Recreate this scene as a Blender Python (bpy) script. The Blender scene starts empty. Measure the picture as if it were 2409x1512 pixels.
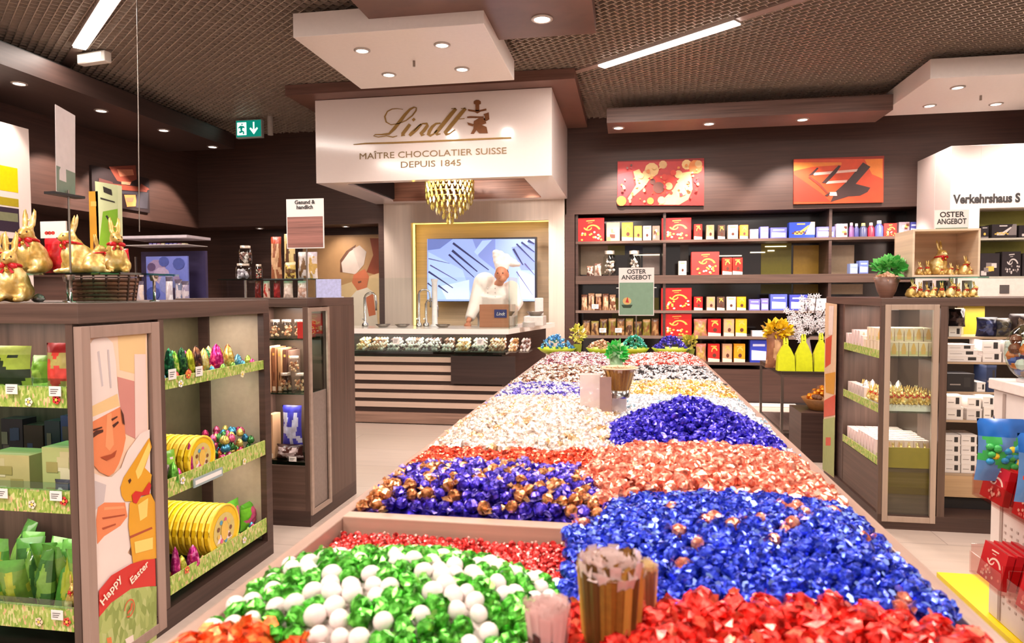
import bpy, bmesh, math, random
from mathutils import Vector, Matrix, Euler, noise
random.seed(7)
C = bpy.context.scene.collection
SC = bpy.context.scene
PI = math.pi; R = math.radians
# ------------------------------------------------------------------ camera
F = 1600.0; H = 1.45
YAW, PIT, ROLL = R(9.8), R(-2.4), R(0.25)
cam = bpy.data.cameras.new('camera'); cam.lens = 36*F/2409; cam.sensor_width = 36; cam.clip_start = .02
camo = bpy.data.objects.new('camera', cam); C.objects.link(camo)
camo.matrix_world = Matrix.Translation((0, 0, H)) @ Matrix.Rotation(YAW, 4, 'Z') @ Matrix.Rotation(PI/2+PIT, 4, 'X') @ Matrix.Rotation(-ROLL, 4, 'Z')
cam.dof.use_dof = True; cam.dof.focus_distance = 4.2; cam.dof.aperture_fstop = 5.0
SC.camera = camo
SC.cycles.transparent_max_bounces = 24
# ------------------------------------------------------------------ world, exposure
w = bpy.data.worlds.new('world'); SC.world = w; w.use_nodes = True
bgn = w.node_tree.nodes['Background']; bgn.inputs[0].default_value = (1.0, .86, .79, 1); bgn.inputs[1].default_value = .55
SC.view_settings.view_transform = 'Standard'; SC.view_settings.look = 'None'
SC.view_settings.gamma = 1; SC.view_settings.use_curve_mapping = False; SC.view_settings.exposure = 0.42
WARM = (1.0, .87, .78)
def lamp_spot(loc, to, power, ang=70, blend=.6, rad=.04, col=WARM):
    l = bpy.data.lights.new('spot_lamp', 'SPOT'); l.energy = power; l.spot_size = R(ang); l.spot_blend = blend
    l.shadow_soft_size = rad; l.color = col
    o = bpy.data.objects.new('spot_lamp', l); C.objects.link(o); o.location = loc
    o.rotation_euler = (Vector(to)-Vector(loc)).to_track_quat('-Z', 'Y').to_euler(); return o
def lamp_area(loc, sx, sy, power, rot=(0, 0, 0), col=WARM):
    l = bpy.data.lights.new('area_lamp', 'AREA'); l.shape = 'RECTANGLE'; l.size = sx; l.size_y = sy; l.energy = power; l.color = col
    o = bpy.data.objects.new('area_lamp', l); C.objects.link(o); o.location = loc; o.rotation_euler = rot; return o
# lamps of the built ceiling strips, then unseen fill lamps added for brightness
for (x, y, p) in ((-4.5, 5.1, 32), (.45, 6.45, 80), (-2.6, .6, 120), (2.6, 1.6, 120), (3.6, 5.2, 110), (.2, 3.2, 50), (-.5, -1.6, 120), (-3.6, 3.0, 80)):
    lamp_area((x, y, 3.66), 1.6, .16, p, (0, 0, R(-38)))
# ------------------------------------------------------------------ picture-plane helper: a photo point on a world plane
_cr, _sr = math.cos(ROLL), math.sin(ROLL)
def ray(px, py):
    x = (px-1204.5)/F; y = -(py-756)/F
    x, y = x*_cr+y*_sr, -x*_sr+y*_cr
    cp, sp = math.cos(PIT), math.sin(PIT)
    fy = cp-y*sp; z = sp+y*cp
    cy, sy = math.cos(YAW), math.sin(YAW)
    return Vector((x*cy-fy*sy, x*sy+fy*cy, z))
def aY(px, py, Y): d = ray(px, py); t = Y/d.y; return Vector((d.x*t, Y, H+d.z*t))
def aX(px, py, X): d = ray(px, py); t = X/d.x; return Vector((X, d.y*t, H+d.z*t))
def aZ(px, py, Z): d = ray(px, py); t = (Z-H)/d.z; return Vector((d.x*t, d.y*t, Z))
# ------------------------------------------------------------------ materials
def lin(c):
    return tuple(((v/255)/12.92 if v/255 <= .04045 else ((v/255+.055)/1.055)**2.4) for v in c)
_M = {}
def pm(rgb, rough=.55, metal=0., emit=0., trans=0., var=.06, scale=30., bump=0., spec=.5, alpha=1.):
    key = (tuple(rgb), rough, metal, emit, trans, var, scale, bump, spec, alpha)
    if key in _M: return _M[key]
    m = bpy.data.materials.new('mat_%d_%d_%d' % tuple(rgb)); m.use_nodes = True
    nt = m.node_tree; b = nt.nodes['Principled BSDF']; c = lin(rgb)
    b.inputs['Roughness'].default_value = rough; b.inputs['Metallic'].default_value = metal
    b.inputs['Specular IOR Level'].default_value = spec
    if var > 0 and not emit:
        ge = nt.nodes.new('ShaderNodeNewGeometry')
        no = nt.nodes.new('ShaderNodeTexNoise'); no.inputs['Scale'].default_value = scale; no.inputs['Detail'].default_value = 2
        nt.links.new(ge.outputs['Position'], no.inputs['Vector'])
        mr = nt.nodes.new('ShaderNodeMixRGB'); mr.inputs[1].default_value = (*[max(0, v*(1-var*2)) for v in c], 1)
        mr.inputs[2].default_value = (*[min(1, v*(1+var*2)) for v in c], 1)
        nt.links.new(no.outputs['Fac'], mr.inputs[0]); nt.links.new(mr.outputs[0], b.inputs['Base Color'])
        if bump:
            bu = nt.nodes.new('ShaderNodeBump'); bu.inputs['Strength'].default_value = bump; bu.inputs['Distance'].default_value = .004
            nt.links.new(no.outputs['Fac'], bu.inputs['Height']); nt.links.new(bu.outputs[0], b.inputs['Normal'])
    else: b.inputs['Base Color'].default_value = (*c, 1)
    if emit: b.inputs['Emission Color'].default_value = (*c, 1); b.inputs['Emission Strength'].default_value = emit
    if trans: b.inputs['Transmission Weight'].default_value = trans
    if alpha < 1: b.inputs['Alpha'].default_value = alpha
    _M[key] = m; return m
def foil(rgb, rgb2=None, rough=.28, metal=.7, scale=60., dk=.6):
    key = ('foil', tuple(rgb), tuple(rgb2 or ()), rough, metal, scale, dk)
    if key in _M: return _M[key]
    m = bpy.data.materials.new('foil_%d_%d_%d' % tuple(rgb)); m.use_nodes = True
    nt = m.node_tree; b = nt.nodes['Principled BSDF']
    b.inputs['Metallic'].default_value = metal; b.inputs['Roughness'].default_value = rough
    ge = nt.nodes.new('ShaderNodeNewGeometry')
    no = nt.nodes.new('ShaderNodeTexNoise'); no.inputs['Scale'].default_value = scale; no.inputs['Detail'].default_value = 3
    nt.links.new(ge.outputs['Position'], no.inputs['Vector'])
    cr = nt.nodes.new('ShaderNodeValToRGB'); cr.color_ramp.interpolation = 'LINEAR'
    c = lin(rgb); c2 = lin(rgb2) if rgb2 else tuple(min(1, v*1.3+.03) for v in c)
    e = cr.color_ramp.elements; e.new(.5); e[0].position = .36; e[2].position = .64; e[0].color = (*[v*dk for v in c], 1); e[1].color = (*c, 1); e[2].color = (*c2, 1)  # ramp puts the foil's pale glints and dark facets into its colour
    nt.links.new(no.outputs['Fac'], cr.inputs[0]); nt.links.new(cr.outputs[0], b.inputs['Base Color'])
    _M[key] = m; return m
def wood(rgb, dirn='X', rough=.42, contrast=.35, sc=1.):
    key = ('wood', tuple(rgb), dirn, rough, contrast, sc)
    if key in _M: return _M[key]
    m = bpy.data.materials.new('wood_%d_%d_%d_%s' % (*rgb, dirn)); m.use_nodes = True
    nt = m.node_tree; b = nt.nodes['Principled BSDF']; b.inputs['Roughness'].default_value = rough
    ge = nt.nodes.new('ShaderNodeNewGeometry'); mp = nt.nodes.new('ShaderNodeMapping')
    s = {'X': (1.2, 1.2, 45), 'Z': (30, 30, 1.0), 'Y': (30, 1.0, 30)}[dirn]
    mp.inputs['Scale'].default_value = tuple(v*sc for v in s)
    no = nt.nodes.new('ShaderNodeTexNoise'); no.inputs['Scale'].default_value = 1; no.inputs['Detail'].default_value = 5; no.inputs['Roughness'].default_value = .6
    nt.links.new(ge.outputs['Position'], mp.inputs[0]); nt.links.new(mp.outputs[0], no.inputs['Vector'])
    cr = nt.nodes.new('ShaderNodeValToRGB'); c = lin(rgb); e = cr.color_ramp.elements
    e[0].position = .3; e[1].position = .7
    e[0].color = (*[v*(1-contrast) for v in c], 1); e[1].color = (*[v*(1+contrast) for v in c], 1)
    nt.links.new(no.outputs['Fac'], cr.inputs[0]); nt.links.new(cr.outputs[0], b.inputs['Base Color'])
    bu = nt.nodes.new('ShaderNodeBump'); bu.inputs['Strength'].default_value = .15; bu.inputs['Distance'].default_value = .002
    nt.links.new(no.outputs['Fac'], bu.inputs['Height']); nt.links.new(bu.outputs[0], b.inputs['Normal'])
    _M[key] = m; return m
def glass(tint=(225, 240, 235), rough=.02, fac=.12):
    key = ('glass', tint, rough, fac)
    if key in _M: return _M[key]
    m = bpy.data.materials.new('glass'); m.use_nodes = True; nt = m.node_tree
    nt.nodes.remove(nt.nodes['Principled BSDF']); out = nt.nodes['Material Output']
    tr = nt.nodes.new('ShaderNodeBsdfTransparent'); tr.inputs[0].default_value = (*lin(tint), 1)
    gl = nt.nodes.new('ShaderNodeBsdfGlossy'); gl.inputs['Roughness'].default_value = rough
    fr = nt.nodes.new('ShaderNodeFresnel'); fr.inputs[0].default_value = 1.45
    ad = nt.nodes.new('ShaderNodeMath'); ad.operation = 'ADD'; ad.inputs[1].default_value = fac-.04; ad.use_clamp = True
    nt.links.new(fr.outputs[0], ad.inputs[0])
    gb = nt.nodes.new('ShaderNodeNewGeometry'); iv = nt.nodes.new('ShaderNodeMath'); iv.operation = 'SUBTRACT'; iv.inputs[0].default_value = 1; nt.links.new(gb.outputs['Backfacing'], iv.inputs[1])
    mu = nt.nodes.new('ShaderNodeMath'); mu.operation = 'MULTIPLY'; nt.links.new(ad.outputs[0], mu.inputs[0]); nt.links.new(iv.outputs[0], mu.inputs[1])
    mx = nt.nodes.new('ShaderNodeMixShader'); nt.links.new(mu.outputs[0], mx.inputs[0])
    nt.links.new(tr.outputs[0], mx.inputs[1]); nt.links.new(gl.outputs[0], mx.inputs[2]); nt.links.new(mx.outputs[0], out.inputs[0])
    _M[key] = m; return m
def print_mat(cols, scale=40., rough=.5, vor=True):
    """printed pattern of small blobs in several colours (grass, flowers, confetti)"""
    key = ('print', tuple(cols), scale, rough, vor)
    if key in _M: return _M[key]
    m = bpy.data.materials.new('printed_pattern'); m.use_nodes = True; nt = m.node_tree; b = nt.nodes['Principled BSDF']
    b.inputs['Roughness'].default_value = rough
    ge = nt.nodes.new('ShaderNodeNewGeometry'); v = nt.nodes.new('ShaderNodeTexVoronoi'); v.inputs['Scale'].default_value = scale
    mp = nt.nodes.new('ShaderNodeMapping'); mp.inputs['Scale'].default_value = (1, 1, .4 if vor else 1); nt.links.new(ge.outputs['Position'], mp.inputs[0]); nt.links.new(mp.outputs[0], v.inputs['Vector'])
    cr = nt.nodes.new('ShaderNodeValToRGB'); cr.color_ramp.interpolation = 'CONSTANT'
    se = nt.nodes.new('ShaderNodeSeparateColor'); nt.links.new(v.outputs['Color'], se.inputs[0]); nt.links.new(se.outputs[0], cr.inputs[0])
    e = cr.color_ramp.elements
    while len(e) < len(cols): e.new(.5)
    for i, c in enumerate(cols): e[i].position = i/len(cols); e[i].color = (*lin(c), 1)
    nt.links.new(cr.outputs[0], b.inputs['Base Color']); _M[key] = m; return m
WOOD = wood((87, 66, 57)); WOODV = wood((87, 66, 57), 'Z'); WOODD = wood((66, 46, 40)); WOODT = wood((150, 128, 116), 'X', .4, .15)
WALLW = wood((72, 48, 40), 'X', .5, .25)
TRIM = wood((160, 138, 124), 'Y', .4, .12)
DARK = pm((26, 20, 20), .6); WHITE = pm((236, 226, 220), .35, var=.02); WGLOSS = pm((236, 222, 216), .12, var=.01)
GREYW = wood((176, 158, 146), 'Z', .5, .1); GLASS = glass(); GLASSG = glass((150, 200, 185), .03, .15)
CHROME = pm((200, 195, 190), .2, 1., var=0); STEEL = pm((150, 140, 132), .35, .9, var=.03)
GRASS = print_mat([(150, 175, 76), (134, 166, 62), (166, 184, 90), (186, 196, 110), (206, 206, 140), (122, 152, 56), (158, 180, 82), (144, 170, 70), (176, 188, 100), (214, 176, 130)], 150)
PAPER = pm((232, 226, 222), .6, var=.02); INK = pm((52, 48, 48), .6, var=0); GOLDINK = pm((176, 140, 84), .35, .5, var=.05)
# ------------------------------------------------------------------ mesh builder
class MB:
    def __init__(s): s.v = []; s.f = []; s.m = []; s.sm = []
    def add(s, vs, fs, mi=0, smooth=False):
        k = len(s.v); s.v += [tuple(v) for v in vs]; s.f += [tuple(i+k for i in f) for f in fs]
        s.m += [mi]*len(fs); s.sm += [smooth]*len(fs); return s
    def box(s, x0, y0, z0, x1, y1, z1, mi=0):
        if x0 > x1: x0, x1 = x1, x0
        if y0 > y1: y0, y1 = y1, y0
        if z0 > z1: z0, z1 = z1, z0
        return s.add([(x0, y0, z0), (x1, y0, z0), (x1, y1, z0), (x0, y1, z0), (x0, y0, z1), (x1, y0, z1), (x1, y1, z1), (x0, y1, z1)],
                     [(0, 3, 2, 1), (4, 5, 6, 7), (0, 1, 5, 4), (1, 2, 6, 5), (2, 3, 7, 6), (3, 0, 4, 7)], mi)
    def prism(s, poly, vec, mi=0, mi_side=None):
        n = len(poly); P = [Vector(p) for p in poly]; vec = Vector(vec); Q = [p+vec for p in P]
        s.add(P+Q, [tuple(range(n))[::-1], tuple(range(n, 2*n))], mi)
        s.add(P+Q, [(i, (i+1) % n, (i+1) % n+n, i+n) for i in range(n)], mi if mi_side is None else mi_side); return s
    def face(s, poly, mi=0): return s.add(poly, [tuple(range(len(poly)))], mi)
    def tube(s, pts, r, n=8, mi=0, smooth=True, cap=True):
        pts = [Vector(p) for p in pts]; rs = r if isinstance(r, (list, tuple)) else [r]*len(pts)
        vs = []; fs = []; up = Vector((0, 0, 1))
        for i, p in enumerate(pts):
            t = (pts[min(i+1, len(pts)-1)]-pts[max(i-1, 0)]).normalized()
            a = t.cross(up)
            if a.length < 1e-3: a = t.cross(Vector((0, 1, 0)))
            a.normalize(); b = t.cross(a)
            for k in range(n):
                an = 2*PI*k/n; vs.append(p+a*(math.cos(an)*rs[i])+b*(math.sin(an)*rs[i]))
        for i in range(len(pts)-1):
            for k in range(n): fs.append((i*n+k, i*n+(k+1) % n, (i+1)*n+(k+1) % n, (i+1)*n+k))
        s.add(vs, fs, mi, smooth)
        if cap: s.add(vs[:n], [tuple(range(n))[::-1]], mi); s.add(vs[-n:], [tuple(range(n))], mi)
        return s
    def lathe(s, prof, n=20, c=(0, 0, 0), mi=0, smooth=True, sx=1, sy=1):
        vs = []; fs = []
        for r, z in prof:
            for k in range(n): an = 2*PI*k/n; vs.append((c[0]+r*sx*math.cos(an), c[1]+r*sy*math.sin(an), c[2]+z))
        for i in range(len(prof)-1):
            for k in range(n): fs.append((i*n+k, i*n+(k+1) % n, (i+1)*n+(k+1) % n, (i+1)*n+k))
        s.add(vs, fs, mi, smooth)
        if prof[0][0] > 1e-4: s.add(vs[:n], [tuple(range(n))[::-1]], mi)
        if prof[-1][0] > 1e-4: s.add(vs[-n:], [tuple(range(n))], mi)
        return s
    def ell(s, c, r, n=12, mi=0, rot=None, smooth=True, jit=0., rnd=random):
        if not hasattr(r, '__len__'): r = (r, r, r)
        vs = []; fs = []; mr = max(4, n*2//3); M3 = Euler(rot).to_matrix() if rot else None
        for i in range(mr+1):
            ph = PI*i/mr
            for k in range(n):
                an = 2*PI*k/n; j = 1+rnd.uniform(-jit, jit) if jit else 1
                p = Vector((r[0]*math.sin(ph)*math.cos(an)*j, r[1]*math.sin(ph)*math.sin(an)*j, -r[2]*math.cos(ph)*j))
                if M3: p = M3 @ p
                vs.append(p+Vector(c))
        for i in range(mr):
            for k in range(n): fs.append((i*n+k, i*n+(k+1) % n, (i+1)*n+(k+1) % n, (i+1)*n+k))
        return s.add(vs, fs, mi, smooth)
    def mesh(s, name, mats):
        me = bpy.data.meshes.new(name); me.from_pydata(s.v, [], s.f)
        for m in (mats if isinstance(mats, (list, tuple)) else [mats]): me.materials.append(m)
        me.polygons.foreach_set('material_index', s.m); me.polygons.foreach_set('use_smooth', s.sm)
        me.update(); return me
    def build(s, name, mats, parent=None, bevel=0., world=True):
        o = bpy.data.objects.new(name, s.mesh(name, mats)); C.objects.link(o)
        if parent is not None:
            o.parent = parent
            if world: o.matrix_parent_inverse = pmat(parent).inverted()
        if bevel:
            b = o.modifiers.new('bevel', 'BEVEL'); b.width = bevel; b.segments = 2; b.limit_method = 'ANGLE'
        return o
def pmat(p):
    m = p.matrix_basis.copy()
    if p.parent: m = pmat(p.parent) @ p.matrix_parent_inverse @ m
    return m
def boxes(name, L, mat, parent, bevel=0.):
    for b in L: MB().box(*b).build(name, mat, parent, bevel)
def tag(o, label, cat, group=None, kind=None):
    o['label'] = label; o['category'] = cat
    if group: o['group'] = group
    if kind: o['kind'] = kind
    return o
def thing(name, label, cat, loc=(0, 0, 0), rz=0, group=None):
    o = bpy.data.objects.new(name, None); C.objects.link(o); o.empty_display_size = .05
    o.location = loc; o.rotation_euler = (0, 0, rz); tag(o, label, cat, group); return o
def struct(o): o['kind'] = 'structure'; return o
def dup(o, loc, rz=0, label=None, group=None, scale=None):
    def cp(a, par):
        c = a.copy(); C.objects.link(c)
        if par is not None: c.parent = par
        for ch in a.children: cp(ch, c)
        return c
    c = cp(o, None); c.location = loc; c.rotation_euler = (0, 0, rz)
    if scale: c.scale = (scale,)*3 if not hasattr(scale, '__len__') else scale
    if label: c['label'] = label
    if group: c['group'] = group
    return c
def text_mesh(body, size, mat, extr=.002, sx=1., shear=0., align='CENTER', bold=0.):
    cu = bpy.data.curves.new('lettering', 'FONT'); cu.body = body; cu.size = size; cu.extrude = extr; cu.align_x = align; cu.shear = shear
    cu.offset = bold; cu.resolution_u = 3
    o = bpy.data.objects.new('tmp', cu); C.objects.link(o)
    dg = bpy.context.evaluated_depsgraph_get(); me = bpy.data.meshes.new_from_object(o.evaluated_get(dg))
    bpy.data.objects.remove(o); bpy.data.curves.remove(cu)
    me.transform(Matrix.Diagonal((sx, 1, 1, 1))); me.materials.clear(); me.materials.append(mat); return me
def text(name, body, size, loc, mat, parent=None, facing='-Y', extr=.002, sx=1., shear=0., align='CENTER', bold=0., tilt=0.):
    me = text_mesh(body, size, mat, extr, sx, shear, align, bold)
    o = bpy.data.objects.new(name, me); C.objects.link(o)
    rz = {'-Y': 0, '+X': PI/2, '-X': -PI/2}[facing]
    mw = Matrix.Translation(loc) @ Matrix.Rotation(rz, 4, 'Z') @ Matrix.Rotation(PI/2, 4, 'X') @ Matrix.Rotation(tilt, 4, 'Z')
    if parent is not None: o.parent = parent; o.matrix_parent_inverse = pmat(parent).inverted()
    o.matrix_basis = mw; return o
def art(mb, plane, val, off, shapes, k0=0):
    """flat printed shapes on a plane, given by photo outline points; each layer a hair further out"""
    for i, (mi, pts) in enumerate(shapes):
        v = val+off*(i+1+k0)
        mb.face([(aY if plane == 'Y' else aX)(x, y, v) for x, y in pts], mi)
def remesh(mb, name, mats, voxel, smooth=3):
    """fuse overlapping solids into one continuous skin"""
    o = bpy.data.objects.new('tmp', mb.mesh('tmp', mats)); C.objects.link(o)
    r = o.modifiers.new('r', 'REMESH'); r.mode = 'VOXEL'; r.voxel_size = voxel; r.use_smooth_shade = True
    s = o.modifiers.new('s', 'SMOOTH'); s.iterations = smooth; s.factor = .6
    dg = bpy.context.evaluated_depsgraph_get(); me = bpy.data.meshes.new_from_object(o.evaluated_get(dg)); me.name = name
    bpy.data.objects.remove(o)
    me.materials.clear()
    for m in (mats if isinstance(mats, (list, tuple)) else [mats]): me.materials.append(m)
    return me
def meshobj(name, me, parent=None, loc=(0, 0, 0)):
    o = bpy.data.objects.new(name, me); C.objects.link(o); o.location = loc
    if parent is not None: o.parent = parent
    return o
# ================================================================== THE ROOM
CEIL = 3.76
def build_room():
    # floor: pale large boards
    m = bpy.data.materials.new('floor_boards'); m.use_nodes = True; nt = m.node_tree; b = nt.nodes['Principled BSDF']
    b.inputs['Roughness'].default_value = .28
    ge = nt.nodes.new('ShaderNodeNewGeometry'); br = nt.nodes.new('ShaderNodeTexBrick'); br.inputs['Scale'].default_value = 1
    br.inputs['Brick Width'].default_value = 1.8; br.inputs['Row Height'].default_value = .6; br.inputs['Mortar Size'].default_value = .003
    br.inputs['Color1'].default_value = (*lin((205, 184, 170)), 1); br.inputs['Color2'].default_value = (*lin((212, 192, 180)), 1); br.inputs['Mortar'].default_value = (*lin((172, 150, 138)), 1)
    nt.links.new(ge.outputs['Position'], br.inputs['Vector'])
    mp = nt.nodes.new('ShaderNodeMapping'); mp.inputs['Scale'].default_value = (1.5, 22, 1); nt.links.new(ge.outputs['Position'], mp.inputs[0])
    no = nt.nodes.new('ShaderNodeTexNoise'); no.inputs['Scale'].default_value = 1; no.inputs['Detail'].default_value = 4; nt.links.new(mp.outputs[0], no.inputs['Vector'])
    mx = nt.nodes.new('ShaderNodeMixRGB'); mx.blend_type = 'MULTIPLY'; mx.inputs[0].default_value = .22
    nt.links.new(br.outputs[0], mx.inputs[1]); nt.links.new(no.outputs['Fac'], mx.inputs[2]); nt.links.new(mx.outputs[0], b.inputs['Base Color'])
    struct(MB().box(-7.5, -4, -.1, 7, 10.2, 0).build('floor', m))
    # ceiling: dark void with an open expanded-metal grid below it, laid diagonally
    struct(MB().box(-7.5, -4, 4.15, 7, 10.2, 4.25).build('ceiling', pm((46, 38, 36), .8)))
    g = MB(); a = R(-38); d = Vector((math.cos(a), math.sin(a), 0)); n = Vector((-d.y, d.x, 0)); up = Vector((0, 0, 1))
    c0 = Vector((-.5, 5.5, CEIL)); sp = .062; hh = .038
    def inside(p): return -7.2 < p.x < 6.5 and 2.2 < p.y < 9.3
    for i in range(-150, 150):
        p0 = c0+n*(i*sp); ts = [t*.25 for t in range(-40, 41) if inside(p0+d*(t*.25))]
        if not ts: continue
        A = p0+d*ts[0]; B = p0+d*ts[-1]; t = n*.0035
        tl = n*.010
        g.add([A-t, B-t, B+t, A+t, A-t+up*hh+tl, B-t+up*hh+tl, B+t+up*hh+tl, A+t+up*hh+tl], [(0, 3, 2, 1), (0, 1, 5, 4), (2, 3, 7, 6)], 0)
        st = .085; off = (i % 2)*st/2; k = int(ts[0]/st)
        while k*st+off < ts[-1]:
            q = p0+d*(k*st+off); e = d*.0035
            g.add([q-e, q+e, q+e+n*sp, q-e+n*sp, q+up*hh*.8, q+n*sp+up*hh*.8], [(0, 3, 2, 1), (0, 4, 5, 3)], 0); k += 1
    struct(g.build('ceiling_grid', pm((196, 178, 162), .4, .25, var=.03)))
    # left wall: bulkhead over recess
    LX = -6.3
    mb = MB(); mb.box(LX-1.0, -4, 0, LX-.7, 10.2, 4.2); struct(mb.build('wall_left', WALLW))
    mb = MB(); mb.box(LX-.7, 2.0, 2.43, LX, 9.2, CEIL+.02); struct(mb.build('wall_left_bulkhead', WALLW))
    mb = MB(); mb.box(-5.26, 3.4, 3.41, LX, 8.5, 3.6); mb.box(-5.30, 3.4, 3.6, LX, 8.5, 3.625, 1); struct(mb.build('trim_1', [wood((58, 41, 36), 'Y', .5, .2), DARK]))
    # back wall
    mb = MB(); mb.box(-7.5, 9.75, 0, 7, 9.95, 4.2); struct(mb.build('wall_back', WALLW))
    mb = MB(); mb.box(LX-.7, 9.2, 2.44, -3.42, 9.75, CEIL+.02); mb.box(-3.42, 9.2, 2.755, -.84, 9.75, CEIL+.02); mb.box(-.84, 9.2, 2.5, 3.62, 9.75, CEIL+.02)
    mb.box(-.86, 9.2, 0, -.73, 9.75, 2.5); mb.box(3.62, 9.2, 0, 7, 9.75, CEIL+.02); mb.box(-3.5, 9.2, 0, -3.42, 9.75, 2.44)
    mb.box(-.73, 9.2, 0, 3.62, 9.75, .44)
    struct(mb.build('wall_back_cladding', WALLW))
    struct(MB().box(6.6, -4, 0, 6.8, 10.2, 4.2).build('wall_right', WALLW))
    mb = MB(); mb.box(-.75, 9.172, .0, 3.6, 9.198, .02); struct(mb.build('baseboard_back', DARK))
    # raft over the hood and the brown ceiling panel
    struct(MB().box(-3.76, 7.09, 3.645, -.56, 9.19, 3.755).build('trim_2', wood((110, 76, 66), 'X')))
    struct(MB().box(-2.02, 3.6, 3.6, -.28, 5.78, 3.757).build('trim_3', wood((112, 80, 70), 'X')))
    struct(MB().box(-.27, 8.2, 3.45, 2.86, 8.75, 3.62).build('trim_4', wood((118, 92, 84), 'X')))
build_room()

def downlight(loc, r=.06, to=None, power=60, ang=75, blend=.7, group=None, label='', tube=0.):
    """recessed fitting: ring and glowing lens, its lamp just below"""
    x, y, z = loc
    t = thing('downlight', label, 'downlight', loc, 0, group)
    MB().lathe([(r*1.25, 0), (r*1.25, -.006), (r*.95, -.012), (r*.9, -.002), (r*.9, 0)], 20, loc).build('trim_ring', pm((190, 180, 174), .3, .4, var=0), t)
    MB().lathe([(0, -.004), (r*.88, -.005)], 20, loc).build('lens', pm((255, 240, 228), .3, emit=14.), t)
    if power: lamp_spot((x, y, z-.03), to or (x, y, 0), power, ang, blend)
# white canopies
def canopy(x0, y0, x1, y1, label, lights, aim, pw=70, z0=3.5, z1=3.69):
    t = thing('ceiling_canopy', label, 'ceiling canopy', ((x0+x1)/2, (y0+y1)/2, z0))
    MB().box(x0, y0, z0, x1, y1, z1).build('panel', WHITE, t, .004)
    MB().tube([((x0+x1)/2-.2, (y0+y1)/2-.2, z1-.01), ((x0+x1)/2-.2, (y0+y1)/2-.2, CEIL)], .012).build('hanger', CHROME, t)
    MB().tube([((x0+x1)/2, (y0+y1)/2, z0+.001), ((x0+x1)/2, (y0+y1)/2, z0-.05)], .012).build('sprinkler', STEEL, t)
    for (x, y, lb) in lights:
        hood = 'before the logo hood, rear' in lb
        downlight((x, y, z0-.001), .055, (x+.1, y+1.1, 2.1) if hood else (x+aim[0], y+aim[1], 0), 36 if hood else pw, 95, .8, None, lb)
P = [aZ(a, b, 3.5) for a, b in ((852, 118), (1040, 105), (915, 175), (1087, 162))]
NM = ['front left', 'front right', 'rear left', 'rear right']
canopy(-2.66, 5.16, -1.10, 6.56, 'white square ceiling canopy with downlights, above and in front of the golden logo hood',
       [(p.x, p.y, 'round downlight in the white canopy before the logo hood, %s of its four' % n) for p, n in zip(P, NM)], (1.0, -1.5))
P = [aZ(a, b, 3.5) for a, b in ((2253, 205), (2187, 248), (2343, 244))]
canopy(2.86, 7.26, 4.4, 8.68, 'white ceiling canopy at the right edge, above the white museum shop wall',
       [(p.x, p.y, 'round downlight in the right-hand white canopy, %s of those in view' % n) for p, n in zip(P, ['nearest', 'rear left', 'rear right'])]
       + [(4.1, 7.6, 'round downlight cut by the right picture edge, in the right-hand white canopy')], (0, 1.2))
# unseen canopy with downlights, added overhead to light the near table
canopy(-.9, 1.1, .7, 2.5, 'added unseen ceiling canopy straight above the near end of the chocolate bin table',
       [(-.6, 1.4, 'added downlight in the canopy above the near bin table end, front left'), (.4, 1.4, 'added downlight in the canopy above the near bin table end, front right'),
        (-.6, 2.2, 'added downlight in the canopy above the near bin table end, rear left'), (.4, 2.2, 'added downlight in the canopy above the near bin table end, rear right')], (0, .3), 26)
for (px, py, to, lb) in ((45, 196, (-1.0, 0), 'nearest'), (238, 260, (-1, 0), 'second nearest'), (385, 306, (-1, 0), 'third'), (500, 345, (-1, 0), 'farthest')):
    p = aZ(px, py, 3.408); downlight((p.x, p.y, 3.409), .055, (-6.35, p.y+.1, 2.0), 30 if lb == 'nearest' else 170, 66, .3, None, 'small downlight under the brown beam along the left wall, %s of the four' % lb)
for px, py, lb in ((1455, 288, 'left'), (1668, 280, 'middle'), (1888, 273, 'right')):
    p = aY(px, py, 8.45); downlight((p.x, 8.45, 3.449), .06, (p.x+.1, 9.2, 1.7), 170, 84, .5, None, 'small downlight under the brown beam above the red pictures, %s one' % lb)
p = aZ(1275, 44, 3.6); downlight((p.x, p.y, 3.599), .07, None, 60, 70, .5, None, 'bright round downlight in the brown ceiling panel beside the white canopy')
# strip lights
def strip(a, b, label, nm='strip_light'):
    a = Vector(a); b = Vector(b); d = (b-a).normalized(); n = Vector((-d.y, d.x, 0))*.05
    t = thing(nm, label, 'strip light', tuple((a+b)/2))
    MB().prism([a-n*1.25, b-n*1.25, b+n*1.25, a+n*1.25], (0, 0, .09)).build('housing', pm((190, 175, 168), .4, var=0), t)
    MB().prism([a-n+Vector((0, 0, -.012)), b-n+Vector((0, 0, -.012)), b+n+Vector((0, 0, -.012)), a+n+Vector((0, 0, -.012))], (0, 0, .012)).build('diffuser', pm((255, 250, 244), .4, emit=9.), t)
strip((-5.02, 5.62, 3.735), (-3.7, 4.55, 3.735), 'bright white strip light in the metal ceiling, upper left')
strip((-.285, 7.03, 3.735), (.896, 6.109, 3.735), 'long bright strip light in the metal ceiling, right of the logo hood')
for a, b, l in (((-5.69, 6.16, 3.75), (-5.03, 5.63, 3.75), 'grey ceiling rail carrying on from the left strip light'), ((.9, 6.105, 3.75), (1.9, 5.35, 3.75), 'pinkish ceiling rail carrying on from the right strip light'),
                ((-.576, 7.24, 3.75), (-.29, 7.035, 3.75), 'short ceiling rail between strip light and brown raft')):
    a, b = Vector(a), Vector(b); d = (b-a).normalized(); n = Vector((-d.y, d.x, 0))*.045
    tag(MB().prism([a-n, b-n, b+n, a+n], (0, 0, .03)).build('ceiling_rail', pm((150, 128, 118), .45), None), l, 'ceiling rail')
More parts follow.
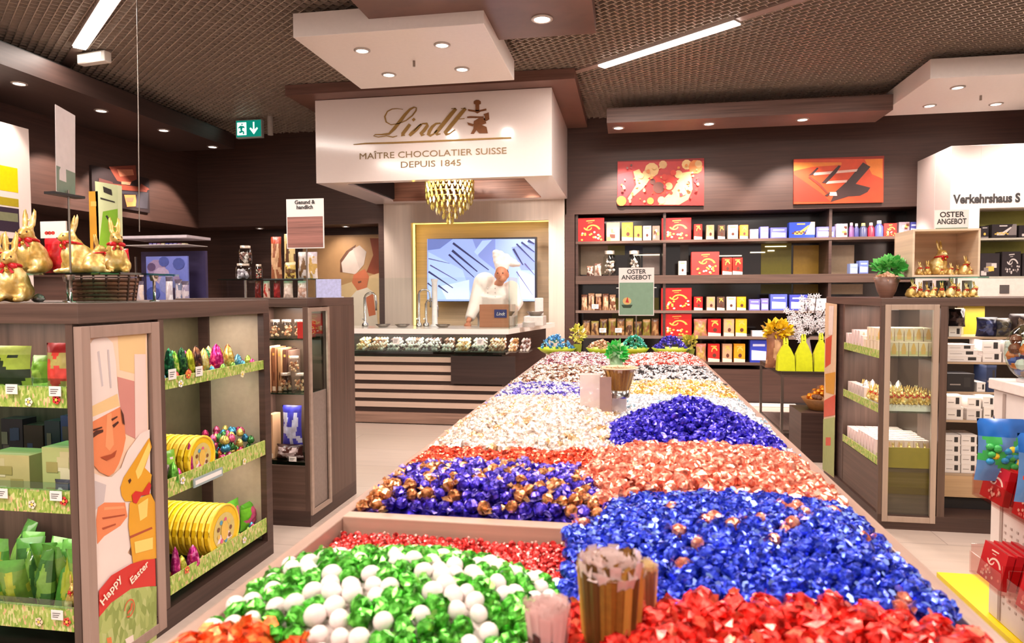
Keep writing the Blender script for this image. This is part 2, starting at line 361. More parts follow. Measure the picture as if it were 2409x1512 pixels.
# emergency lamp box, exit sign
p = aZ(222, 150, 3.64)
t = thing('emergency_light', 'white oblong emergency lamp hanging under the ceiling at the upper left', 'emergency light', tuple(p))
b = MB().box(-.17, -.04, 0, .17, .04, .1).build('housing', pm((226, 216, 206), .4, var=0), t, .008, False); b.rotation_euler = (0, 0, R(-8))
b = MB().box(-.16, -.043, .012, .13, -.040, .085).build('diffuser', pm((250, 240, 220), .4, emit=.9), t, 0, False); b.rotation_euler = (0, 0, R(-8))
MB().tube([(0, 0, .1), (0, 0, .13)], .02).build('mount', STEEL, t, world=False)
p = aY(585, 303, 8.3)
t = thing('exit_sign', 'green lit emergency exit sign with running figure and arrow', 'exit sign', (p.x, 8.3, 3.49))
MB().box(p.x-.185, 8.3, 3.5, p.x+.185, 8.36, 3.735).build('housing', pm((170, 175, 170), .4), t, .004)
MB().box(p.x-.175, 8.296, 3.512, p.x+.175, 8.299, 3.723).build('sign_face', pm((0, 128, 110), .4, emit=.75), t)
wm = pm((225, 250, 240), .4, emit=1.1); X = p.x; mb = MB(); Y0 = 8.294
def q2(l, mi=0): mb.prism([(X+a, Y0, 3.5+c) for a, c in l], (0, .001, 0), mi)
q2([(-.16, .035), (-.03, .035), (-.03, .2), (-.16, .2)])
q2([(.065, .2), (.085, .2), (.085, .1), (.12, .13), (.135, .115), (.075, .04), (.015, .115), (.03, .13), (.065, .1)])
mb.build('pictogram', wm, t)
mb = MB(); Y0 = 8.292
for l in ([(-.10, .165), (-.08, .165), (-.08, .185), (-.10, .185)], [(-.115, .16), (-.06, .15), (-.05, .12), (-.08, .13), (-.09, .1), (-.06, .08), (-.06, .045), (-.08, .045), (-.08, .075), (-.12, .06), (-.14, .08), (-.11, .09), (-.12, .13), (-.145, .12), (-.145, .135)]): q2(l)
mb.build('running_figure', pm((0, 128, 110), .4, emit=.7), t)
tag(MB().tube([(-4.62, 8.3, 3.76), (-4.62, 8.3, 3.52)], .035, 12).build('ceiling_speaker', pm((178, 168, 160), .4)), 'slim grey cylinder hanging beside the exit sign', 'ceiling fitting')
# ------------------------------------------------------------------ LOGO HOOD
hx0, hx1, hy0, hy1, hz0, hz1 = -3.525, -.825, 7.33, 9.19, 2.71, 3.64
t = thing('extractor_hood', 'big glossy white box hood with golden logo above the counter', 'hood', ((hx0+hx1)/2, hy0, hz0))
mb = MB(); mb.box(hx0, hy0, hz0, hx1, hy0+.04, hz1); mb.box(hx1-.04, hy0+.04, hz0, hx1, hy1, hz1); mb.box(hx0, hy0+.04, hz0, hx0+.04, hy1, hz1); mb.box(hx0+.04, hy0+.04, hz1-.04, hx1-.04, hy1, hz1)
mb.box(hx0+.04, hy0+.04, hz0, hx0+.32, hy1, hz0+.03); mb.box(hx1-.32, hy0+.04, hz0, hx1-.04, hy1, hz0+.03); mb.box(hx0+.32, hy1-.2, hz0, hx1-.32, hy1, hz0+.03); mb.box(hx0+.32, hy0+.04, hz0, hx1-.32, hy0+.12, hz0+.03)
mb.build('casing', WGLOSS, t)
mb = MB(); mb.box(hx0+.33, hy0+.13, hz0+.25, hx1-.33, hy1-.21, hz0+.28); mb.box(hx0+.33, hy1-.22, hz0+.0, hx1-.33, hy1-.205, hz0+.25)
mb.box(hx0+.33, hy0+.13, hz0+.03, hx0+.35, hy1-.21, hz0+.25, 1); mb.box(hx1-.35, hy0+.13, hz0+.03, hx1-.33, hy1-.21, hz0+.25, 1)
mb.build('lining', [wood((150, 104, 84), 'X'), DARK], t)
for px, py, lb in ((868, 446, 'left'), (1258, 436, 'right')):
    p = aZ(px, py, hz0+.2); downlight((p.x, min(max(p.y, 7.6), 8.8), hz0+.245), .05, None, 60, 90, .7, None, 'downlight inside the white logo hood, on the %s of the chandelier' % lb)
lamp_spot((-2.1, 8.2, 2.9), (-2.1, 8.2, 1), 120, 120, .9, .15)
lamp_spot((-2.05, 7.9, 2.92), (-2.05, 9.2, 1.9), 130, 120, .9, .15)  # added fill spot to lighten the kitchen panel, no fitting
def ribbon(mb, pts, ws, y=hy0-.004, th=.003, mi=0):
    """lettering stroke on the hood's face from photo points, with a pen width (px) at every point"""
    L = []; Rr = []; n = len(pts)
    for i in range(n):
        a = Vector(pts[max(i-1, 0)]); b = Vector(pts[min(i+1, n-1)]); dd = (b-a).normalized(); nn = Vector((-dd.y, dd.x))*ws[i]*.5; p = Vector(pts[i])
        L.append(aY(p.x+nn.x, p.y+nn.y, y)); Rr.append(aY(p.x-nn.x, p.y-nn.y, y))
    for i in range(n-1): mb.prism([L[i], L[i+1], Rr[i+1], Rr[i]], (0, -th, 0), mi)
def z2p(pts): return [(660+a/3.2554, 150+b/3.2554) for a, b in pts]
mb = MB()
def S(pts, ws): ribbon(mb, z2p(pts), ws)
def z6(pts): return [(860+a/6.692, 225+b/6.692) for a, b in pts]
def T(pts, ws): ribbon(mb, z6(pts), ws)
# script initial: loop, stem, foot
T([(590, 218), (500, 204), (420, 210), (345, 248), (302, 330), (325, 415), (400, 458), (520, 440), (640, 390), (740, 310), (795, 235), (800, 190), (765, 182), (700, 215), (620, 300), (530, 420), (450, 520), (370, 600), (250, 612), (150, 612), (125, 632), (200, 652), (330, 632), (430, 652), (500, 632)], [1, 1.6, 2, 2.6, 3.6, 3, 2, 1.8, 2.6, 3, 3, 2.2, 3, 5, 7, 8, 7.5, 5, 3, 2, 2, 2, 2.2, 2.6, 1.6])
T([(700, 450), (640, 530), (585, 600), (570, 625), (620, 622)], [7, 8, 8, 6, 1.8]); T([(775, 362), (740, 392)], [6, 6])
T([(880, 448), (800, 530), (720, 600), (690, 630)], [5, 8, 8, 6]); T([(760, 560), (840, 470), (900, 440), (965, 440), (975, 470), (920, 550), (868, 600), (880, 625), (930, 610)], [1.6, 2, 3, 5, 7, 8, 7, 4.5, 1.6])
T([(1180, 432), (1110, 440), (1050, 490), (1005, 560), (990, 610), (1020, 630), (1070, 605), (1130, 540)], [3, 4.5, 7, 8, 8, 5, 3, 2.4])
T([(1425, 205), (1350, 290), (1260, 400), (1170, 510), (1100, 590), (1120, 612), (1180, 600)], [7, 9, 9, 9, 8, 5, 1.8])
T([(1575, 200), (1500, 285), (1410, 395), (1320, 500), (1250, 585), (1265, 608), (1320, 600), (1410, 535)], [7, 9, 9, 9, 8, 6, 3, 2])
T([(1350, 205), (1425, 203)], [1.5, 1.8]); T([(1500, 203), (1575, 200)], [1.5, 1.8]); T([(1470, 368), (1560, 360)], [1.6, 1.6])
T([(-190, 770), (0, 752), (440, 742), (860, 724), (1400, 702), (1600, 692), (2290, 662), (2290, 672)], [1.5, 3.2, 4, 4, 4, 4, 3.6, 2])
# crest: rearing figure over a shield
def bl(pts): mb.prism([aY(x, y, hy0-.004) for x, y in z6(pts)], (0, -.003, 0), 1)
bl([(1705, 90), (1740, 68), (1780, 68), (1815, 90), (1815, 130), (1790, 140), (1790, 245), (1730, 245), (1730, 140), (1705, 130)])
bl([(1610, 212), (1720, 228), (1790, 228), (1900, 202), (1905, 232), (1810, 252), (1760, 282), (1715, 256), (1620, 242)]); bl([(1600, 330), (1650, 322), (1860, 328), (1860, 352), (1600, 352)])
bl([(1860, 290), (1940, 262), (1950, 372), (1900, 402), (1860, 375), (1880, 340)]); bl([(1595, 418), (1640, 430), (1705, 450), (1690, 484), (1620, 462)])
bl([(1722, 392), (1780, 356), (1880, 356), (1902, 436), (1830, 460), (1905, 492), (1925, 592), (1790, 592), (1745, 545), (1705, 602), (1655, 600), (1698, 520), (1705, 400)])
mb.build('logo', [pm((158, 122, 66), .5, .1, var=.1, spec=.2), pm((132, 84, 52), .5, .1, var=.1, spec=.2)], t)
for body, cx, cy, wpx, sz in (('MAÎTRE CHOCOLATIER SUISSE', 1015, 368, 345, .098), ('DEPUIS 1845', 1013, 392, 141, .098)):
    p = aY(cx, cy, hy0-.005); me = text_mesh(body, sz, pm((146, 122, 88), .5, 0., var=.05, spec=.2), .002, bold=.0)
    wd = max(v.co.x for v in me.vertices)-min(v.co.x for v in me.vertices); tw = (aY(cx+wpx/2, cy, hy0)-aY(cx-wpx/2, cy, hy0)).x
    me.transform(Matrix.Diagonal((tw/wd, 1, 1, 1)))
    o = bpy.data.objects.new('motto_lettering', me); C.objects.link(o); o.parent = t; o.matrix_parent_inverse = pmat(t).inverted(); o.matrix_basis = Matrix.Translation(p) @ Matrix.Rotation(PI/2, 4, 'X')
# chandelier: tiers of golden drops
cc = aY(1058, 470, 8.2)
t = thing('chandelier', 'golden drop chandelier hanging from the white hood over the counter', 'chandelier', (cc.x, 8.2, 2.95))
MB().tube([(cc.x, 8.2, 2.955), (cc.x, 8.2, 2.6)], .012).build('rod', pm((170, 130, 60), .3, .9), t)
mb = MB(); gm = MB(); rnd = random.Random(3)
top = aY(1058, 430, 8.2).z+.03; bot = aY(1058, 517, 8.2).z; rm = (aY(1112, 470, 8.2)-aY(1005, 470, 8.2)).x/2
for k in range(9):
    f = k/8; z = top+(bot-top)*f; rr = rm*(1.0 if f < .35 else max(.12, math.cos((f-.35)/.65*PI/2)*1.0))
    MBn = max(5, int(26*rr/rm))
    mb.lathe([(rr-.006, z+.03), (rr, z+.03), (rr, z+.036), (rr-.006, z+.036)], 24, (cc.x, 8.2, 0), 1)
    for j in range(MBn):
        an = 2*PI*(j+.5*(k % 2))/MBn; x, y = cc.x+rr*math.cos(an), 8.2+rr*math.sin(an); ln = .05+rnd.random()*.012
        a2 = rnd.random()*PI; mb.tube([(x, y, z+.03), (x, y, z+.01), (x, y, z-ln*.4), (x, y, z-ln)], [.002, .012, .017, .004], 6, 0 if rnd.random() < .7 else 2, False)
mb.build('drops', [pm((236, 196, 104), .2, .35, var=.3, scale=60), pm((220, 176, 90), .25, .5), pm((255, 240, 190), .1, .1, var=.1)], t)
lamp_spot((cc.x, 7.55, 2.85), (cc.x, 8.2, 2.5), 45, 100, .8, .05)  # added spot brightening the chandelier from the front, no fitting
# ------------------------------------------------------------------ KITCHEN BACK PANEL, NICHE, SCREEN
nx0, nx1, nz1 = -3.02, -1.08, 2.435
mb = MB(); Yp = 9.19
mb.box(-3.415, Yp, 0, nx0, Yp+.1, 2.752); mb.box(nx1, Yp, 0, -.865, Yp+.1, 2.752); mb.box(nx0, Yp, nz1, nx1, Yp+.1, 2.752); mb.box(nx0, Yp, 0, nx1, Yp+.1, 1.0)
mb.box(nx0-.02, Yp+.3, .9, nx1+.02, Yp+.34, nz1+.05, 1)
struct(mb.build('wall_kitchen_panel', [wood((206, 190, 176), 'Z', .5, .06), wood((216, 190, 158), 'X', .5, .12)]))
t = thing('led_strip', 'warm glowing light line framing the niche around the screen', 'led strip', (nx0, Yp+.2, 1.0))
em = pm((255, 214, 90), .5, emit=3.6)
MB().box(nx0-.01, Yp+.12, 1.0, nx0+.012, Yp+.16, nz1).build('side_strip', em, t)
MB().box(nx0, Yp+.12, nz1-.005, nx1, Yp+.16, nz1+.015).build('top_strip', em, t)
sx0, sx1, sz0, sz1 = aY(1005, 0, 9.2).x, aY(1258, 0, 9.2).x, 1.345, 2.195
t = thing('wall_screen', 'large flat screen showing hands and whisk tools in blue light, behind the cook', 'screen', ((sx0+sx1)/2, 9.2, sz0))
MB().box(sx0-.015, 9.2, sz0-.015, sx1+.015, 9.28, sz1+.015).build('bezel', pm((40, 38, 44), .3), t)
MB().tube([((sx0+sx1)/2, 9.27, 1.8), ((sx0+sx1)/2, 9.5, 1.8)], .05).build('wall_mount', DARK, t)
mb = MB(); cols = [(142, 164, 224), (160, 186, 236), (118, 134, 196), (42, 44, 84), (100, 116, 178), (190, 208, 245), (74, 66, 110)]
def zs(l): return [(820+a/2.607, 420+b/2.607) for a, b in l]
sh = [(0, [(1005, 562), (1258, 562), (1258, 708), (1005, 708)])]
for mi, l in ((4, [(485, 370), (640, 370), (560, 430), (485, 440)]), (1, [(490, 450), (700, 560), (760, 740), (490, 740)]), (2, [(760, 370), (900, 370), (900, 560), (800, 480)]), (1, [(820, 380), (880, 375), (790, 470), (770, 450)]),
              (5, [(560, 660), (740, 620), (740, 740), (600, 740)]), (2, [(1000, 420), (1140, 400), (1140, 560), (1060, 560)]), (5, [(1040, 560), (1140, 600), (1140, 740), (1060, 740)])): sh.append((mi, zs(l)))
for a, b, wd in (((640, 395), (860, 560), 7), ((635, 440), (790, 570), 8), (((615, 465)), (770, 605), 6), ((490, 570), (640, 670), 6), ((500, 530), (665, 625), 4), ((550, 655), (610, 700), 6), ((485, 640), (515, 665), 5), ((1010, 430), (1070, 530), 7), ((1030, 400), (1140, 510), 5), ((1060, 390), (1140, 450), 6), ((1080, 520), (1140, 590), 4), ((1030, 570), (1130, 715), 3), ((1010, 690), (1045, 715), 5), ((490, 490), (620, 520), 3), ((1100, 380), (1140, 400), 9)):
    d = Vector((b[0]-a[0], b[1]-a[1])).normalized(); n = Vector((-d.y, d.x))*wd; sh.append((3 if wd > 4 else 6, zs([(a[0]-n.x, a[1]-n.y), (b[0]-n.x*.4, b[1]-n.y*.4), (b[0]+n.x*.4, b[1]+n.y*.4), (a[0]+n.x, a[1]+n.y)])))
art(mb, 'Y', 9.199, -.0006, sh)
mb.build('display', [pm(c, .4, emit=.8) for c in cols], t)
# ================================================================== PRODUCT KIT
def swirl(u0, v0, r, k, mi, w=.05):
    o = []
    for i in range(9):
        a = k+i*.35; o.append((u0+r*math.cos(a)*(1-i*.05), v0+r*math.sin(a)*(1-i*.05)))
    i_ = [(u0+(x-u0)*(1-w/r*1.2), v0+(y-v0)*(1-w/r*1.2)) for x, y in o]
    return (mi, o+i_[::-1])
def disc(u, v, r, mi, n=8, asp=1.): return (mi, [(u+r*math.cos(2*PI*i/n), v+r*asp*math.sin(2*PI*i/n)) for i in range(n)])
def deco(style, rnd):
    g = []
    if style == 'gift':      # red gift box: golden swoosh, balls at the foot, small name line
        g += [swirl(.45, .62, .2, 3.3, 1), swirl(.55, .45, .33, .2, 1, .06), (1, [(.36, .85), (.66, .87), (.66, .91), (.36, .89)]), (1, [(.42, .78), (.58, .79), (.58, .81), (.42, .80)])]
        for i in range(16): g.append(disc(.2+rnd.random()*.7, .06+rnd.random()*.26+.1*(i % 2), .045, 1 if i % 3 else 2, 6))
    elif style == 'slim':    # upright carton: swoosh, ball, pale foot
        g += [(2, [(.0, .0), (1, .0), (1, .16), (0, .22)]), swirl(.5, .55, .34, .3, 1, .09), disc(.55, .36, .17, 3, 8, .7), (1, [(.25, .84), (.75, .84), (.75, .9), (.25, .9)])]
    elif style == 'plain':
        g += [disc(.5, .35, .16, 3, 8, .7), (1, [(.2, .82), (.8, .82), (.8, .88), (.2, .88)]), (2, [(0, .02), (1, .02), (1, .12), (0, .12)])]
    elif style == 'blue':
        g += [(1, [(.08, .1), (.92, .1), (.92, .5), (.08, .55)]), (3, [(.18, .2), (.82, .2), (.82, .28), (.18, .28)]), (1, [(.15, .72), (.85, .72), (.85, .82), (.15, .82)]), (3, [(.3, .36), (.7, .36), (.7, .42), (.3, .42)])]
    elif style == 'scenic':
        g += [(2, [(.62, .2), (1, .2), (1, 1), (.85, 1)]), (1, [(.2, .2), (.5, .2), (.8, .75), (.75, .8), (.45, .45), (.2, .4)]), (1, [(.3, .84), (.62, .84), (.62, .92), (.3, .92)])] + [disc(.15+.08*i, .3+.08*(i % 2), .05, 3, 6) for i in range(7)]
    elif style == 'blocks':
        for i in range(6): u = rnd.random()*.7; v = rnd.random()*.75; g.append((1+i % 3, [(u, v), (u+.28, v), (u+.28, v+.2), (u, v+.2)]))
    elif style == 'tag':
        g += [(1, [(.15, .3), (.85, .3), (.85, .5), (.15, .5)])]
    return g
def carton_mesh(wd, dp, ht, style, seed=0, back=False):
    mb = MB(); rnd = random.Random(seed); mb.box(-wd/2, 0, 0, wd/2, dp, ht)
    for i, (mi, pts) in enumerate(deco(style, rnd)):
        mb.face([(-wd/2+wd*min(1, max(0, u)), -.0004*(i+1), ht*min(1, max(0, v))) for u, v in pts], mi)
    # closing flap and tuck line on top
    mb.face([(-wd*.42, dp*.15, ht+.0006), (wd*.42, dp*.15, ht+.0006), (wd*.42, dp*.22, ht+.0006), (-wd*.42, dp*.22, ht+.0006)], 3)
    return mb
def carton(name, label, cat, x0, x1, y, z0, z1, dp, rgb, style='slim', cols=((226, 182, 90), (236, 214, 190), (90, 50, 40)), group=None, rz=0, seed=None, rough=.35):
    wd = x1-x0; mb = carton_mesh(wd, dp, z1-z0, style, seed if seed is not None else int(x0*1000) % 997)
    o = mb.build(name, [pm(rgb, rough, var=.03)]+[pm(c, rough, var=.02) for c in cols]); o.location = ((x0+x1)/2, y, z0+.001); o.rotation_euler = (0, 0, rz)
    return tag(o, label, cat, group)
def bag_mb(wd, dp, ht, mats=3, seed=0, n=18, header=.18):
    """puffed crinkled pouch with crimped top band; material 0 body, 1 window/print patch, 2 header"""
    mb = MB(); rnd = random.Random(seed)
    for side in (-1, 1):
        vs = []
        for j in range(n+1):
            v = j/n
            for i in range(n+1):
                u = i/n; puff = math.sin(PI*u)**.6*(math.sin(PI*min(1, max(0, v*.95+.05)))**.6 if v < .97 else 0) if 0 < u < 1 else 0
                nar = 1-.10*math.sin(PI*v)-.05*v; cr = .16*noise.noise(Vector((u*6+seed*3.1, v*7, side)))
                vs.append((wd*(u-.5)*nar, side*dp/2*puff*(1+cr*1.6), ht*v*(1-.02*cr)))
        G_ = [[], [], []]
        for j in range(n):
            for i in range(n):
                a = j*(n+1)+i; f = (a, a+1, a+n+2, a+n+1) if side < 0 else (a, a+n+1, a+n+2, a+1)
                u, v = (i+.5)/n, (j+.5)/n
                k = 2 if v > 1-header else (1 if noise.noise(Vector((u*3.2+seed, v*3.4, 5.)))+.34-abs(u-.5)-abs(v-.42)*.8 > 0 else 0); G_[k].append(f)
        k0 = len(mb.v)
        for k in range(3):
            if G_[k]: mb.f += [tuple(q+k0 for q in f) for f in G_[k]]; mb.m += [k]*len(G_[k]); mb.sm += [True]*len(G_[k])
        mb.v += vs
    return mb
def bag(name, label, cat, x, y, z, wd, dp, ht, cols, group=None, rz=0, seed=0, rough=.3, tilt=0):
    o = bag_mb(wd, dp, ht, seed=seed).build(name, [c if not isinstance(c, tuple) else pm(c, rough, var=.1, scale=60) for c in cols])
    o.location = (x, y, z); o.rotation_euler = (tilt, 0, rz); return tag(o, label, cat, group)
def price_tag(x, y, z, wd, ht, label, facing='-Y', group=None):
    o = MB().box(-wd/2, -.002, -ht/2, wd/2, 0, ht/2).build('price_tag', [PAPER, INK])
    me = o.data; mb = MB(); mb.box(-wd/2, -.002, -ht/2, wd/2, 0, ht/2)
    for k in range(3): mb.face([(-wd*.38, -.0025, ht*(.22-.2*k)), (wd*(.3-.1*k), -.0025, ht*(.22-.2*k)), (wd*(.3-.1*k), -.0025, ht*(.15-.2*k)), (-wd*.38, -.0025, ht*(.15-.2*k))][::1], 1)
    o.data = mb.mesh('price_tag', [PAPER, INK]); o.location = (x, y, z); o.rotation_euler = (0, 0, PI/2 if facing == '+X' else (-PI/2 if facing == '-X' else 0)); return tag(o, label, 'price tag', group)
def jar(label, x, y, z, r, h, fill, group=None, lid=(205, 190, 175)):
    t = thing('storage_jar', label, 'jar', (x, y, z), 0, group)
    rnd = random.Random(int(x*1e4)); mb = MB()
    for k in range(26):
        a = rnd.random()*2*PI; q = r*.72*math.sqrt(rnd.random()); s = r*.24; mb.ell((q*math.cos(a), q*math.sin(a), s+rnd.random()*(h*.7-s*2)), s, 6, k % 2, None, False)
    mb.build('sweets', [pm(fill[0], .4), pm(fill[1], .4)], t, world=False)
    MB().lathe([(r*.9, 0), (r, .006), (r, h*.74), (r*.72, h*.85), (r*.72, h*.88)], 16).build('glass_body', glass((248, 250, 248), .03, .07), t, world=False)
    MB().lathe([(r*.78, h*.86), (r*.8, h), (0.001, h)], 16).build('lid', pm(lid, .35, .4), t, world=False)
    return t
def bunny_mesh(h=1.):
    mb = MB()
    mb.ell((0, .03, .25), (.20, .25, .25), 20); mb.ell((0, -.03, .40), (.135, .15, .20), 16); mb.ell((0, .10, .16), (.23, .22, .16), 18)
    mb.ell((0, -.12, .60), (.105, .13, .105), 16); mb.ell((0, -.21, .575), (.06, .075, .055), 12)
    for s in (-1, 1):
        mb.ell((s*.15, -.03, .14), (.09, .17, .13), 12); mb.ell((s*.12, -.20, .045), (.06, .13, .045), 10)
        mb.ell((s*.07, -.17, .36), (.04, .045, .11), 10, rot=(-.35, 0, 0))
        mb.ell((s*.055, -.03, .80), (.045, .035, .20), 12, rot=(-.22, s*.06, 0))
    mb.ell((0, .30, .12), .06, 8)
    me = remesh(mb, 'foil_rabbit', foil((214, 176, 96), (242, 222, 162), .36, .45, 26, .72), .028, 2)
    me.transform(Matrix.Scale(h, 4)); return me
_BM = bunny_mesh(); 
def ribbon_mesh():
    mb = MB(); vs = []; n = 20
    mb.tube([(.118*math.cos(2*PI*i/n), -.055+.135*math.sin(2*PI*i/n), .505-.02*math.sin(2*PI*i/n)) for i in range(n+1)], .022, 6)
    for s in (-1, 1): mb.ell((s*.07, -.205, .50), (.062, .022, .038), 10, rot=(0, s*.3, 0)); mb.prism([(s*.01, -.2, .49), (s*.05, -.21, .40), (s*.085, -.2, .41), (s*.03, -.2, .49)], (0, .012, 0))
    return mb.mesh('red_ribbon', pm((196, 24, 34), .35, .2, var=.1))
_RM = ribbon_mesh(); _BE = MB().ell((0, -.225, .455), .03, 10).mesh('bell', pm((236, 190, 90), .2, .9)); _FM = MB().ell((-.058, -.215, .62), (.014, .012, .018), 8).ell((.058, -.215, .62), (.014, .012, .018), 8).ell((0, -.285, .58), (.016, .01, .01), 8).mesh('painted_face', pm((70, 36, 20), .4))
def rabbit(label, x, y, z, h, rz=0, group=None, name='foil_rabbit'):
    o = bpy.data.objects.new(name, _BM); C.objects.link(o); o.location = (x, y, z); o.rotation_euler = (0, 0, rz); o.scale = (h, h, h)
    rb = None
    for nm, me in (('ribbon', _RM), ('bell', _BE), ('painted_face', _FM)):
        c = bpy.data.objects.new(nm, me); C.objects.link(c); c.parent = rb if nm == 'bell' else o; rb = rb or c
    return tag(o, label, 'chocolate rabbit', group)
def stand_sign(name, label, x0, x1, z0, z1, Y, lower, lines, split=.3, post=None):
    t = thing(name, label, 'sign', ((x0+x1)/2, Y, post if post is not None else z0)); hh = z1-z0; zs_ = z1-hh*split
    brd = MB().box(x0, Y, z0, x1, Y+.006, z1).build('board', PAPER, t)
    MB().box(x0+.006, Y-.0012, z0+.006, x1-.006, Y-.0002, zs_).build('printed_field', lower, brd)
    if post is not None: MB().tube([((x0+x1)/2, Y+.01, post), ((x0+x1)/2, Y+.01, z0+.05)], .005).build('post', STEEL, t); MB().lathe([(.035, 0), (.035, .006), (.006, .01)], 16, ((x0+x1)/2, Y+.01, post)).build('foot', STEEL, t)
    for i, (s, sz, al) in enumerate(lines):
        sz = min(sz, hh*split*.42); me = text_mesh(s, sz, INK, .0005, bold=.0008); wd = max(v.co.x for v in me.vertices)-min(v.co.x for v in me.vertices)
        k = min(1, (x1-x0)*.86/wd); me.transform(Matrix.Diagonal((k, 1, 1, 1)))
        o = bpy.data.objects.new('lettering', me); C.objects.link(o); o.parent = brd; o.matrix_parent_inverse = pmat(brd).inverted()
        o.matrix_basis = Matrix.Translation(((x0+x1)/2, Y-.002, z1-sz*(.95+i*.92))) @ Matrix.Rotation(PI/2, 4, 'X')
    return t
def clabel(rgb):
    return rgb
# ================================================================== COUNTER
WT = 1.06
lamp_area((-2.9, 7.3, 1.0), 3.2, .1, 16)  # fill lamp added under the worktop to brighten the displayed chocolates
t = thing('service_counter', 'long white-topped serving counter with striped wooden front', 'counter', (-2.6, 7.2, 0))
poly = [(-4.6, 7.12), (-1.27, 7.12), (-.95, 8.75), (-1.3, 8.75), (-1.52, 7.72), (-4.6, 7.72)]
MB().prism([(x, y, 1.01) for x, y in poly], (0, 0, .055)).build('worktop', pm((244, 236, 230), .15, var=.01), t, .004)
body = [(-4.6, 7.22), (-1.36, 7.22), (-1.06, 8.7), (-1.28, 8.7), (-1.5, 7.68), (-4.6, 7.68)]
mb = MB(); mb.prism([(x, y, .0) for x, y in body], (0, 0, .78)); mb.prism([(x, y+.25 if y < 7.3 else y, .78) for x, y in body], (0, 0, .23)); mb.build('carcass', WOODD, t)
mb = MB(); zb = [aY(900, y, 7.2).z for y in (998, 979, 966, 945, 930, 912, 898, 880, 866, 850, 838)]
mb2 = MB()
for y0, y1 in ((993, 968), (956, 944), (935, 923), (914, 903), (893, 880), (872, 858), (850, 838)):
    a, b_ = aY(900, y0, 7.2).z, aY(900, y1, 7.2).z; (mb if y0 < 990 else mb2).box(-4.6, 7.185, a, -1.34, 7.22, b_)
mb.build('light_slats', wood((206, 178, 160), 'X', .4, .08), t); mb2.build('base_slat', wood((150, 118, 102), 'X'), t)
b0 = aY(1062, 902, 7.17); b1 = aY(1212, 838, 7.17); MB().box(b0.x, 7.15, b0.z, b1.x, 7.185, b1.z).build('dark_panel', wood((52, 36, 32), 'X'), t)
MB().box(-4.6, 7.13, .79, -1.30, 7.47, .81).build('display_shelf', GLASSG, t)
MB().box(-4.6, 7.125, .81, -1.31, 7.131, 1.0).build('display_glass', GLASS, t)
MB().box(-4.6, 7.14, 1.065, -1.27, 7.15, aY(1000, 653, 7.14).z).build('sneeze_guard', glass((250, 252, 250), .02, .05), t)
MB().box(-1.27, 7.15, 1.065, -1.262, 7.68, aY(1000, 653, 7.14).z).build('guard_end', GLASS, t)
# chocolates laid out under the glass
pal = [((150, 100, 72), (206, 170, 140)), ((200, 188, 186), (96, 66, 66)), ((170, 120, 70), (226, 196, 150)), ((120, 80, 66), (200, 190, 190))]
i = 0
for a, b_, k, nm in ((832, 858, 2, 'pale yellow'), (862, 900, 0, 'brown'), (906, 936, 1, 'silver-white'), (942, 985, 3, 'dark and grey'), (988, 1030, 1, 'grey speckled'), (1034, 1062, 3, 'dark brown'), (1066, 1100, 2, 'caramel striped'), (1104, 1140, 1, 'pale pink'), (1144, 1186, 0, 'orange-brown'), (1192, 1215, 2, 'cream striped'), (1219, 1245, 3, 'brown and cream')):
    x0, x1 = aY(a, 800, 7.15).x, aY(b_, 800, 7.15).x
    t2 = thing('praline_tray', 'tray of %s pralines in the glass display under the white worktop' % nm, 'chocolate tray', ((x0+x1)/2, 7.3, .811))
    MB().box(x0+.006, 7.16, .812, x1-.006, 7.44, .822).build('tray', STEEL, t2)
    mb = MB(); rnd = random.Random(i); n = max(2, int((x1-x0)/.034))
    for r_ in range(5):
        for c_ in range(n):
            for l_ in range(3 if r_ > 1 else 2): mb.ell((x0+.012+(c_+.5)*(x1-x0-.024)/n, 7.185+r_*.05, .836+l_*.036+r_*.008), (.016, .02, .017), 6, rnd.randrange(3), None, False)
    mb.build('pralines', [pm(pal[k][0], .4), pm(pal[k][1], .4), pm((230, 216, 205), .4)], t2); i += 1
for px, py in ((932, 800), (1130, 800), (880, 866)):
    p = aY(px, py, 7.118); 
    if py < 810: price_tag(p.x, 7.12, .93, .075, .07, 'white price card on the counter display, %s' % ('left of the middle' if px < 1000 else 'below the brown box'))
# things on the counter
p0, p1 = aY(1128, 770, 7.45), aY(1205, 716, 7.45)
t = thing('wooden_box', 'brown wooden box with small dark blue label on the white worktop before the cook', 'box', ((p0.x+p1.x)/2, 7.45, WT+.006))
MB().box(p0.x, 7.45, WT+.006, p1.x, 7.68, p1.z).build('case', wood((168, 112, 84), 'X', .5, .12), t, .004)
q0, q1 = aY(1163, 747, 7.449), aY(1192, 728, 7.449)
npl = MB().box(q0.x, 7.444, q0.z, q1.x, 7.449, q1.z).build('name_plate', pm((46, 52, 110), .4), t)
text('lettering', 'Lindt', .055, ((q0.x+q1.x)/2, 7.443, (q0.z+q1.z)/2-.02), PAPER, npl, extr=.0006, sx=.85, shear=.3)
def tap(label, px, pyt, Y=7.55, h2=.05):
    a = aY(px, pyt, Y); t = thing('chocolate_tap', label, 'tap', (a.x, Y, WT+.006))
    MB().lathe([(.035, 0), (.035, .03), (.014, .05), (.014, a.z-WT-.05)], 14, (a.x, Y, WT+.006)).build('column', CHROME, t)
    r = .07; MB().tube([(a.x, Y, a.z-.05)]+[(a.x+r-r*math.cos(k*PI/6), Y, a.z-.05+r*.8*math.sin(k*PI/6)) for k in range(1, 6)]+[(a.x+2*r, Y, a.z-.12), (a.x+2*r, Y, a.z-.2)], .012, 8).build('spout', CHROME, t)
    MB().tube([(a.x, Y-.02, WT+.08), (a.x, Y-.08, WT+.1)], .008).build('lever', CHROME, t)
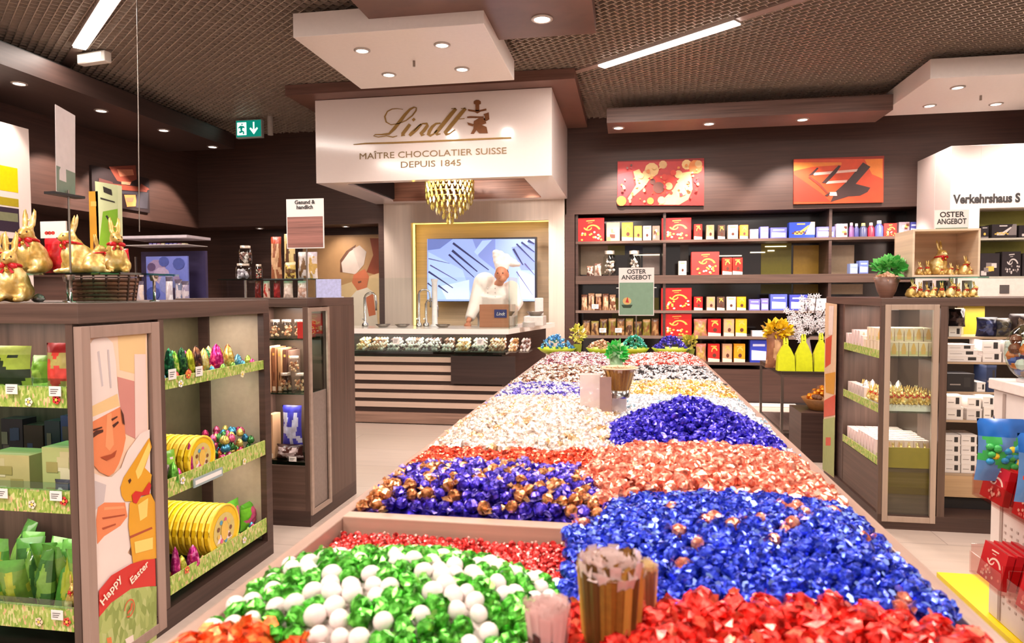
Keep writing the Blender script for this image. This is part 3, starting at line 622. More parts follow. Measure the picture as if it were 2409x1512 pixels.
tap('left chrome chocolate tap on the counter, by the chef poster', 858, 690); tap('middle chrome chocolate tap on the counter, before the screen edge', 985, 682); tap('chrome tap just left of the screen on the counter', 1002, 705, 7.62)
a = aY(1022, 655, 7.6); tag(MB().lathe([(.05, 0), (.05, .02), (.032, .03), (.032, a.z-WT-.05), (.04, a.z-WT-.03), (.04, a.z-WT-.01)], 16, (a.x, 7.6, WT+.006)).build('white_dispenser', pm((224, 222, 224), .25)), 'tall slim white cylinder standing on the counter before the screen', 'dispenser')
p0, p1 = aY(1255, 752, 7.9), aY(1298, 706, 7.9)
t = thing('tempering_machine', 'low white machine with steel bowl at the right end of the counter', 'machine', ((p0.x+p1.x)/2-.06, 7.9, WT+.006)); xm = (p0.x+p1.x)/2-.08
MB().box(xm-.13, 7.78, WT+.006, xm+.1, 8.1, WT+.12).build('case', pm((226, 220, 214), .3), t, .012); MB().lathe([(.06, .12), (.1, .17), (.105, .172), (.1, .165), (.05, .125)], 20, (xm-.01, 7.93, WT)).build('bowl', STEEL, t); MB().box(xm-.03, 8.02, WT+.12, xm+.07, 8.08, WT+.33).build('upright', pm((235, 230, 226), .3), t, .01)
for k, (px, lb) in enumerate(((905, 'beside the left tap'), (950, 'left of the middle tap'), (1045, 'right of the white cylinder'))):
    p = aY(px, 765, 7.5); tag(MB().lathe([(.001, 0), (.05, 0), (.085, .03), (.088, .03), (.052, -.0)], 18, (p.x, 7.45, WT+.008)).build('steel_dish', STEEL), 'shallow steel dish on the white worktop %s' % lb, 'dish')
# scales/plates stack beside machine
p = aY(1247, 752, 7.6); mb = MB()
for k in range(5): mb.lathe([(.001, k*.012), (.06, k*.012), (.08, .01+k*.012), (.001, .011+k*.012)], 16, (p.x, 7.5, WT+.007))
tag(mb.build('plate_stack', WHITE), 'small stack of white plates at the right end of the counter', 'plates')
# ------------------------------------------------------------------ THE COOK
def cook():
    Y = 8.02
    def q(px, py, dy=0.): return aY(px, py, Y+dy)
    mb = MB()
    head = q(1180, 645, -.1); neck = q(1174, 666, .0); ch = q(1163, 692, .06); hip = Vector((ch.x-.02, Y+.22, .95))
    mb.ell(head, (.078, .092, .105), 18, rot=(.35, 0, 0)); mb.ell(head+Vector((.01, -.055, -.055)), (.05, .05, .05), 12); mb.ell(head+Vector((.006, -.1, -.015)), (.014, .022, .026), 8)
    for s in (-1, 1): mb.ell(head+Vector((s*.078, .01, -.01)), (.012, .024, .034), 8)
    mb.tube([head+Vector((0, .01, -.05)), neck, ch+Vector((0, .02, .06))], [.05, .052, .06], 10)
    mb.tube([ch+Vector((0, .02, .08)), ch, (ch+hip)/2, hip], [.12, .155, .145, .16], 14)
    for s in (-1, 1): mb.tube([hip+Vector((s*.09, 0, 0)), hip+Vector((s*.1, -.03, -.45)), hip+Vector((s*.1, 0, -.88))], [.095, .065, .045], 10); mb.ell((hip.x+s*.1, Y+.17, .04), (.045, .12, .035), 10)
    shL, elL, haL = q(1130, 672, .03), q(1116, 722, -.08), q(1101, 758, -.24); shR, elR, haR = q(1203, 678, .03), q(1216, 712, -.12), q(1210, 728, -.30)
    for sh, el, ha, s in ((shL, elL, haL, 1), (shR, elR, haR, -1)):
        mb.tube([sh, (sh+el)/2, el, (el+ha)/2, ha], [.062, .055, .046, .04, .028], 10)
        d = (ha-el).normalized(); sd = d.cross(Vector((0, 0, 1))).normalized()
        mb.ell(ha+d*.035, (.036, .045, .02), 10)
        for f in range(4):
            o = ha+d*.06+sd*(.027-.018*f); ln = (.05, .062, .066, .052)[f]
            mb.tube([o, o+d*ln*.55+Vector((0, 0, -.006)), o+d*ln*.8+Vector((0, 0, -.03))], [.0095, .009, .007], 6)
        o = ha+d*.02-sd*.03*s; mb.tube([o, o-sd*.022*s+d*.025, o-sd*.024*s+d*.05+Vector((0, 0, -.01))], [.011, .0105, .008], 6)
    me = remesh(mb, 'person', pm((205, 136, 104), .5, var=.04), .0085, 2)
    p = meshobj('person', me); tag(p, 'cook in white jacket and tall toque bending over the counter before the screen', 'person')
    ct = MB()
    ct.tube([neck+Vector((0, .03, -.02)), ch+Vector((0, .03, .06)), ch, (ch+hip)/2, hip, hip+Vector((0, 0, -.12))], [.07, .15, .2, .2, .2, .2], 16)
    ct.ell(q(1141, 668, .08), (.145, .16, .145), 16); ct.ell(q(1172, 694, .06), (.19, .16, .15), 16); ct.ell(q(1158, 728, .08), (.22, .17, .2), 16); ct.ell(q(1196, 684, .06), (.09, .12, .11), 14)
    for sh, el, ha in ((shL, elL, haL), (shR, elR, haR)):
        ct.ell(sh, .095, 12); ct.tube([sh, (sh+el)/2, el, el.lerp(ha, .78)], [.095, .086, .078, .056], 12)
    me = remesh(ct, 'chef_jacket', pm((240, 232, 226), .7, var=.03, scale=14, bump=.5), .012, 2); c = meshobj('chef_jacket', me, p)
    mb = MB()
    for k in range(5): mb.ell(ch+Vector((-.045, -.178+.004*k, .07-.05*k)), .009, 6); mb.ell(ch+Vector((.045, -.178+.004*k, .07-.05*k)), .009, 6)
    o = mb.build('buttons', pm((210, 204, 198), .4)); o.parent = p
    # toque leaning to the left
    a = head+Vector((-.0, .03, .06)); b_ = q(1172, 592, .0)
    hat = MB(); hat.lathe([(.08, -.01), (.084, .07), (.078, .075)], 20, a, 0)
    for px_, py_, r_ in ((1180, 622, .09), (1174, 612, .075), (1170, 602, .06), (1167, 594, .045), (1183, 608, .07), (1195, 614, .072), (1207, 619, .06), (1218, 622, .035), (1176, 597, .05), (1190, 604, .05)): hat.ell(q(px_, py_, .0), (r_, .085, r_*.82), 12)
    me = remesh(hat, 'toque', pm((244, 238, 234), .7, var=.04, scale=18, bump=.6), .011, 2); meshobj('toque', me, p)
    hr = MB().ell(head+Vector((0, .03, .012)), (.082, .08, .075), 14).mesh('hair', pm((70, 46, 34), .7)); meshobj('hair', hr, p)
    ey = MB()
    for s in (-1, 1): ey.ell(head+Vector((s*.03, -.085, .012)), (.011, .008, .006), 8)
    ey.ell(head+Vector((.004, -.098, -.052)), (.02, .006, .005), 8, 1); o = ey.build('facial_features', [pm((50, 30, 26), .4), pm((160, 70, 62), .5)]); o.parent = p
    ap = MB().prism([(hip.x-.17, Y-.02, 1.15), (hip.x+.17, Y-.02, 1.15), (hip.x+.19, Y-.03, .5), (hip.x-.19, Y-.03, .5)], (0, .012, 0)).build('apron', pm((232, 224, 218), .7)); ap.parent = p
    tr = MB()
    for s in (-1, 1): tr.tube([hip+Vector((s*.09, 0, .02)), hip+Vector((s*.1, -.03, -.45)), Vector((hip.x+s*.1, Y+.22, .08))], [.12, .095, .085], 12)
    o = tr.build('trousers', pm((60, 56, 60), .8)); o.parent = p
cook()
# ------------------------------------------------------------------ BACK-LEFT RECESS: chef poster
t = thing('wall_poster', 'poster of a chef in tall white hat behind the left tap on the counter', 'poster', (-3.95, 9.68, .9))
MB().box(-4.9, 9.69, .7, -3.45, 9.72, 2.33).build('backing', pm((178, 140, 100), .5), t)
mb = MB(); c = [(196, 152, 104), (226, 208, 194), (150, 72, 44), (214, 196, 182), (214, 122, 84), (240, 226, 206), (120, 80, 60), (232, 200, 150)]
sh = [(0, [(745, 557), (897, 557), (897, 775), (745, 775)]), (2, [(870, 560), (897, 560), (897, 650), (862, 640), (878, 600)]), (7, [(745, 690), (897, 640), (897, 775), (745, 775)]),
      (6, [(800, 612), (815, 590), (838, 575), (832, 592), (806, 640), (800, 640)]), (1, [(803, 618), (822, 592), (846, 577), (862, 592), (856, 622), (836, 645), (806, 640)]), (3, [(830, 585), (846, 577), (862, 592), (856, 622), (846, 634)]), (4, [(832, 646), (858, 632), (868, 650), (862, 680), (842, 684), (828, 664)]),
      (5, [(838, 684), (864, 676), (882, 690), (890, 775), (820, 775), (824, 700)]), (4, [(860, 700), (878, 690), (884, 740), (868, 744)]), (6, [(842, 662), (850, 660), (850, 664), (843, 666)])]
art(mb, 'Y', 9.688, -.0008, sh); mb.build('print', [pm(x, .5, var=.04, scale=12) for x in c], t)
lamp_spot((-4.3, 9.3, 2.42), (-4.1, 9.7, 1.5), 14, 110, .8)
struct(MB().box(-6.3, 9.73, 0, -5.0, 9.75, 2.44).build('trim_5', WOODD))
downlight((aY(607, 537, 9.4).x, 9.45, 2.438), .05, None, 8, 80, .6, None, 'small downlight in the recess left of the chef poster'); downlight((aY(810, 533, 9.4).x, 9.45, 2.438), .05, None, 8, 80, .6, None, 'small downlight in the recess above the chef poster')
# ================================================================== RIGHT BACK WALL SHELVING
YS = 9.22; X0, X1 = -.72, 3.6
ZR = [aY(1700, y, YS).z for y in (562, 646, 730, 791, 852)]
t = thing('wall_shelving', 'long dark wooden wall shelving full of chocolate boxes along the back wall', 'shelving', (1.4, YS, 0))
for k, z in enumerate(ZR):
    th = .035 if k != 1 else .11; a, b_ = X0, X1
    if k == 4: b_ = 1.7
    MB().box(a, YS, z-th, b_, 9.7, z).build('shelf', WOOD if k in (0, 1, 4) else pm((120, 100, 90), .3), t)
for x in (X0+.0, aY(1560, 600, YS).x, aY(1950, 600, YS).x, X1-.03): MB().box(x, YS+.01, .44, x+.035, 9.7, 2.5).build('upright', WOODD, t)
MB().box(X0, 9.70, .45, X1, 9.73, 2.49).build('back_panel', pm((44, 34, 32), .12, spec=.8), t)
PC = [pm(x, .3) for x in ((196, 172, 142), (132, 124, 40), (170, 150, 142), (176, 138, 50), (110, 70, 40), (96, 90, 84), (40, 44, 70))]
for k, (a, b_, y0, y1) in enumerate(((1366, 1430, 578, 646), (1430, 1470, 576, 600), (1512, 1552, 596, 646), (1790, 1862, 572, 646), (1866, 1946, 576, 646), (1950, 2010, 576, 646), (1790, 1862, 668, 690), (1866, 1946, 668, 690), (1372, 1440, 735, 790), (1440, 1550, 700, 790), (1950, 2030, 668, 692), (1600, 1620, 572, 640), (1470, 1512, 575, 596))):
    p, q = aY(a, y1, 9.69), aY(b_, y0, 9.69); bp = MB().box(p.x, 9.692, p.z, q.x, 9.699, q.z).build('painted_reflection', PC[(0, 1, 2, 1, 3, 0, 1, 3, 4, 1, 0, 5, 6)[k]], t)  # room reflections in the shelving back, put in as flat colour patches
for a, b_, y in ((1800, 1850, 578), (1806, 1822, 588), (1490, 1552, 598), (1690, 1745, 600), (1765, 1800, 592)):
    p, q = aY(a, y+3, 9.685), aY(b_, y, 9.685); MB().box(p.x, 9.684, p.z, q.x, 9.69, q.z).build('reflected_glow_line', pm((255, 240, 205), .4, emit=1.6), t)  # glowing strips imitating bright lines reflected in the shelving back
for x in (-.2, .7, 1.6, 2.5, 3.2): lamp_spot((x, 8.9, 2.46), (x, 9.3, 1.3), 30, 120, .8, .08)  # spots added in mid-air to brighten the shelf goods, no fittings
G = ((226, 178, 84), (238, 214, 196), (96, 52, 40))
Wn = ['top', 'second', 'third', 'fourth', 'bottom']
def pk(row, a, b_, top, rgb, style, label, dp=.14, cols=G, name='chocolate_box', cat='box', dy=.03):
    z0 = ZR[row]; p, q = aY(a, top, YS+dy), aY(b_, top, YS+dy)
    return carton(name, label, cat, p.x, q.x, YS+dy, z0, q.z, dp, rgb, style, cols)
RED = (206, 34, 34)
for r, a, b_, tp, nm in ((0, 1356, 1421, 512, 'at the left end of the top shelf, upper row'), (0, 1557, 1626, 512, 'on the top shelf below the left red picture'), (1, 1627, 1692, 592, 'on the second shelf, paler red'), (2, 1556, 1627, 677, 'on third shelf, right of the green offer sign'), (3, 1556, 1627, 738, 'on the fourth shelf, lowest of the column')):
    pk(r, a, b_, tp, (198, 60, 56) if r == 1 else RED, 'gift', 'large red gift box %s' % nm)
BL = ((200, 205, 235), (120, 140, 215), (236, 232, 240)); WB = ((226, 182, 90), (220, 200, 180), (120, 84, 60))
items = [(0, 1427, 1458, 523, (208, 160, 124), 'blocks', 'tan and pink'), (0, 1463, 1489, 523, (226, 172, 60), 'slim', 'golden yellow'), (0, 1492, 1510, 531, (216, 158, 74), 'slim', 'dull gold'), (0, 1513, 1532, 531, (232, 222, 206), 'plain', 'cream white'), (0, 1535, 1552, 531, (150, 118, 104), 'blocks', 'brown and white'),
    (0, 1633, 1652, 527, (200, 44, 36), 'slim', 'slim red'), (0, 1662, 1680, 529, (190, 156, 124), 'slim', 'slim tan'), (0, 1689, 1706, 529, (90, 66, 56), 'slim', 'slim dark brown'), (0, 1713, 1736, 529, (232, 206, 190), 'plain', 'pale pink'), (0, 1741, 1760, 529, (226, 146, 44), 'slim', 'slim orange'),
    (0, 1765, 1784, 539, (176, 170, 214), 'blue', 'small lilac'), (0, 1789, 1808, 533, (110, 110, 196), 'blue', 'small blue and lilac'), (0, 1813, 1851, 535, (96, 98, 190), 'blue', 'wide blue and white'), (0, 1857, 1917, 522, (38, 66, 178), 'scenic', 'large royal blue scenic'), (0, 1921, 1964, 533, (96, 96, 176), 'blue', 'wide dusky blue'),
    (0, 1968, 1994, 526, (196, 180, 200), 'blocks', 'mauve speckled'), (0, 2080, 2110, 525, (190, 40, 32), 'gift', 'square red right-end'), (0, 2115, 2140, 522, (150, 130, 140), 'blocks', 'grey-brown right-end'), (0, 2142, 2158, 522, (72, 74, 150), 'blue', 'narrow violet-blue right-end'),
    (1, 1597, 1615, 614, (236, 226, 206), 'plain', 'narrow cream'), (1, 1700, 1722, 606, (204, 52, 36), 'slim', 'red left-hand'), (1, 1724, 1747, 606, (198, 44, 34), 'slim', 'red right-hand'), (1, 2000, 2018, 620, (134, 150, 200), 'blue', 'small pale blue'), (1, 2022, 2043, 613, (96, 112, 170), 'blue', 'small steel blue'),
    (2, 1633, 1653, 698, RED, 'slim', 'slim red'), (2, 1663, 1682, 698, (190, 152, 122), 'slim', 'slim tan'), (2, 1687, 1705, 698, (92, 66, 56), 'slim', 'slim dark brown'), (2, 1710, 1731, 698, (236, 214, 200), 'plain', 'slim pinkish white'), (2, 1734, 1755, 698, (230, 168, 30), 'slim', 'slim yellow'),
    (2, 1763, 1788, 704, (122, 116, 196), 'blue', 'small lilac-blue'), (2, 1791, 1808, 702, (136, 128, 200), 'blue', 'narrow lilac-blue'), (2, 1813, 1852, 692, (92, 104, 200), 'blue', 'large blue and white'), (2, 1858, 1900, 693, (72, 78, 178), 'blue', 'large violet-blue'), (2, 1905, 1952, 702, (226, 222, 226), 'blue', 'white and blue'),
    (3, 1666, 1696, 750, RED, 'slim', 'tall red'), (3, 1703, 1727, 750, (196, 156, 120), 'slim', 'tall tan'), (3, 1731, 1757, 750, (228, 172, 36), 'slim', 'tall yellow'),
    (4, 1666, 1693, 809, (204, 40, 34), 'slim', 'tall red'), (4, 1700, 1722, 809, (196, 150, 116), 'slim', 'tall tan'), (4, 1727, 1753, 809, (230, 150, 30), 'slim', 'tall orange'), (4, 1765, 1806, 800, (52, 66, 176), 'blue', 'big deep blue')]
for r, a, b_, tp, rgb, st, nm in items:
    pk(r, a, b_, tp, rgb, st, '%s carton on the %s shelf of the back wall shelving' % (nm, Wn[r]), .12, BL if st == 'blue' else G)
pk(3, 1770, 1804, 778, (222, 222, 240), 'blue', 'white-topped blue box on the fourth shelf beside the yellow sunflower bag', .12, BL)
def bottle(row, px, top, w_, col, cap, nm):
    p = aY(px, top, YS+.08); h = p.z-ZR[row]; r = w_*YS/1600/2
    t = thing('gift_bottle', '%s bottle on the top shelf of the back wall shelving' % nm, 'bottle', (p.x, YS+.08, ZR[row]+.001))
    MB().lathe([(r, 0), (r, h*.6), (r*.5, h*.78), (r*.45, h*.8)], 12).build('bottle_body', pm(col, .3), t, world=False); MB().lathe([(r*.55, h*.8), (r*.5, h)], 10).build('cap', pm(cap, .35), t, world=False)
for px, tp, w_, c1, c2, nm in ((2003, 524, 12, (110, 70, 120), (210, 190, 200), 'plum purple'), (2015, 526, 11, (60, 60, 120), (235, 230, 235), 'white-capped navy'), (2031, 525, 16, (70, 74, 110), (235, 220, 140), 'grey-blue yellow-capped'), (2049, 524, 14, (200, 40, 60), (238, 220, 220), 'crimson'), (2068, 519, 18, (86, 96, 170), (210, 214, 235), 'silver-blue')): bottle(0, px, tp, w_, c1, c2, nm)
# bags, hearts and small goods on the left shelves
def goods(row, a, b_, tp, n, cols, nm, nm2='confectionery_bag'):
    for k in range(n):
        x0 = a+(b_-a)*k/n; x1 = a+(b_-a)*(k+.94)/n; p, q = aY(x0, tp+random.Random(k+a).randint(-3, 4), YS+.1), aY(x1, tp, YS+.1)
        bag(nm2, '%s on the %s shelf behind the green offer sign' % (nm, Wn[row]), 'sweet bag', (p.x+q.x)/2, YS+.1, ZR[row]+.001, q.x-p.x, .07, p.z-ZR[row], [cols[k % len(cols)], cols[(k+1) % len(cols)], cols[(k+2) % len(cols)]], '%s, %s shelf' % (nm, Wn[row]), 0, k)
goods(2, 1367, 1450, 690, 5, [(176, 130, 96), (216, 184, 150), (120, 76, 56)], 'small brown and tan bag of chocolates')
goods(3, 1370, 1552, 752, 9, [(140, 96, 60), (190, 150, 100), (96, 66, 48), (150, 136, 60)], 'dark golden bag of chocolates')
goods(1, 1380, 1416, 622, 2, [(110, 76, 66), (206, 190, 176), (150, 110, 92)], 'low brown and white bag of sweets')
for px, nm in ((1434, 'left'), (1492, 'right')):
    p = aY(px, 590, YS+.12); jar('glass jar of silver-wrapped balls on the second shelf, %s of the two' % nm, p.x, YS+.12, ZR[1]+.001, .085, p.z-ZR[1], ((214, 208, 202), (150, 130, 116)))
for r, a, b_, tp, nm in ((3, 1631, 1664, 750, 'on the fourth shelf'), (4, 1636, 1662, 808, 'on the bottom shelf')):
    p, q = aY(a, tp, YS+.08), aY(b_, tp, YS+.08); bag('sweet_pouch', 'salmon and gold heart-patterned pouch %s beside the tall red carton' % nm, 'pouch', (p.x+q.x)/2, YS+.08, ZR[r]+.001, q.x-p.x, .07, p.z-ZR[r], [(214, 150, 124), (196, 160, 90), (220, 130, 110)])
for px, py, nm in ((1368, 771, 'leftmost, on the fourth shelf edge'), (1418, 771, 'on the fourth shelf edge left of the offer sign'), (1455, 771, 'small, on the fourth shelf edge under the offer sign'), (1400, 715, 'on the third shelf edge at the left')):
    p = aY(px, py+4, YS-.004); price_tag(p.x, YS-.003, p.z-.01, .09, .06, 'white price card %s' % nm)
# pictures
def picture(name, label, pts, Y, shapes, cols, edge):
    p = [aY(x, y, Y) for x, y in pts]; x0, x1, z0, z1 = p[0].x, p[1].x, p[3].z, p[0].z
    t = thing(name, label, 'picture', ((x0+x1)/2, Y, z0))
    MB().box(x0, Y-.03, z0, x1, 9.2, z1).build('canvas', pm(edge, .5), t)
    mb = MB(); art(mb, 'Y', Y-.0305, -.0006, shapes); mb.build('print', [pm(c, .45, var=.08, scale=14) for c in cols], t)
def zp(l): return [(1340+a/2.868, 340+b/2.868) for a, b in l]
rnd = random.Random(5)
sh = [(0, [(1453, 381), (1656, 378), (1656, 483), (1453, 483)]), (1, zp([(325, 200), (420, 180), (440, 300), (325, 405)])), (6, zp([(580, 210), (700, 200), (720, 300), (640, 340), (560, 330)])), (2, zp([(430, 180), (470, 165), (500, 220), (540, 235), (500, 290), (430, 350), (405, 378), (392, 365), (450, 270), (440, 220)])),
      (2, zp([(700, 300), (760, 190), (820, 180), (830, 300), (800, 370), (740, 405), (600, 405), (640, 360)])), (3, zp([(720, 260), (770, 240), (790, 330), (740, 360), (720, 330)]))]
for cx, cy, r, mi in ((555, 170, 48, 3), (520, 200, 30, 2), (630, 135, 28, 2), (790, 135, 34, 3), (850, 150, 48, 4), (870, 130, 25, 2), (350, 380, 34, 4), (545, 380, 24, 4), (735, 200, 28, 3), (620, 375, 26, 2), (670, 280, 26, 2), (855, 245, 18, 1), (600, 290, 40, 5), (640, 220, 22, 6), (560, 250, 20, 5), (800, 290, 22, 3), (765, 320, 24, 3), (480, 210, 20, 3), (700, 190, 20, 6)):
    sh.append((mi, zp([(cx+r*math.cos(k*PI/5), cy+r*math.sin(k*PI/5)) for k in range(10)])))
for i in range(46):
    cx, cy, r = rnd.uniform(345, 890), rnd.uniform(135, 390), rnd.uniform(5, 15); sh.append((rnd.choice((1, 2, 3, 4, 5, 6)), zp([(cx+r*rnd.uniform(.6, 1.2)*math.cos(k*PI/4), cy+r*rnd.uniform(.6, 1.2)*math.sin(k*PI/4)) for k in range(8)])))
picture('wall_picture', 'red picture of golden nuts and stars on the back wall, left of two', [(1453, 380), (1656, 378), (1656, 483), (1453, 483)], 9.19, sh, [(196, 40, 36), (170, 52, 60), (224, 178, 120), (236, 196, 130), (228, 134, 60), (110, 60, 50), (220, 52, 26)], (150, 26, 24))
sh = [(0, [(1867, 375), (2078, 373), (2078, 476), (1867, 480)]), (1, zp([(1512, 120), (1835, 120), (1835, 138), (1640, 150), (1512, 178)])), (1, zp([(1990, 100), (2112, 95), (2112, 230), (2040, 200)])), (4, zp([(1512, 200), (1600, 260), (1700, 330), (1760, 385), (1512, 385)])), (2, zp([(1980, 120), (2030, 150), (1930, 265), (2030, 290), (2010, 320), (1960, 345), (1880, 350), (1760, 388), (1790, 320), (1870, 250)])),
      (3, zp([(1640, 190), (1945, 165), (1935, 182), (1650, 208)])), (3, zp([(1720, 248), (1875, 238), (1868, 255), (1730, 265)])), (2, zp([(1610, 210), (1670, 155), (1680, 160), (1640, 205)])), (2, zp([(1700, 258), (1815, 140), (1830, 145), (1800, 190), (1730, 262)])), (3, zp([(1750, 320), (1800, 320), (1805, 345), (1755, 345)])), (2, zp([(1720, 345), (1755, 318), (1757, 330), (1740, 350)])), (5, zp([(1620, 212), (1690, 262), (1750, 330), (1740, 335), (1680, 275), (1612, 222)]))]
picture('wall_picture', 'orange-red picture of dark chocolate bars on the back wall, right of two', [(1867, 375), (2078, 373), (2078, 478), (1867, 480)], 9.19, sh, [(214, 70, 26), (232, 128, 40), (60, 32, 30), (232, 190, 176), (196, 48, 26), (120, 44, 26)], (150, 40, 20))
# ------------------------------------------------------------------ RIGHT: white museum wall
t = thing('shop_portal', 'white museum shop wall block with black lettering and shelf opening at the right edge', 'shop wall', (4.5, 8.3, 0))
px0 = 3.5; a = aY(2305, 490, 8.3); mb = MB()
mb.box(px0, 8.3, 0, a.x, 8.7, 3.05); mb.box(a.x, 8.3, a.z, 6.5, 8.7, 3.05); mb.box(px0, 8.7, 0, px0+.04, 9.2, 3.05); mb.box(a.x, 8.3, 0, 6.5, 8.7, aY(2350, 690, 8.3).z-.3)
mb.build('wall_block', pm((232, 220, 214), .5, var=.01), t, .003)
MB().box(a.x, 8.66, .9, 6.5, 8.69, a.z).build('recess_back', pm((150, 146, 70), .5), t)
zs2 = [aY(2350, y, 8.35).z for y in (560, 650)]
for z in zs2: MB().box(a.x, 8.32, z-.02, 6.5, 8.66, z).build('shelf', pm((170, 164, 150), .4), t)
c0, c1 = aY(2305, 692, 8.05), aY(2305, 655, 8.05)
MB().box(aY(2240, 690, 8.05).x, 8.02, 0, 6.5, 8.3, c1.z).build('sill_block', pm((236, 224, 214), .4), t)
p = aY(2363, 680, 8.015); MB().box(p.x-.045, 8.012, p.z-.045, p.x+.045, 8.019, p.z+.045).build('dark_mark', pm((90, 82, 80), .5), t)
text('lettering', 'Verkehrshaus S', .132, (aY(2243, 478, 8.3).x, 8.296, aY(2243, 478, 8.3).z), INK, t, align='LEFT', extr=.001, bold=.005, sx=.80)
lamp_spot((4.3, 7.95, 3.45), (4.2, 8.32, 2.2), 28, 62, .35, .04)
k = 0
for zi, (z, row) in enumerate(((zs2[0], ((2308, 2326, 532), (2334, 2392, 528), (2398, 2430, 530))), (zs2[1], ((2306, 2352, 596), (2358, 2402, 592), (2406, 2440, 596))))):
    for a_, b_, tp in row:
        p, q = aY(a_, tp, 8.36), aY(b_, tp, 8.36)
        carton('gift_box', 'black gift box with %s in the museum wall, %s shelf, %s' % (('silver ring', 'silver label', 'grey blocks', 'pale lettering', 'golden pattern', 'plain front')[k], ('upper', 'lower')[zi], ('left', 'middle', 'right')[k % 3]), 'box', p.x, q.x, 8.36, z, p.z, .15, (44, 38, 40), ('plain', 'scenic', 'blocks', 'blocks', 'gift', 'tag')[k], ((190, 180, 176), (120, 110, 108), (214, 170, 80))); k += 1
# ------------------------------------------------------------------ LEFT WALL
t = thing('shop_portal', 'white portal with yellow panel at the left edge', 'shop wall', (-6.0, 5.0, 0)); mb = MB()
mb.box(-6.28, 4.2, 0, -5.9, 5.93, 3.1); mb.build('wall_block', pm((226, 208, 200), .5, var=.01), t, .003)
mb = MB(); ya = aX(27, 400, -5.9).y
def xq(a, b_, y0, y1, mi, off): mb.face([(-5.9+off, aX(a, 0, -5.9).y if a > 0 else 4.3, aX(20, y1, -5.9).z), (-5.9+off, aX(b_, 0, -5.9).y, aX(20, y1, -5.9).z), (-5.9+off, aX(b_, 0, -5.9).y, aX(20, y0, -5.9).z), (-5.9+off, aX(a, 0, -5.9).y if a > 0 else 4.3, aX(20, y0, -5.9).z)], mi)
xq(-1, 27, 392, 450, 0, .002); xq(-1, 27, 465, 484, 1, .002); xq(-1, 27, 488, 545, 2, .002); xq(-1, 24, 500, 520, 3, .003); xq(-1, 27, 560, 640, 2, .002)
mb.build('display_panels', [pm((240, 200, 0), .4), pm((170, 150, 30), .4), pm((50, 34, 50), .5), pm((120, 120, 90), .5)], t)
def zl(l): return [(a/3.011, b/3.012) for a, b in l]
t = thing('wall_picture', 'dark picture of dancing chocolate pieces on the left wall', 'picture', (-6.28, 7.3, 2.45)); XP = -6.27
pp = [aX(x, y, XP) for x, y in ((215, 388), (350, 405), (350, 491), (215, 478))]; MB().box(-6.3, pp[0].y, pp[3].z, XP, pp[1].y, pp[0].z-.0).build('canvas', pm((44, 30, 30), .5), t)
sh = [(1, zl([(770, 1180), (960, 1170), (970, 1270), (900, 1300), (830, 1280)])), (2, zl([(830, 1200), (940, 1200), (950, 1240), (850, 1250)])), (1, zl([(790, 1300), (1050, 1330), (1040, 1360), (800, 1340)])), (3, zl([(880, 1380), (960, 1380), (970, 1460), (900, 1465)])), (4, zl([(830, 1350), (1050, 1365), (1045, 1480), (960, 1470), (970, 1380), (830, 1370)])), (2, zl([(890, 1400), (950, 1400), (940, 1430), (900, 1430)])), (5, zl([(700, 1260), (800, 1290), (790, 1330), (700, 1300)])), (2, zl([(860, 1285), (930, 1290), (920, 1310), (860, 1305)])), (1, zl([(1000, 1300), (1060, 1340), (1040, 1350), (990, 1320)]))]
mb = MB(); art(mb, 'X', XP, .0008, sh); mb.build('print', [pm(c, .5) for c in ((44, 30, 30), (130, 60, 44), (196, 120, 90), (230, 140, 80), (60, 54, 60), (90, 50, 44))], t)
# low wall unit with header, blue display board and goods
t = thing('wall_unit', 'white-topped wall unit with blue picture board behind the foil rabbits', 'display unit', (-4.9, 6.6, 0)); Yb = 6.6
def rect(a, b_, y0, y1, Y=Yb): p, q = aY(a, y1, Y), aY(b_, y0, Y); return p.x, q.x, p.z, q.z
x0, x1, z0, z1 = rect(286, 440, 612, 705); MB().box(x0, Yb+.32, 0, x1, Yb+.36, z1+.12).build('back_board', pm((70, 60, 100), .5), t)
x0, x1, z0, z1 = rect(346, 441, 602, 705); MB().box(x0, Yb, .5, x1, Yb+.02, z1).build('blue_board', pm((112, 124, 206), .45, var=.12, scale=9), t)
xa, xb, za, zb_ = rect(280, 462, 552, 562); MB().box(xa, Yb-.02, za, xb-.1, Yb+.4, zb_).build('header', pm((214, 204, 214), .4), t)
xa, xb, za, zb_ = rect(290, 440, 574, 578); MB().box(xa, Yb-.02, za, xb, Yb+.36, zb_).build('shelf', pm((225, 220, 220), .4), t)
MB().box(xa, Yb+.02, 0, xb, Yb+.34, 1.35).build('base_cabinet', WOODD, t); xe = rect(300, 336, 0, 1)[0]; MB().box(xe, Yb+.0, 1.35, xe+.01, Yb+.02, z1).build('post', STEEL, t)
mb = MB(); a = rect(346, 441, 602, 705)
for i, (px, py, r, mi) in enumerate(((368, 632, 22, 0), (380, 648, 20, 1), (356, 628, 10, 2), (400, 668, 26, 3), (385, 615, 12, 4), (420, 620, 14, 4), (410, 690, 14, 2), (432, 680, 10, 1), (360, 690, 16, 4), (415, 655, 8, 0))):
    mb.face([aY(px+r*math.cos(k*PI/5), py+r*math.sin(k*PI/5), Yb-.002-.001*i) for k in range(10)], mi)
mb.build('bear_print', [pm(c, .5, var=.1) for c in ((150, 130, 170), (176, 158, 190), (90, 70, 110), (130, 140, 200), (70, 84, 160))], t)
rnd = random.Random(9)
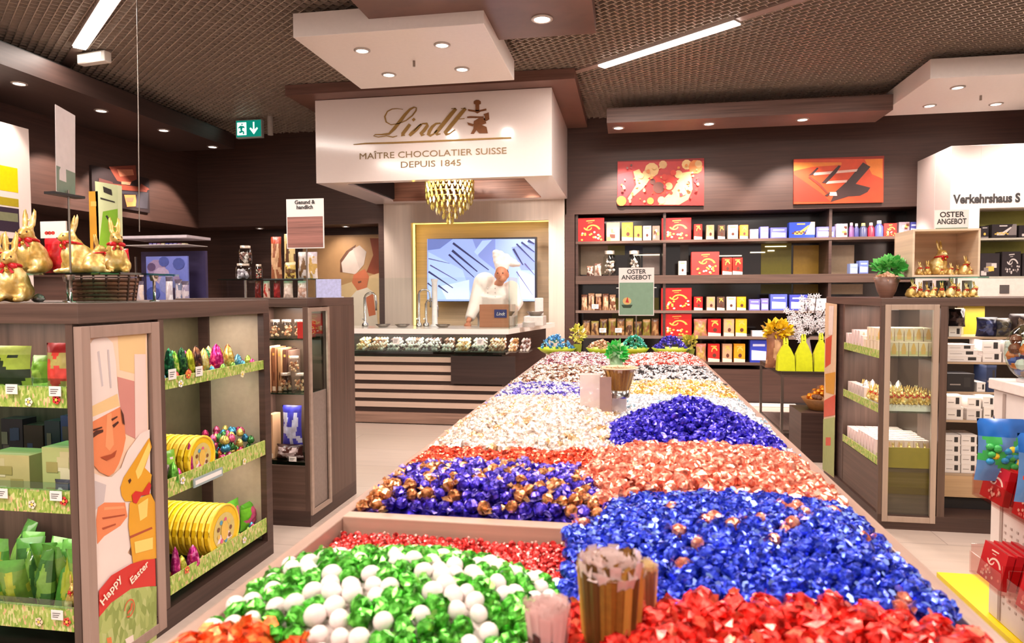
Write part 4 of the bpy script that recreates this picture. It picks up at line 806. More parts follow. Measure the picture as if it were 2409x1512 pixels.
for k in range(9):
    x = 356+k*9.6; p, q = aY(x, 566, Yb+.1), aY(x+7, 566, Yb+.1)
    cl = [(120, 110, 190), (160, 150, 210), (176, 120, 160), (226, 214, 170), (80, 80, 170)][k % 5]
    carton('small_carton', 'tiny lilac, blue or cream carton in the row on the shelf above the blue board', 'carton', p.x, q.x, Yb+.06, rect(290, 440, 574, 578)[3], p.z-.03, .06, cl, 'tag', BL, 'little cartons above the blue board')
for k, (px, py, cl, nm) in enumerate(((315, 660, (190, 60, 50), 'red and white'), (330, 672, (220, 200, 190), 'white'), (398, 662, (226, 222, 230), 'pale grey'), (420, 668, (110, 120, 150), 'grey-blue'), (436, 672, (150, 140, 170), 'mauve'))):
    p = aY(px, py, Yb-.1); bag('plush_bag', '%s small bag hanging before the blue board behind the wicker basket' % nm, 'bag', p.x, Yb-.1, 1.35, .09, .06, p.z-1.3, [cl, (200, 190, 200), (90, 80, 100)], None, 0, k)
MB_ = None
tag(MB().box(-6.2, Yb-.16, 0, -4.3, Yb-.0201, 1.35).build('low_plinth', WOODD), 'low dark plinth before the blue picture board', 'plinth')
# thin suspension rods
p = aX(325, 430, -3.0); tag(MB().tube([(aY(327, 150, 4.6).x, 4.6, CEIL), (aY(325, 430, 4.6).x, 4.6, aY(325, 545, 4.6).z)], .004).build('suspension_rod', STEEL), 'thin steel rod hanging from the ceiling at the upper left', 'rod')
# ================================================================== LEFT FRONT CABINET
CX, CY0, CY1, CH = -1.96, 2.15, 3.47, 1.42
BX = -2.36
t = thing('display_cabinet', 'dark wooden display cabinet with Easter poster, nearest on the left', 'cabinet', (-2.6, 2.8, 0))
MB().box(-3.4, CY0, 1.345, CX, CY1, CH).build('top', WOOD, t, .003)
mb = MB(); mb.box(-3.4, CY0, 0, CX, CY1, .09); mb.build('plinth', WOODD, t)
boxes('upright', [(BX, 2.575, .09, CX-.004, 2.61, 1.345), (-2.02, 2.155, .09, CX-.03, 2.575, 1.345), (-3.4, 2.56, .09, BX, 2.61, 1.345)], WOODV, t)
MB().box(BX-.02, 2.61, .09, BX, CY1, 1.345).build('back_panel', pm((92, 84, 62), .25), t)
MB().box(BX+.06, 3.435, .09, CX-.03, 3.45, 1.345).build('end_panel', pm((176, 160, 138), .35), t)
boxes('end_post', [(BX, 3.42, .09, BX+.06, CY1, 1.345), (CX-.035, 3.41, .09, CX, CY1, 1.345)], WOODD, t)
f = MB()
for a, b_ in ((2.158, 2.20), (2.525, 2.575)): f.box(CX-.03, a, .02, CX+.004, b_, 1.335)
f.box(CX-.03, 2.20, 1.29, CX+.004, 2.525, 1.335); f.box(CX-.03, 2.2, .02, CX+.004, 2.525, .06); f.build('poster_frame', wood((158, 132, 120), 'Z', .4, .1), t, .002)
def z3(l): return [(a/3.764, 700+b/3.765) for a, b in l]
def z4(l): return [(a/3.67, 1100+b/3.67) for a, b in l]
PX = CX-.012
sh = [(0, z3([(775, 300), (1300, 250), (1320, 1506), (1330, 3200), (800, 3400)])), (1, z3([(1040, 300), (1290, 270), (1290, 700), (1060, 640)])), (2, z3([(1040, 700), (1190, 740), (1200, 1250), (1100, 1200), (1060, 960)])), (9, z3([(1190, 500), (1290, 500), (1310, 1300), (1200, 1300)])),
      (3, z3([(790, 420), (830, 365), (940, 345), (1000, 400), (1025, 560), (1040, 780), (1065, 965), (810, 1100), (785, 700)])), (10, z3([(860, 480), (880, 470), (915, 780), (900, 790)])), (10, z3([(950, 460), (965, 460), (990, 800), (975, 800)])), (1, z3([(815, 960), (1040, 850), (1062, 960), (810, 1095)])), (3, z3([(808, 1060), (1050, 960), (1062, 985), (810, 1108)])),
      (4, [(215, 993), (282, 957), (291, 985), (296, 1030), (290, 1060), (280, 1090), (268, 1112), (256, 1120), (235, 1110), (217, 1090)]), (11, [(252, 975), (262, 970), (268, 1045), (258, 1060), (248, 1050)]), (5, [(217, 1020), (226, 1012), (243, 1010), (243, 1016), (230, 1022), (219, 1030)]), (5, [(264, 1000), (278, 990), (280, 994), (268, 1006)]),
      (5, [(262, 985), (276, 978), (277, 981), (264, 990)]), (5, [(218, 1010), (240, 1003), (241, 1006), (220, 1014)]), (6, [(236, 1075), (262, 1068), (275, 1058), (270, 1074), (252, 1083)]), (5, [(284, 960), (291, 975), (294, 1000), (289, 995)]),
      (3, [(215, 1110), (240, 1120), (262, 1122), (285, 1100), (300, 1060), (330, 1020), (352, 1010), (355, 1200), (300, 1300), (340, 1330), (230, 1400), (222, 1300)]), (10, [(222, 1130), (250, 1140), (245, 1180), (224, 1200)]),
      (4, z4([(845, 340), (900, 300), (1080, 300), (1100, 420), (1040, 500), (900, 590), (840, 660), (830, 450)])), (11, z4([(900, 340), (1070, 330), (1080, 350), (900, 365)])), (6, z4([(880, 430), (1080, 400), (1080, 412), (890, 445)])), (6, z4([(880, 520), (1000, 480), (1000, 492), (890, 535)])),
      (7, z4([(1040, 170), (1070, 80), (1160, -60), (1290, -260), (1310, -180), (1250, 0), (1310, 60), (1300, 140), (1190, 250), (1140, 290), (1080, 290), (1050, 240)])), (12, z4([(1170, 30), (1290, -230), (1300, -150), (1220, 60), (1190, 100)])), (5, z4([(1105, 110), (1125, 90), (1135, 110), (1118, 140)])),
      (7, z4([(1120, 300), (1300, 220), (1340, 300), (1350, 780), (1150, 830), (1110, 500)])), (12, z4([(1190, 320), (1280, 260), (1270, 420), (1210, 460)])), (6, z4([(1120, 590), (1310, 510), (1318, 525), (1125, 610)])), (12, z4([(1160, 640), (1320, 600), (1320, 700), (1170, 740)])),
      (8, z4([(1140, 235), (1170, 200), (1230, 210), (1290, 120), (1305, 150), (1290, 230), (1220, 240), (1180, 310), (1150, 300)])),
      (8, z4([(855, 1060), (960, 930), (1130, 830), (1240, 795), (1340, 785), (1345, 1020), (1265, 1025), (1130, 1045), (960, 1165), (855, 1290)])), (13, z4([(855, 1290), (960, 1165), (1130, 1045), (1265, 1025), (1352, 1022), (1355, 2200), (840, 2300)])),
      (14, z4([(920, 1470), (960, 1460), (970, 1520), (930, 1530)])), (3, z4([(1080, 1480), (1150, 1440), (1160, 1530), (1100, 1540)]))]
mb = MB(); art(mb, 'X', PX, .0004, sh)
mb.build('poster', [pm(c, .4, var=.03, scale=8) for c in ((240, 206, 178), (232, 196, 142), (206, 138, 128), (232, 214, 206), (228, 134, 88), (80, 44, 34), (170, 76, 46), (222, 158, 40), (204, 44, 38), (234, 206, 196), (200, 186, 186), (240, 156, 108), (244, 206, 110))]+[print_mat([(150, 165, 90), (168, 180, 104), (136, 152, 76), (178, 186, 120)], 60), pm((214, 120, 66), .5)], t)
for s, px, py, sz, tl in (('Happy', 265, 1393, .046, .56), ('Easter', 330, 1352, .043, .36)):
    p = aX(px, py, PX+.018); text('greeting_lettering', s, sz, p, pm((246, 226, 206), .5), t, '+X', extr=.0004, tilt=tl, bold=.0006)
mb = MB(); cc_ = aX(305, 1430, PX+.018); n = 20
for i in range(n-3): a0, a1 = 2*PI*i/n-2.2, 2*PI*(i+1)/n-2.2; mb.face([(cc_.x, cc_.y+r*math.cos(a)*.8, cc_.z+r*math.sin(a)) for r, a in ((.036, a0), (.036, a1), (.030, a1), (.030, a0))])
mb.face([(cc_.x, cc_.y+.004*k, cc_.z+v) for k, v in ((-3, -.02), (3, -.012), (5, .012), (2, .016), (1, -.004), (-3, -.01))]); mb.build('emblem', pm((206, 92, 50), .5), t)
# side shelves and front shelves
SH = ((1.045, 1.09), (.575, .65), (.145, .22))
for k, (a, b_) in enumerate(SH):
    sf = MB().box(BX+.0, 2.612, a-.0, CX-.012, 3.41, a+.012).build('shelf', GLASSG, t); MB().box(CX-.011, 2.612, a-.004, CX-.004, 3.41, b_).build('printed_lip', GRASS, sf)
SF = ((1.04, 1.115), (.648, .73), (.205, .29))
for k, (a, b_) in enumerate(SF):
    sf = MB().box(-3.35, CY0+.022, a, -2.025, 2.555, a+.012).build('shelf', GLASSG, t); MB().box(-3.35, CY0+.008, a-.004, -2.025, CY0+.018, b_).build('printed_lip', GRASS, sf)
    MB().box(-3.35, CY0+.002, b_-.0, -2.025, CY0+.007, b_+.03).build('glass_lip', GLASS, sf)
lamp_area((-2.14, 3.0, 1.335), .2, .7, 3.2); lamp_area((-2.5, 2.35, 1.335), .8, .2, 3.6)
for z in (1.03, .565): lamp_area((-2.14, 3.0, z), .2, .7, 1.8); lamp_area((-2.5, 2.35, z+.06), .8, .2, 2.2)
# decals and price tags
dcl = [(236, 232, 226), (232, 120, 60), (206, 60, 70), (240, 236, 190)]
def flower(x, y, z, r, c, lb, face):
    mb = MB()
    for k in range(5):
        a = 2*PI*k/5; mb.lathe([(r*.5, 0), (r*.5, .001)], 8, (r*.6*math.cos(a), r*.6*math.sin(a), 0), 0)
    mb.lathe([(r*.35, 0), (r*.35, .002)], 8, (0, 0, 0), 1); o = mb.build('flower_decoration', [pm(c, .6), pm((240, 200, 80), .6)])
    o.location = (x, y, z); o.rotation_euler = (PI/2, 0, PI/2 if face == 'X' else 0); tag(o, lb, 'decoration')
for px, py, c, nm in ((405, 880, 0, 'left on the top side shelf'), (468, 873, 0, 'middle of the top side shelf'),): p = aX(px, py, CX+.002); price_tag(p.x, p.y, p.z, .05, .045, 'white price tag, %s of the poster cabinet' % nm, '+X')
for px, py, c, nm in ((443, 882, (230, 110, 60), 'orange paper flower on the top side shelf lip'), (570, 880, (236, 226, 180), 'cream paper flower on the top side shelf lip'), (425, 902, (240, 236, 226), 'white paper flower low on the top side shelf lip'), (430, 1130, (236, 230, 232), 'white paper flower on the middle side shelf lip'), (440, 1340, (230, 110, 70), 'orange paper flower on the lowest side shelf lip'), (575, 1270, (236, 226, 230), 'pinkish white flower on the lowest side shelf lip'), (575, 1085, (240, 230, 200), 'cream flower at the right of the middle side shelf lip')):
    p = aX(px, py, CX+.0012); flower(p.x, p.y, p.z, .016, c, nm, 'X')
for px, py, nm in ((28, 915, 'left on the upper front shelf'), (130, 920, 'right on the upper front shelf'), (132, 1166, 'right on the middle front shelf'), (5, 1160, 'at the picture edge on the middle front shelf'), (135, 1446, 'on the lowest front shelf')):
    p = aY(px, py, CY0-.001); price_tag(p.x, p.y, p.z, .05, .036, 'white price tag %s of the poster cabinet' % nm)
for px, py, c, nm in ((68, 945, (236, 226, 206), 'cream flower low on the upper front shelf lip'), (133, 940, (206, 50, 50), 'red tulip flower on the upper front shelf lip'), (76, 1186, (232, 214, 190), 'cream flower on the middle front shelf lip'), (150, 1178, (208, 60, 56), 'red flower on the middle front shelf lip'), (158, 1462, (214, 80, 60), 'red flower on the lowest front shelf lip'), (92, 1462, (226, 200, 170), 'pale flower on the lowest front shelf lip')):
    p = aY(px, py, CY0+.004); flower(p.x, p.y-.001, p.z, .016, c, nm, 'Y')
p0, p1 = aX(456, 1148, CX+.01), aX(523, 1098, CX+.01)
t2 = thing('shelf_card', 'grey-blue printed card clipped to the middle side shelf under the yellow packs', 'card', tuple(p0)); MB().box(CX+.006, p0.y, p0.z+.0, CX+.012, p1.y, p1.z).build('card', pm((150, 166, 168), .4), t2); MB().box(CX+.0122, p0.y+.01, p1.z-.03, CX+.0126, p1.y-.01, p1.z-.01).build('print', PAPER, t2)
# foil figures on the top side shelf
def foil_egg(name, label, cat, x, y, z, r, h, c1, c2=None, group=None):
    mb = MB(); mb.lathe([(.001, 0), (r*.6, h*.04), (r, h*.34), (r*.85, h*.62), (r*.5, h*.88), (.001, h)], 10)
    o = mb.build(name, foil(c1, c2, .25, .6)); o.location = (x, y, z); o.rotation_euler = (0, 0, x*50); return tag(o, label, cat, group)
def px_egg(px, top, base, wpx, X, c1, c2, label, cat='chocolate egg', name='foil_egg', zb=None):
    p = aX(px, base, X); q = aX(px, top, X); d = math.hypot(p.x, p.y)*.93; return foil_egg(name, label, cat, X, p.y, zb if zb else p.z, wpx*d/1600/2, q.z-(zb if zb else p.z), c1, c2)
top_ = [(398, 818, 20, (20, 90, 60), (60, 170, 110), 'dark green'), (412, 825, 16, (120, 200, 60), (220, 230, 120), 'lime'), (428, 816, 22, (24, 70, 44), (70, 130, 60), 'bottle green'), (446, 820, 20, (176, 190, 40), (230, 220, 90), 'yellow-green'),
        (462, 812, 22, (70, 44, 40), (140, 90, 60), 'dark brown'), (480, 818, 20, (226, 206, 110), (240, 236, 170), 'pale yellow'), (510, 808, 26, (196, 30, 120), (240, 110, 180), 'bright magenta'), (538, 812, 22, (220, 190, 90), (240, 226, 150), 'straw yellow'), (560, 832, 18, (90, 160, 190), (190, 220, 220), 'sky blue'), (584, 834, 14, (170, 200, 80), (230, 230, 130), 'small lime'), (602, 840, 16, (226, 120, 50), (240, 180, 90), 'orange')]
for px, tp, wp, c1, c2, nm in top_: px_egg(px, tp, 872, wp*1.25, -2.04, c1, c2, '%s foil figure on the top side shelf of the poster cabinet' % nm, 'foil figure', 'foil_figure', 1.059)
rnd = random.Random(31)
for i, (c1, c2, cn) in enumerate([((30, 100, 60), (90, 170, 90), 'green'), ((226, 200, 90), (240, 226, 150), 'golden'), ((190, 40, 120), (240, 120, 180), 'magenta'), ((160, 190, 60), (220, 230, 110), 'lime'), ((206, 90, 50), (236, 160, 100), 'copper-orange')]*3):
    foil_egg('foil_figure', '%s foil figure in the rear row on the top side shelf' % cn, 'foil figure', -2.13-.02*(i % 2), 2.68+i*.047, 1.059, .027, .105+.01*(i % 3), c1, c2, '%s figures, rear row' % cn)
rnd = random.Random(21); PALE = [((226, 80, 140), 'pink'), ((90, 170, 200), 'blue'), ((230, 210, 90), 'yellow'), ((230, 120, 60), 'orange'), ((130, 190, 80), 'green'), ((206, 60, 90), 'crimson')]
k = 0
for (sz, y0, y1, n, xx, base, nm) in ((1.059, 2.66, 3.38, 16, (-2.0, -2.02), 1.059, 'top'), (.589, 2.64, 3.38, 34, (-1.995, -2.2), .589, 'middle'), (.159, 2.64, 3.38, 30, (-1.995, -2.15), .159, 'lowest')):
    for i in range(n):
        c, cn = PALE[rnd.randrange(6)]; y = y0+(y1-y0)*(i+.5)/n; x = xx[0] if i % 2 else xx[0]-.03
        if nm != 'top' and y > 3.06: x = rnd.uniform(xx[1], xx[0])
        if nm == 'middle' and 2.70 < y < 3.0 or nm == 'lowest' and 2.72 < y < 3.14: continue
        foil_egg('foil_egg', '%s foil egg in the mixed row along the %s side shelf' % (cn, nm), 'chocolate egg', x, y, sz, .017, .045 if nm == 'top' else .05, c, None, '%s eggs on the %s side shelf' % (cn, nm))
# heaps at the right ends
for i in range(105):
    c, cn = [((176, 40, 90), 'raspberry'), ((70, 150, 190), 'blue'), ((226, 206, 110), 'yellow'), ((214, 90, 130), 'pink'), ((60, 120, 60), 'green')][rnd.randrange(5)]
    y = rnd.uniform(2.95, 3.39); x = rnd.uniform(-2.26, -2.0); l = i % 3
    foil_egg('foil_egg', 'small %s foil egg heaped beside the yellow packs on the middle side shelf' % cn, 'chocolate egg', x, y, .60+l*.045, .02, .045, c, None, '%s eggs heaped on the middle side shelf' % cn)
# yellow round packs, a row standing on edge
def round_pack(x, y, z, r, label, group, front):
    t = thing('round_pack', label, 'pack', (x, y, z), 0, group); n = 22
    ring = [(0, r*math.cos(2*PI*i/n), r*1.0+r*math.sin(2*PI*i/n)) for i in range(n)]
    MB().prism([(-.012, b_, c_) for a, b_, c_ in ring], (.024, 0, 0)).build('pack_body', pm((232, 188, 20), .35, var=.08), t, .002, False)
    MB().tube([(.012, b_, c_) for a, b_, c_ in ring+ring[:1]], .006, 6).build('rim', pm((240, 206, 60), .3), t, world=False)
    if front:
        mb = MB(); mb.face([(.0135, b_*.7, (c_-r)*.7+r) for a, b_, c_ in ring], 0); mb.face([(.0142, -r*.5, r*.6), (.0142, r*.5, r*.6), (.0142, r*.3, r*.9), (.0142, -r*.3, r*.9)], 1)
        for q in range(9): a = 2*PI*q/9; mb.face([(.0145+.0002*q, r*.42*math.cos(a)+r*.1*math.cos(b__), r+r*.42*math.sin(a)+r*.1*math.sin(b__)) for b__ in [k*PI/3 for k in range(6)]], 2+q % 4)
        mb.face([(.0165, r*.25*math.cos(a), r*1.0+r*.4*math.sin(a)) for a in [k*PI/5 for k in range(10)]], 3)
        mb.build('picture_label', [pm(c, .4) for c in ((206, 186, 110), (236, 214, 220), (120, 76, 46), (222, 180, 80), (214, 90, 130), (80, 150, 180))], t, world=False)
for (px, py, zz, n, nm) in ((468, 1035, .589, 9, 'middle'), (522, 1245, .159, 11, 'lowest')):
    c = aX(px, py, -1.985); r = .098 if nm == 'middle' else .125
    for i in range(n): round_pack(-1.985-.034*i, c.y, zz, r, ('yellow round pack with rabbit picture, foremost on the %s side shelf' if i == 0 else 'plain yellow round pack standing in the row behind the foremost one, %s side shelf') % nm, None if i == 0 else 'yellow packs on the %s side shelf' % nm, i == 0)
for px, tp, bs, wp, c1, c2, nm in ((413, 1285, 1335, 22, (190, 40, 130), (240, 130, 190), 'magenta egg, leftmost'), (455, 1280, 1345, 30, (200, 40, 130), (244, 140, 200), 'large magenta egg'), (428, 1305, 1350, 26, (190, 200, 60), (236, 236, 130), 'yellow-green egg between the magenta ones'), (478, 1305, 1350, 18, (230, 150, 110), (246, 200, 160), 'peach egg')):
    px_egg(px, tp, bs, wp, -1.99, c1, c2, '%s at the front of the lowest side shelf' % nm, zb=.159)
for px, tp, wp, c1, nm in ((408, 1085, 26, (110, 190, 70), 'light green'), (420, 1100, 20, (214, 60, 140), 'pink'), (447, 1040, 16, (210, 60, 150), 'rose')): px_egg(px, tp, 1130, wp, -1.985, c1, None, '%s egg at the left front of the middle side shelf' % nm, zb=.589)
for k, (px, nm) in enumerate(((548, 'left'), (592, 'right'))):
    p = aX(px, 1180, -2.06); bag('egg_bag', 'bright green bag of eggs at the right end of the lowest side shelf, %s one' % nm, 'bag', -2.08, p.y, .16, .17, .08, p.z-.16, [(120, 200, 50), (214, 90, 130), (90, 170, 40)], None, PI/2, k)
for px, tp, c, nm in ((405, 1060, (140, 200, 70), 'left'),): p = aX(px, tp, -2.0); bag('egg_bag', 'pale green bag at the left end of the middle side shelf', 'bag', -2.02, p.y, .589, .09, .05, p.z-.589, [c, (230, 200, 210), (110, 170, 50)], None, PI/2, 9)
# front shelves
def fb(px0, px1, tp, shelf, cols, nm, Y=2.3, name='snack_bag', dp=.07, rz=0, seed=0, cat='bag'):
    p, q = aY(px0, tp, Y), aY(px1, tp, Y); z = SF[shelf][0]+.013; bag(name, nm, cat, (p.x+q.x)/2, Y, z, q.x-p.x, dp, p.z-z, cols, None, rz, seed)
fb(-60, 78, 812, 0, [(150, 170, 60), (40, 50, 30), (170, 186, 90)], 'green and yellow bag at the left of the upper front shelf', 2.26, seed=3)
fb(108, 178, 806, 0, [(176, 160, 90), (214, 70, 60), (160, 40, 40)], 'bag with red top and pink flower on the upper front shelf', 2.26, seed=4)
fb(76, 112, 835, 0, [(90, 130, 40), (120, 150, 60), (80, 110, 40)], 'dull green bag further back on the upper front shelf', 2.42, seed=5)
fb(150, 200, 822, 0, [(150, 160, 90), (190, 60, 60), (150, 160, 90)], 'olive bag half behind the red-topped bag', 2.44, seed=6)
for k, (a, b_, tp, c, nm) in enumerate(((-40, 68, 1068, (186, 176, 120), 'pale olive carton at the left of the middle front shelf'), (98, 196, 1052, (176, 184, 120), 'speckled green carton at the right of the middle front shelf'))):
    p, q = aY(a, tp, 2.25), aY(b_, tp, 2.25); carton('flat_carton', nm, 'carton', p.x, q.x, 2.25, SF[1][0]+.012, p.z, .12, c, 'blocks', ((196, 186, 140), (160, 150, 90), (214, 206, 170)))
fb(128, 172, 1126, 1, [(70, 80, 100), (220, 216, 220), (60, 60, 70)], 'small dark and white plush cow before the speckled carton', 2.21, seed=8, name='plush_cow', dp=.04, cat='toy')
mb = MB(); k = 0
for r_ in range(3):
    for i in range(5):
        a = -60+i*54+r_*14; Y = 2.25+r_*.09; dark = r_ == 2
        p, q = aY(a, 1262-18*r_+(i % 2)*12, Y), aY(a+62, 0, Y); z = SF[2][0]+.013
        bag('leafy_bag', 'green shiny bag in the heap on the lowest front shelf, %s row' % ('front', 'middle', 'rear')[r_], 'bag', (p.x+q.x)/2, Y, z, .11, .07, p.z-z-.02*(i % 3), [[(70, 130, 50), (150, 160, 50), (110, 170, 80)], [(110, 150, 60), (170, 180, 60), (90, 150, 60)], [(60, 100, 50), (120, 160, 70), (80, 130, 60)]][(i+r_) % 3], 'green bags on the lowest front shelf, %s row' % ('front', 'middle', 'rear')[r_], .5*math.sin(k*2.3), k, .16, .35*math.sin(k*1.7)); k += 1
p = aY(172, 1350, 2.2); rabbit('small yellow foil rabbit lying among the green bags on the lowest front shelf', p.x, 2.2, SF[2][0]+.07, .13, .6)
rnd = random.Random(4)
for i in range(26):
    p = aY(-5+i*8.2, 1425, 2.19); c, cn = [((70, 80, 130), 'navy'), ((150, 60, 60), 'maroon'), ((170, 120, 90), 'copper'), ((120, 110, 130), 'grey-violet')][i % 4]
    foil_egg('foil_egg', '%s foil egg in the row along the lowest front shelf' % cn, 'chocolate egg', p.x, 2.19+.02*(i % 2), SF[2][0]+.013, .017, .04, c, None, '%s eggs on the lowest front shelf' % cn)
rnd = random.Random(14)
for i, (a, b_, tp) in enumerate(((2, 52, 985), (55, 100, 1000), (104, 140, 990), (142, 190, 978))):
    p, q = aY(a, tp, 2.46), aY(b_, tp, 2.46); carton('dark_carton', 'dark carton standing at the back of the middle front shelf, %s from the left' % ('first', 'second', 'third', 'fourth')[i], 'carton', p.x, q.x, 2.46, SF[1][0]+.012, p.z, .07, [(50, 36, 46), (60, 40, 36), (44, 48, 60), (54, 60, 110)][i], 'blocks', ((90, 70, 70), (60, 60, 90), (120, 100, 90)))
# ---- top of the left cabinet: glass shelf with rabbits
t = thing('glass_riser', 'glass shelf on chrome posts carrying the golden rabbits', 'glass shelf', (-2.2, 2.45, CH)); gz = 1.535
MB().box(-2.42, 2.28, gz-.008, -1.80-.09, 2.62, gz).build('glass_plate', GLASSG, t)
pz = aY(165, 650, 2.3)
for x, y in ((pz.x, 2.3), (-2.4, 2.58), (-1.98, 2.58)): MB().lathe([(.02, 0), (.02, .004), (.006, .006), (.006, gz-CH-.03), (.014, gz-CH-.028), (.018, gz-CH-.009)], 14, (x, y, CH+.001)).build('post', CHROME, t)
for i, (px, tp, bs, Y, rz, nm, Z) in enumerate(((25, 540, 706, 2.25, .5, 'big golden foil rabbit at the left picture edge, standing on the cabinet top', CH+.001), (70, 488, 636, 2.42, .3, 'golden foil rabbit on the glass shelf, leftmost with upright ears', gz), (178, 502, 636, 2.44, -.5, 'golden foil rabbit in the middle of the glass shelf, under the yellow label', gz), (268, 508, 636, 2.44, .9, 'golden foil rabbit at the right end of the glass shelf', gz),
    (222, 548, 636, 2.335, 2.6, 'golden foil rabbit turned away between two others on the glass shelf', gz), (2, 545, 640, 2.47, -.3, 'golden foil rabbit half cut by the left picture edge on the glass shelf', gz))):
    p, q = aY(px, tp, Y), aY(px, bs, Y); rabbit(nm, p.x, Y, Z, (p.z-Z), rz)
for i, (px, nm) in enumerate(((122, 'between the rabbits'), (296, 'behind the right-hand rabbit'))):
    p = aY(px, 560 if i == 0 else 585, 2.52); bag('red_bag', 'crumpled red foil bag on the glass shelf %s' % nm, 'bag', p.x if i == 0 else p.x-.02, 2.53, gz+.001, .10 if i == 0 else .05, .05, p.z-gz, [(206, 20, 36), (176, 12, 30), (220, 40, 50)], None, 0, i)
p, q = aY(91, 560, 2.545), aY(150, 519, 2.545)
t = thing('picture_card', 'white card with two red cherries-like rabbits drawn on it, behind the foil rabbits', 'card', (p.x, 2.56, gz)); MB().box(p.x, 2.555, p.z, q.x, 2.562, q.z).build('card', PAPER, t); MB().tube([((p.x+q.x)/2, 2.565, gz), ((p.x+q.x)/2, 2.565, p.z+.01)], .004).build('stick', STEEL, t)
mb = MB(); [mb.face([(p.x+u+.010*math.cos(a), 2.5545, p.z+.022+.008*math.sin(a)) for a in [k*PI/4 for k in range(8)]]) for u in (.03, .045, .062)]; mb.build('print', pm((190, 60, 50), .5), t)
mb = MB(); p = aY(262, 640, 2.58)
t = thing('tall_carton', 'tall green and white printed pack standing behind the golden rabbits', 'carton', (aY(252, 500, 2.58).x, 2.58, gz))
a, b_ = aY(232, 640, 2.58), aY(276, 424, 2.58); MB().prism([(a.x, 2.58, gz), (b_.x-.004, 2.58, gz), (b_.x, 2.58, b_.z-.02), (a.x-.005, 2.58, b_.z)], (0, .025, 0)).build('pack', pm((206, 214, 168), .4, var=.04), t)
mb = MB(); mb.face([(a.x+.0, 2.5792, gz+.09), (b_.x-.003, 2.5792, gz+.13), (b_.x-.002, 2.5792, b_.z-.12), (a.x+.03, 2.5792, b_.z-.13)], 0); mb.face([aY(x, y, 2.5785) for x, y in ((242, 438), (262, 446), (264, 460), (244, 452))], 1); mb.face([aY(x, y, 2.5785) for x, y in ((236, 464), (270, 474), (270, 477), (236, 468))], 1); mb.face([aY(x, y, 2.5785) for x, y in ((248, 508), (252, 506), (268, 532), (264, 534))], 1); mb.build('print', [pm((130, 180, 50), .4), pm((50, 44, 40), .5)], t)
a, b_ = aY(214, 636, 2.58), aY(230, 450, 2.58); carton('slim_carton', 'slim orange-yellow pack standing left of the tall green one', 'carton', a.x, b_.x, 2.58, gz, b_.z, .025, (206, 150, 50), 'plain')
for z_ in (0,):
    t = thing('wicker_basket', 'low oval brown wicker basket under the glass shelf', 'basket', (aY(200, 690, 2.62).x, 2.62, CH)); cx_ = aY(200, 690, 2.62).x
    for q in range(6):
        rr = 1+.03*math.sin(q*2.); MB_ = MB(); MB_.tube([(cx_+.165*(1-.02*(5-q))*math.cos(2*PI*i/28), 2.72+.08*math.sin(2*PI*i/28), CH+.010+.017*q) for i in range(29)], .009, 6); MB_.build('woven_band', pm((104, 70, 52) if q % 2 else (140, 98, 74), .6, var=.25, scale=70), t)
    mb = MB(); [mb.tube([(cx_+.155*math.cos(2*PI*i/18), 2.72+.075*math.sin(2*PI*i/18), CH+.002), (cx_+.172*math.cos(2*PI*i/18), 2.72+.086*math.sin(2*PI*i/18), CH+.105)], .005, 5) for i in range(18)]; mb.build('stakes', pm((70, 46, 34), .6), t)
p = aY(90, 700, 2.35); foil_egg('white_pack', 'little crumpled white pack on the cabinet top behind the front rabbit', 'pack', p.x, 2.35, CH+.001, .025, .035, (220, 214, 216))
# hanging offer sign on a rod at the left
t = thing('offer_sign', 'narrow offer sign seen edge-on high above the golden rabbits', 'sign', (aY(157, 640, 2.35).x, 2.35, gz)); X_ = aY(157, 640, 2.35).x
pts = [aY(130, 245, 2.30), aY(177, 272, 2.44), aY(177, 465, 2.44), aY(133, 450, 2.30)]
MB().prism([tuple(v) for v in pts], (-.006, .004, 0)).build('board', pm((206, 196, 196), .35, var=.05), t)
pt2 = [v+Vector((.0010, -.0007, 0)) for v in (pts[3].lerp(pts[0], .14), pts[2].lerp(pts[1], .04), pts[2]+Vector((0, 0, .004)), pts[3]+Vector((0, 0, .004)))]
pt2 = [pts[3].lerp(pts[0], .30)+Vector((.001, -.0007, 0)), pts[2].lerp(pts[1], .30)+Vector((.001, -.0007, 0)), pts[2]+Vector((.001, -.0007, .002)), pts[3]+Vector((.001, -.0007, .002))]
MB().face([tuple(v) for v in pt2]).build('printed_field', pm((110, 130, 116), .4), t)
MB().tube([(X_, 2.37, gz), (X_, 2.37, pts[2].z+.02)], .004).build('post', STEEL, t)
MB().box(pts[3].x, 2.29, pts[3].z-.01, pts[2].x, 2.44, pts[3].z+.0).build('clamp', DARK, t)
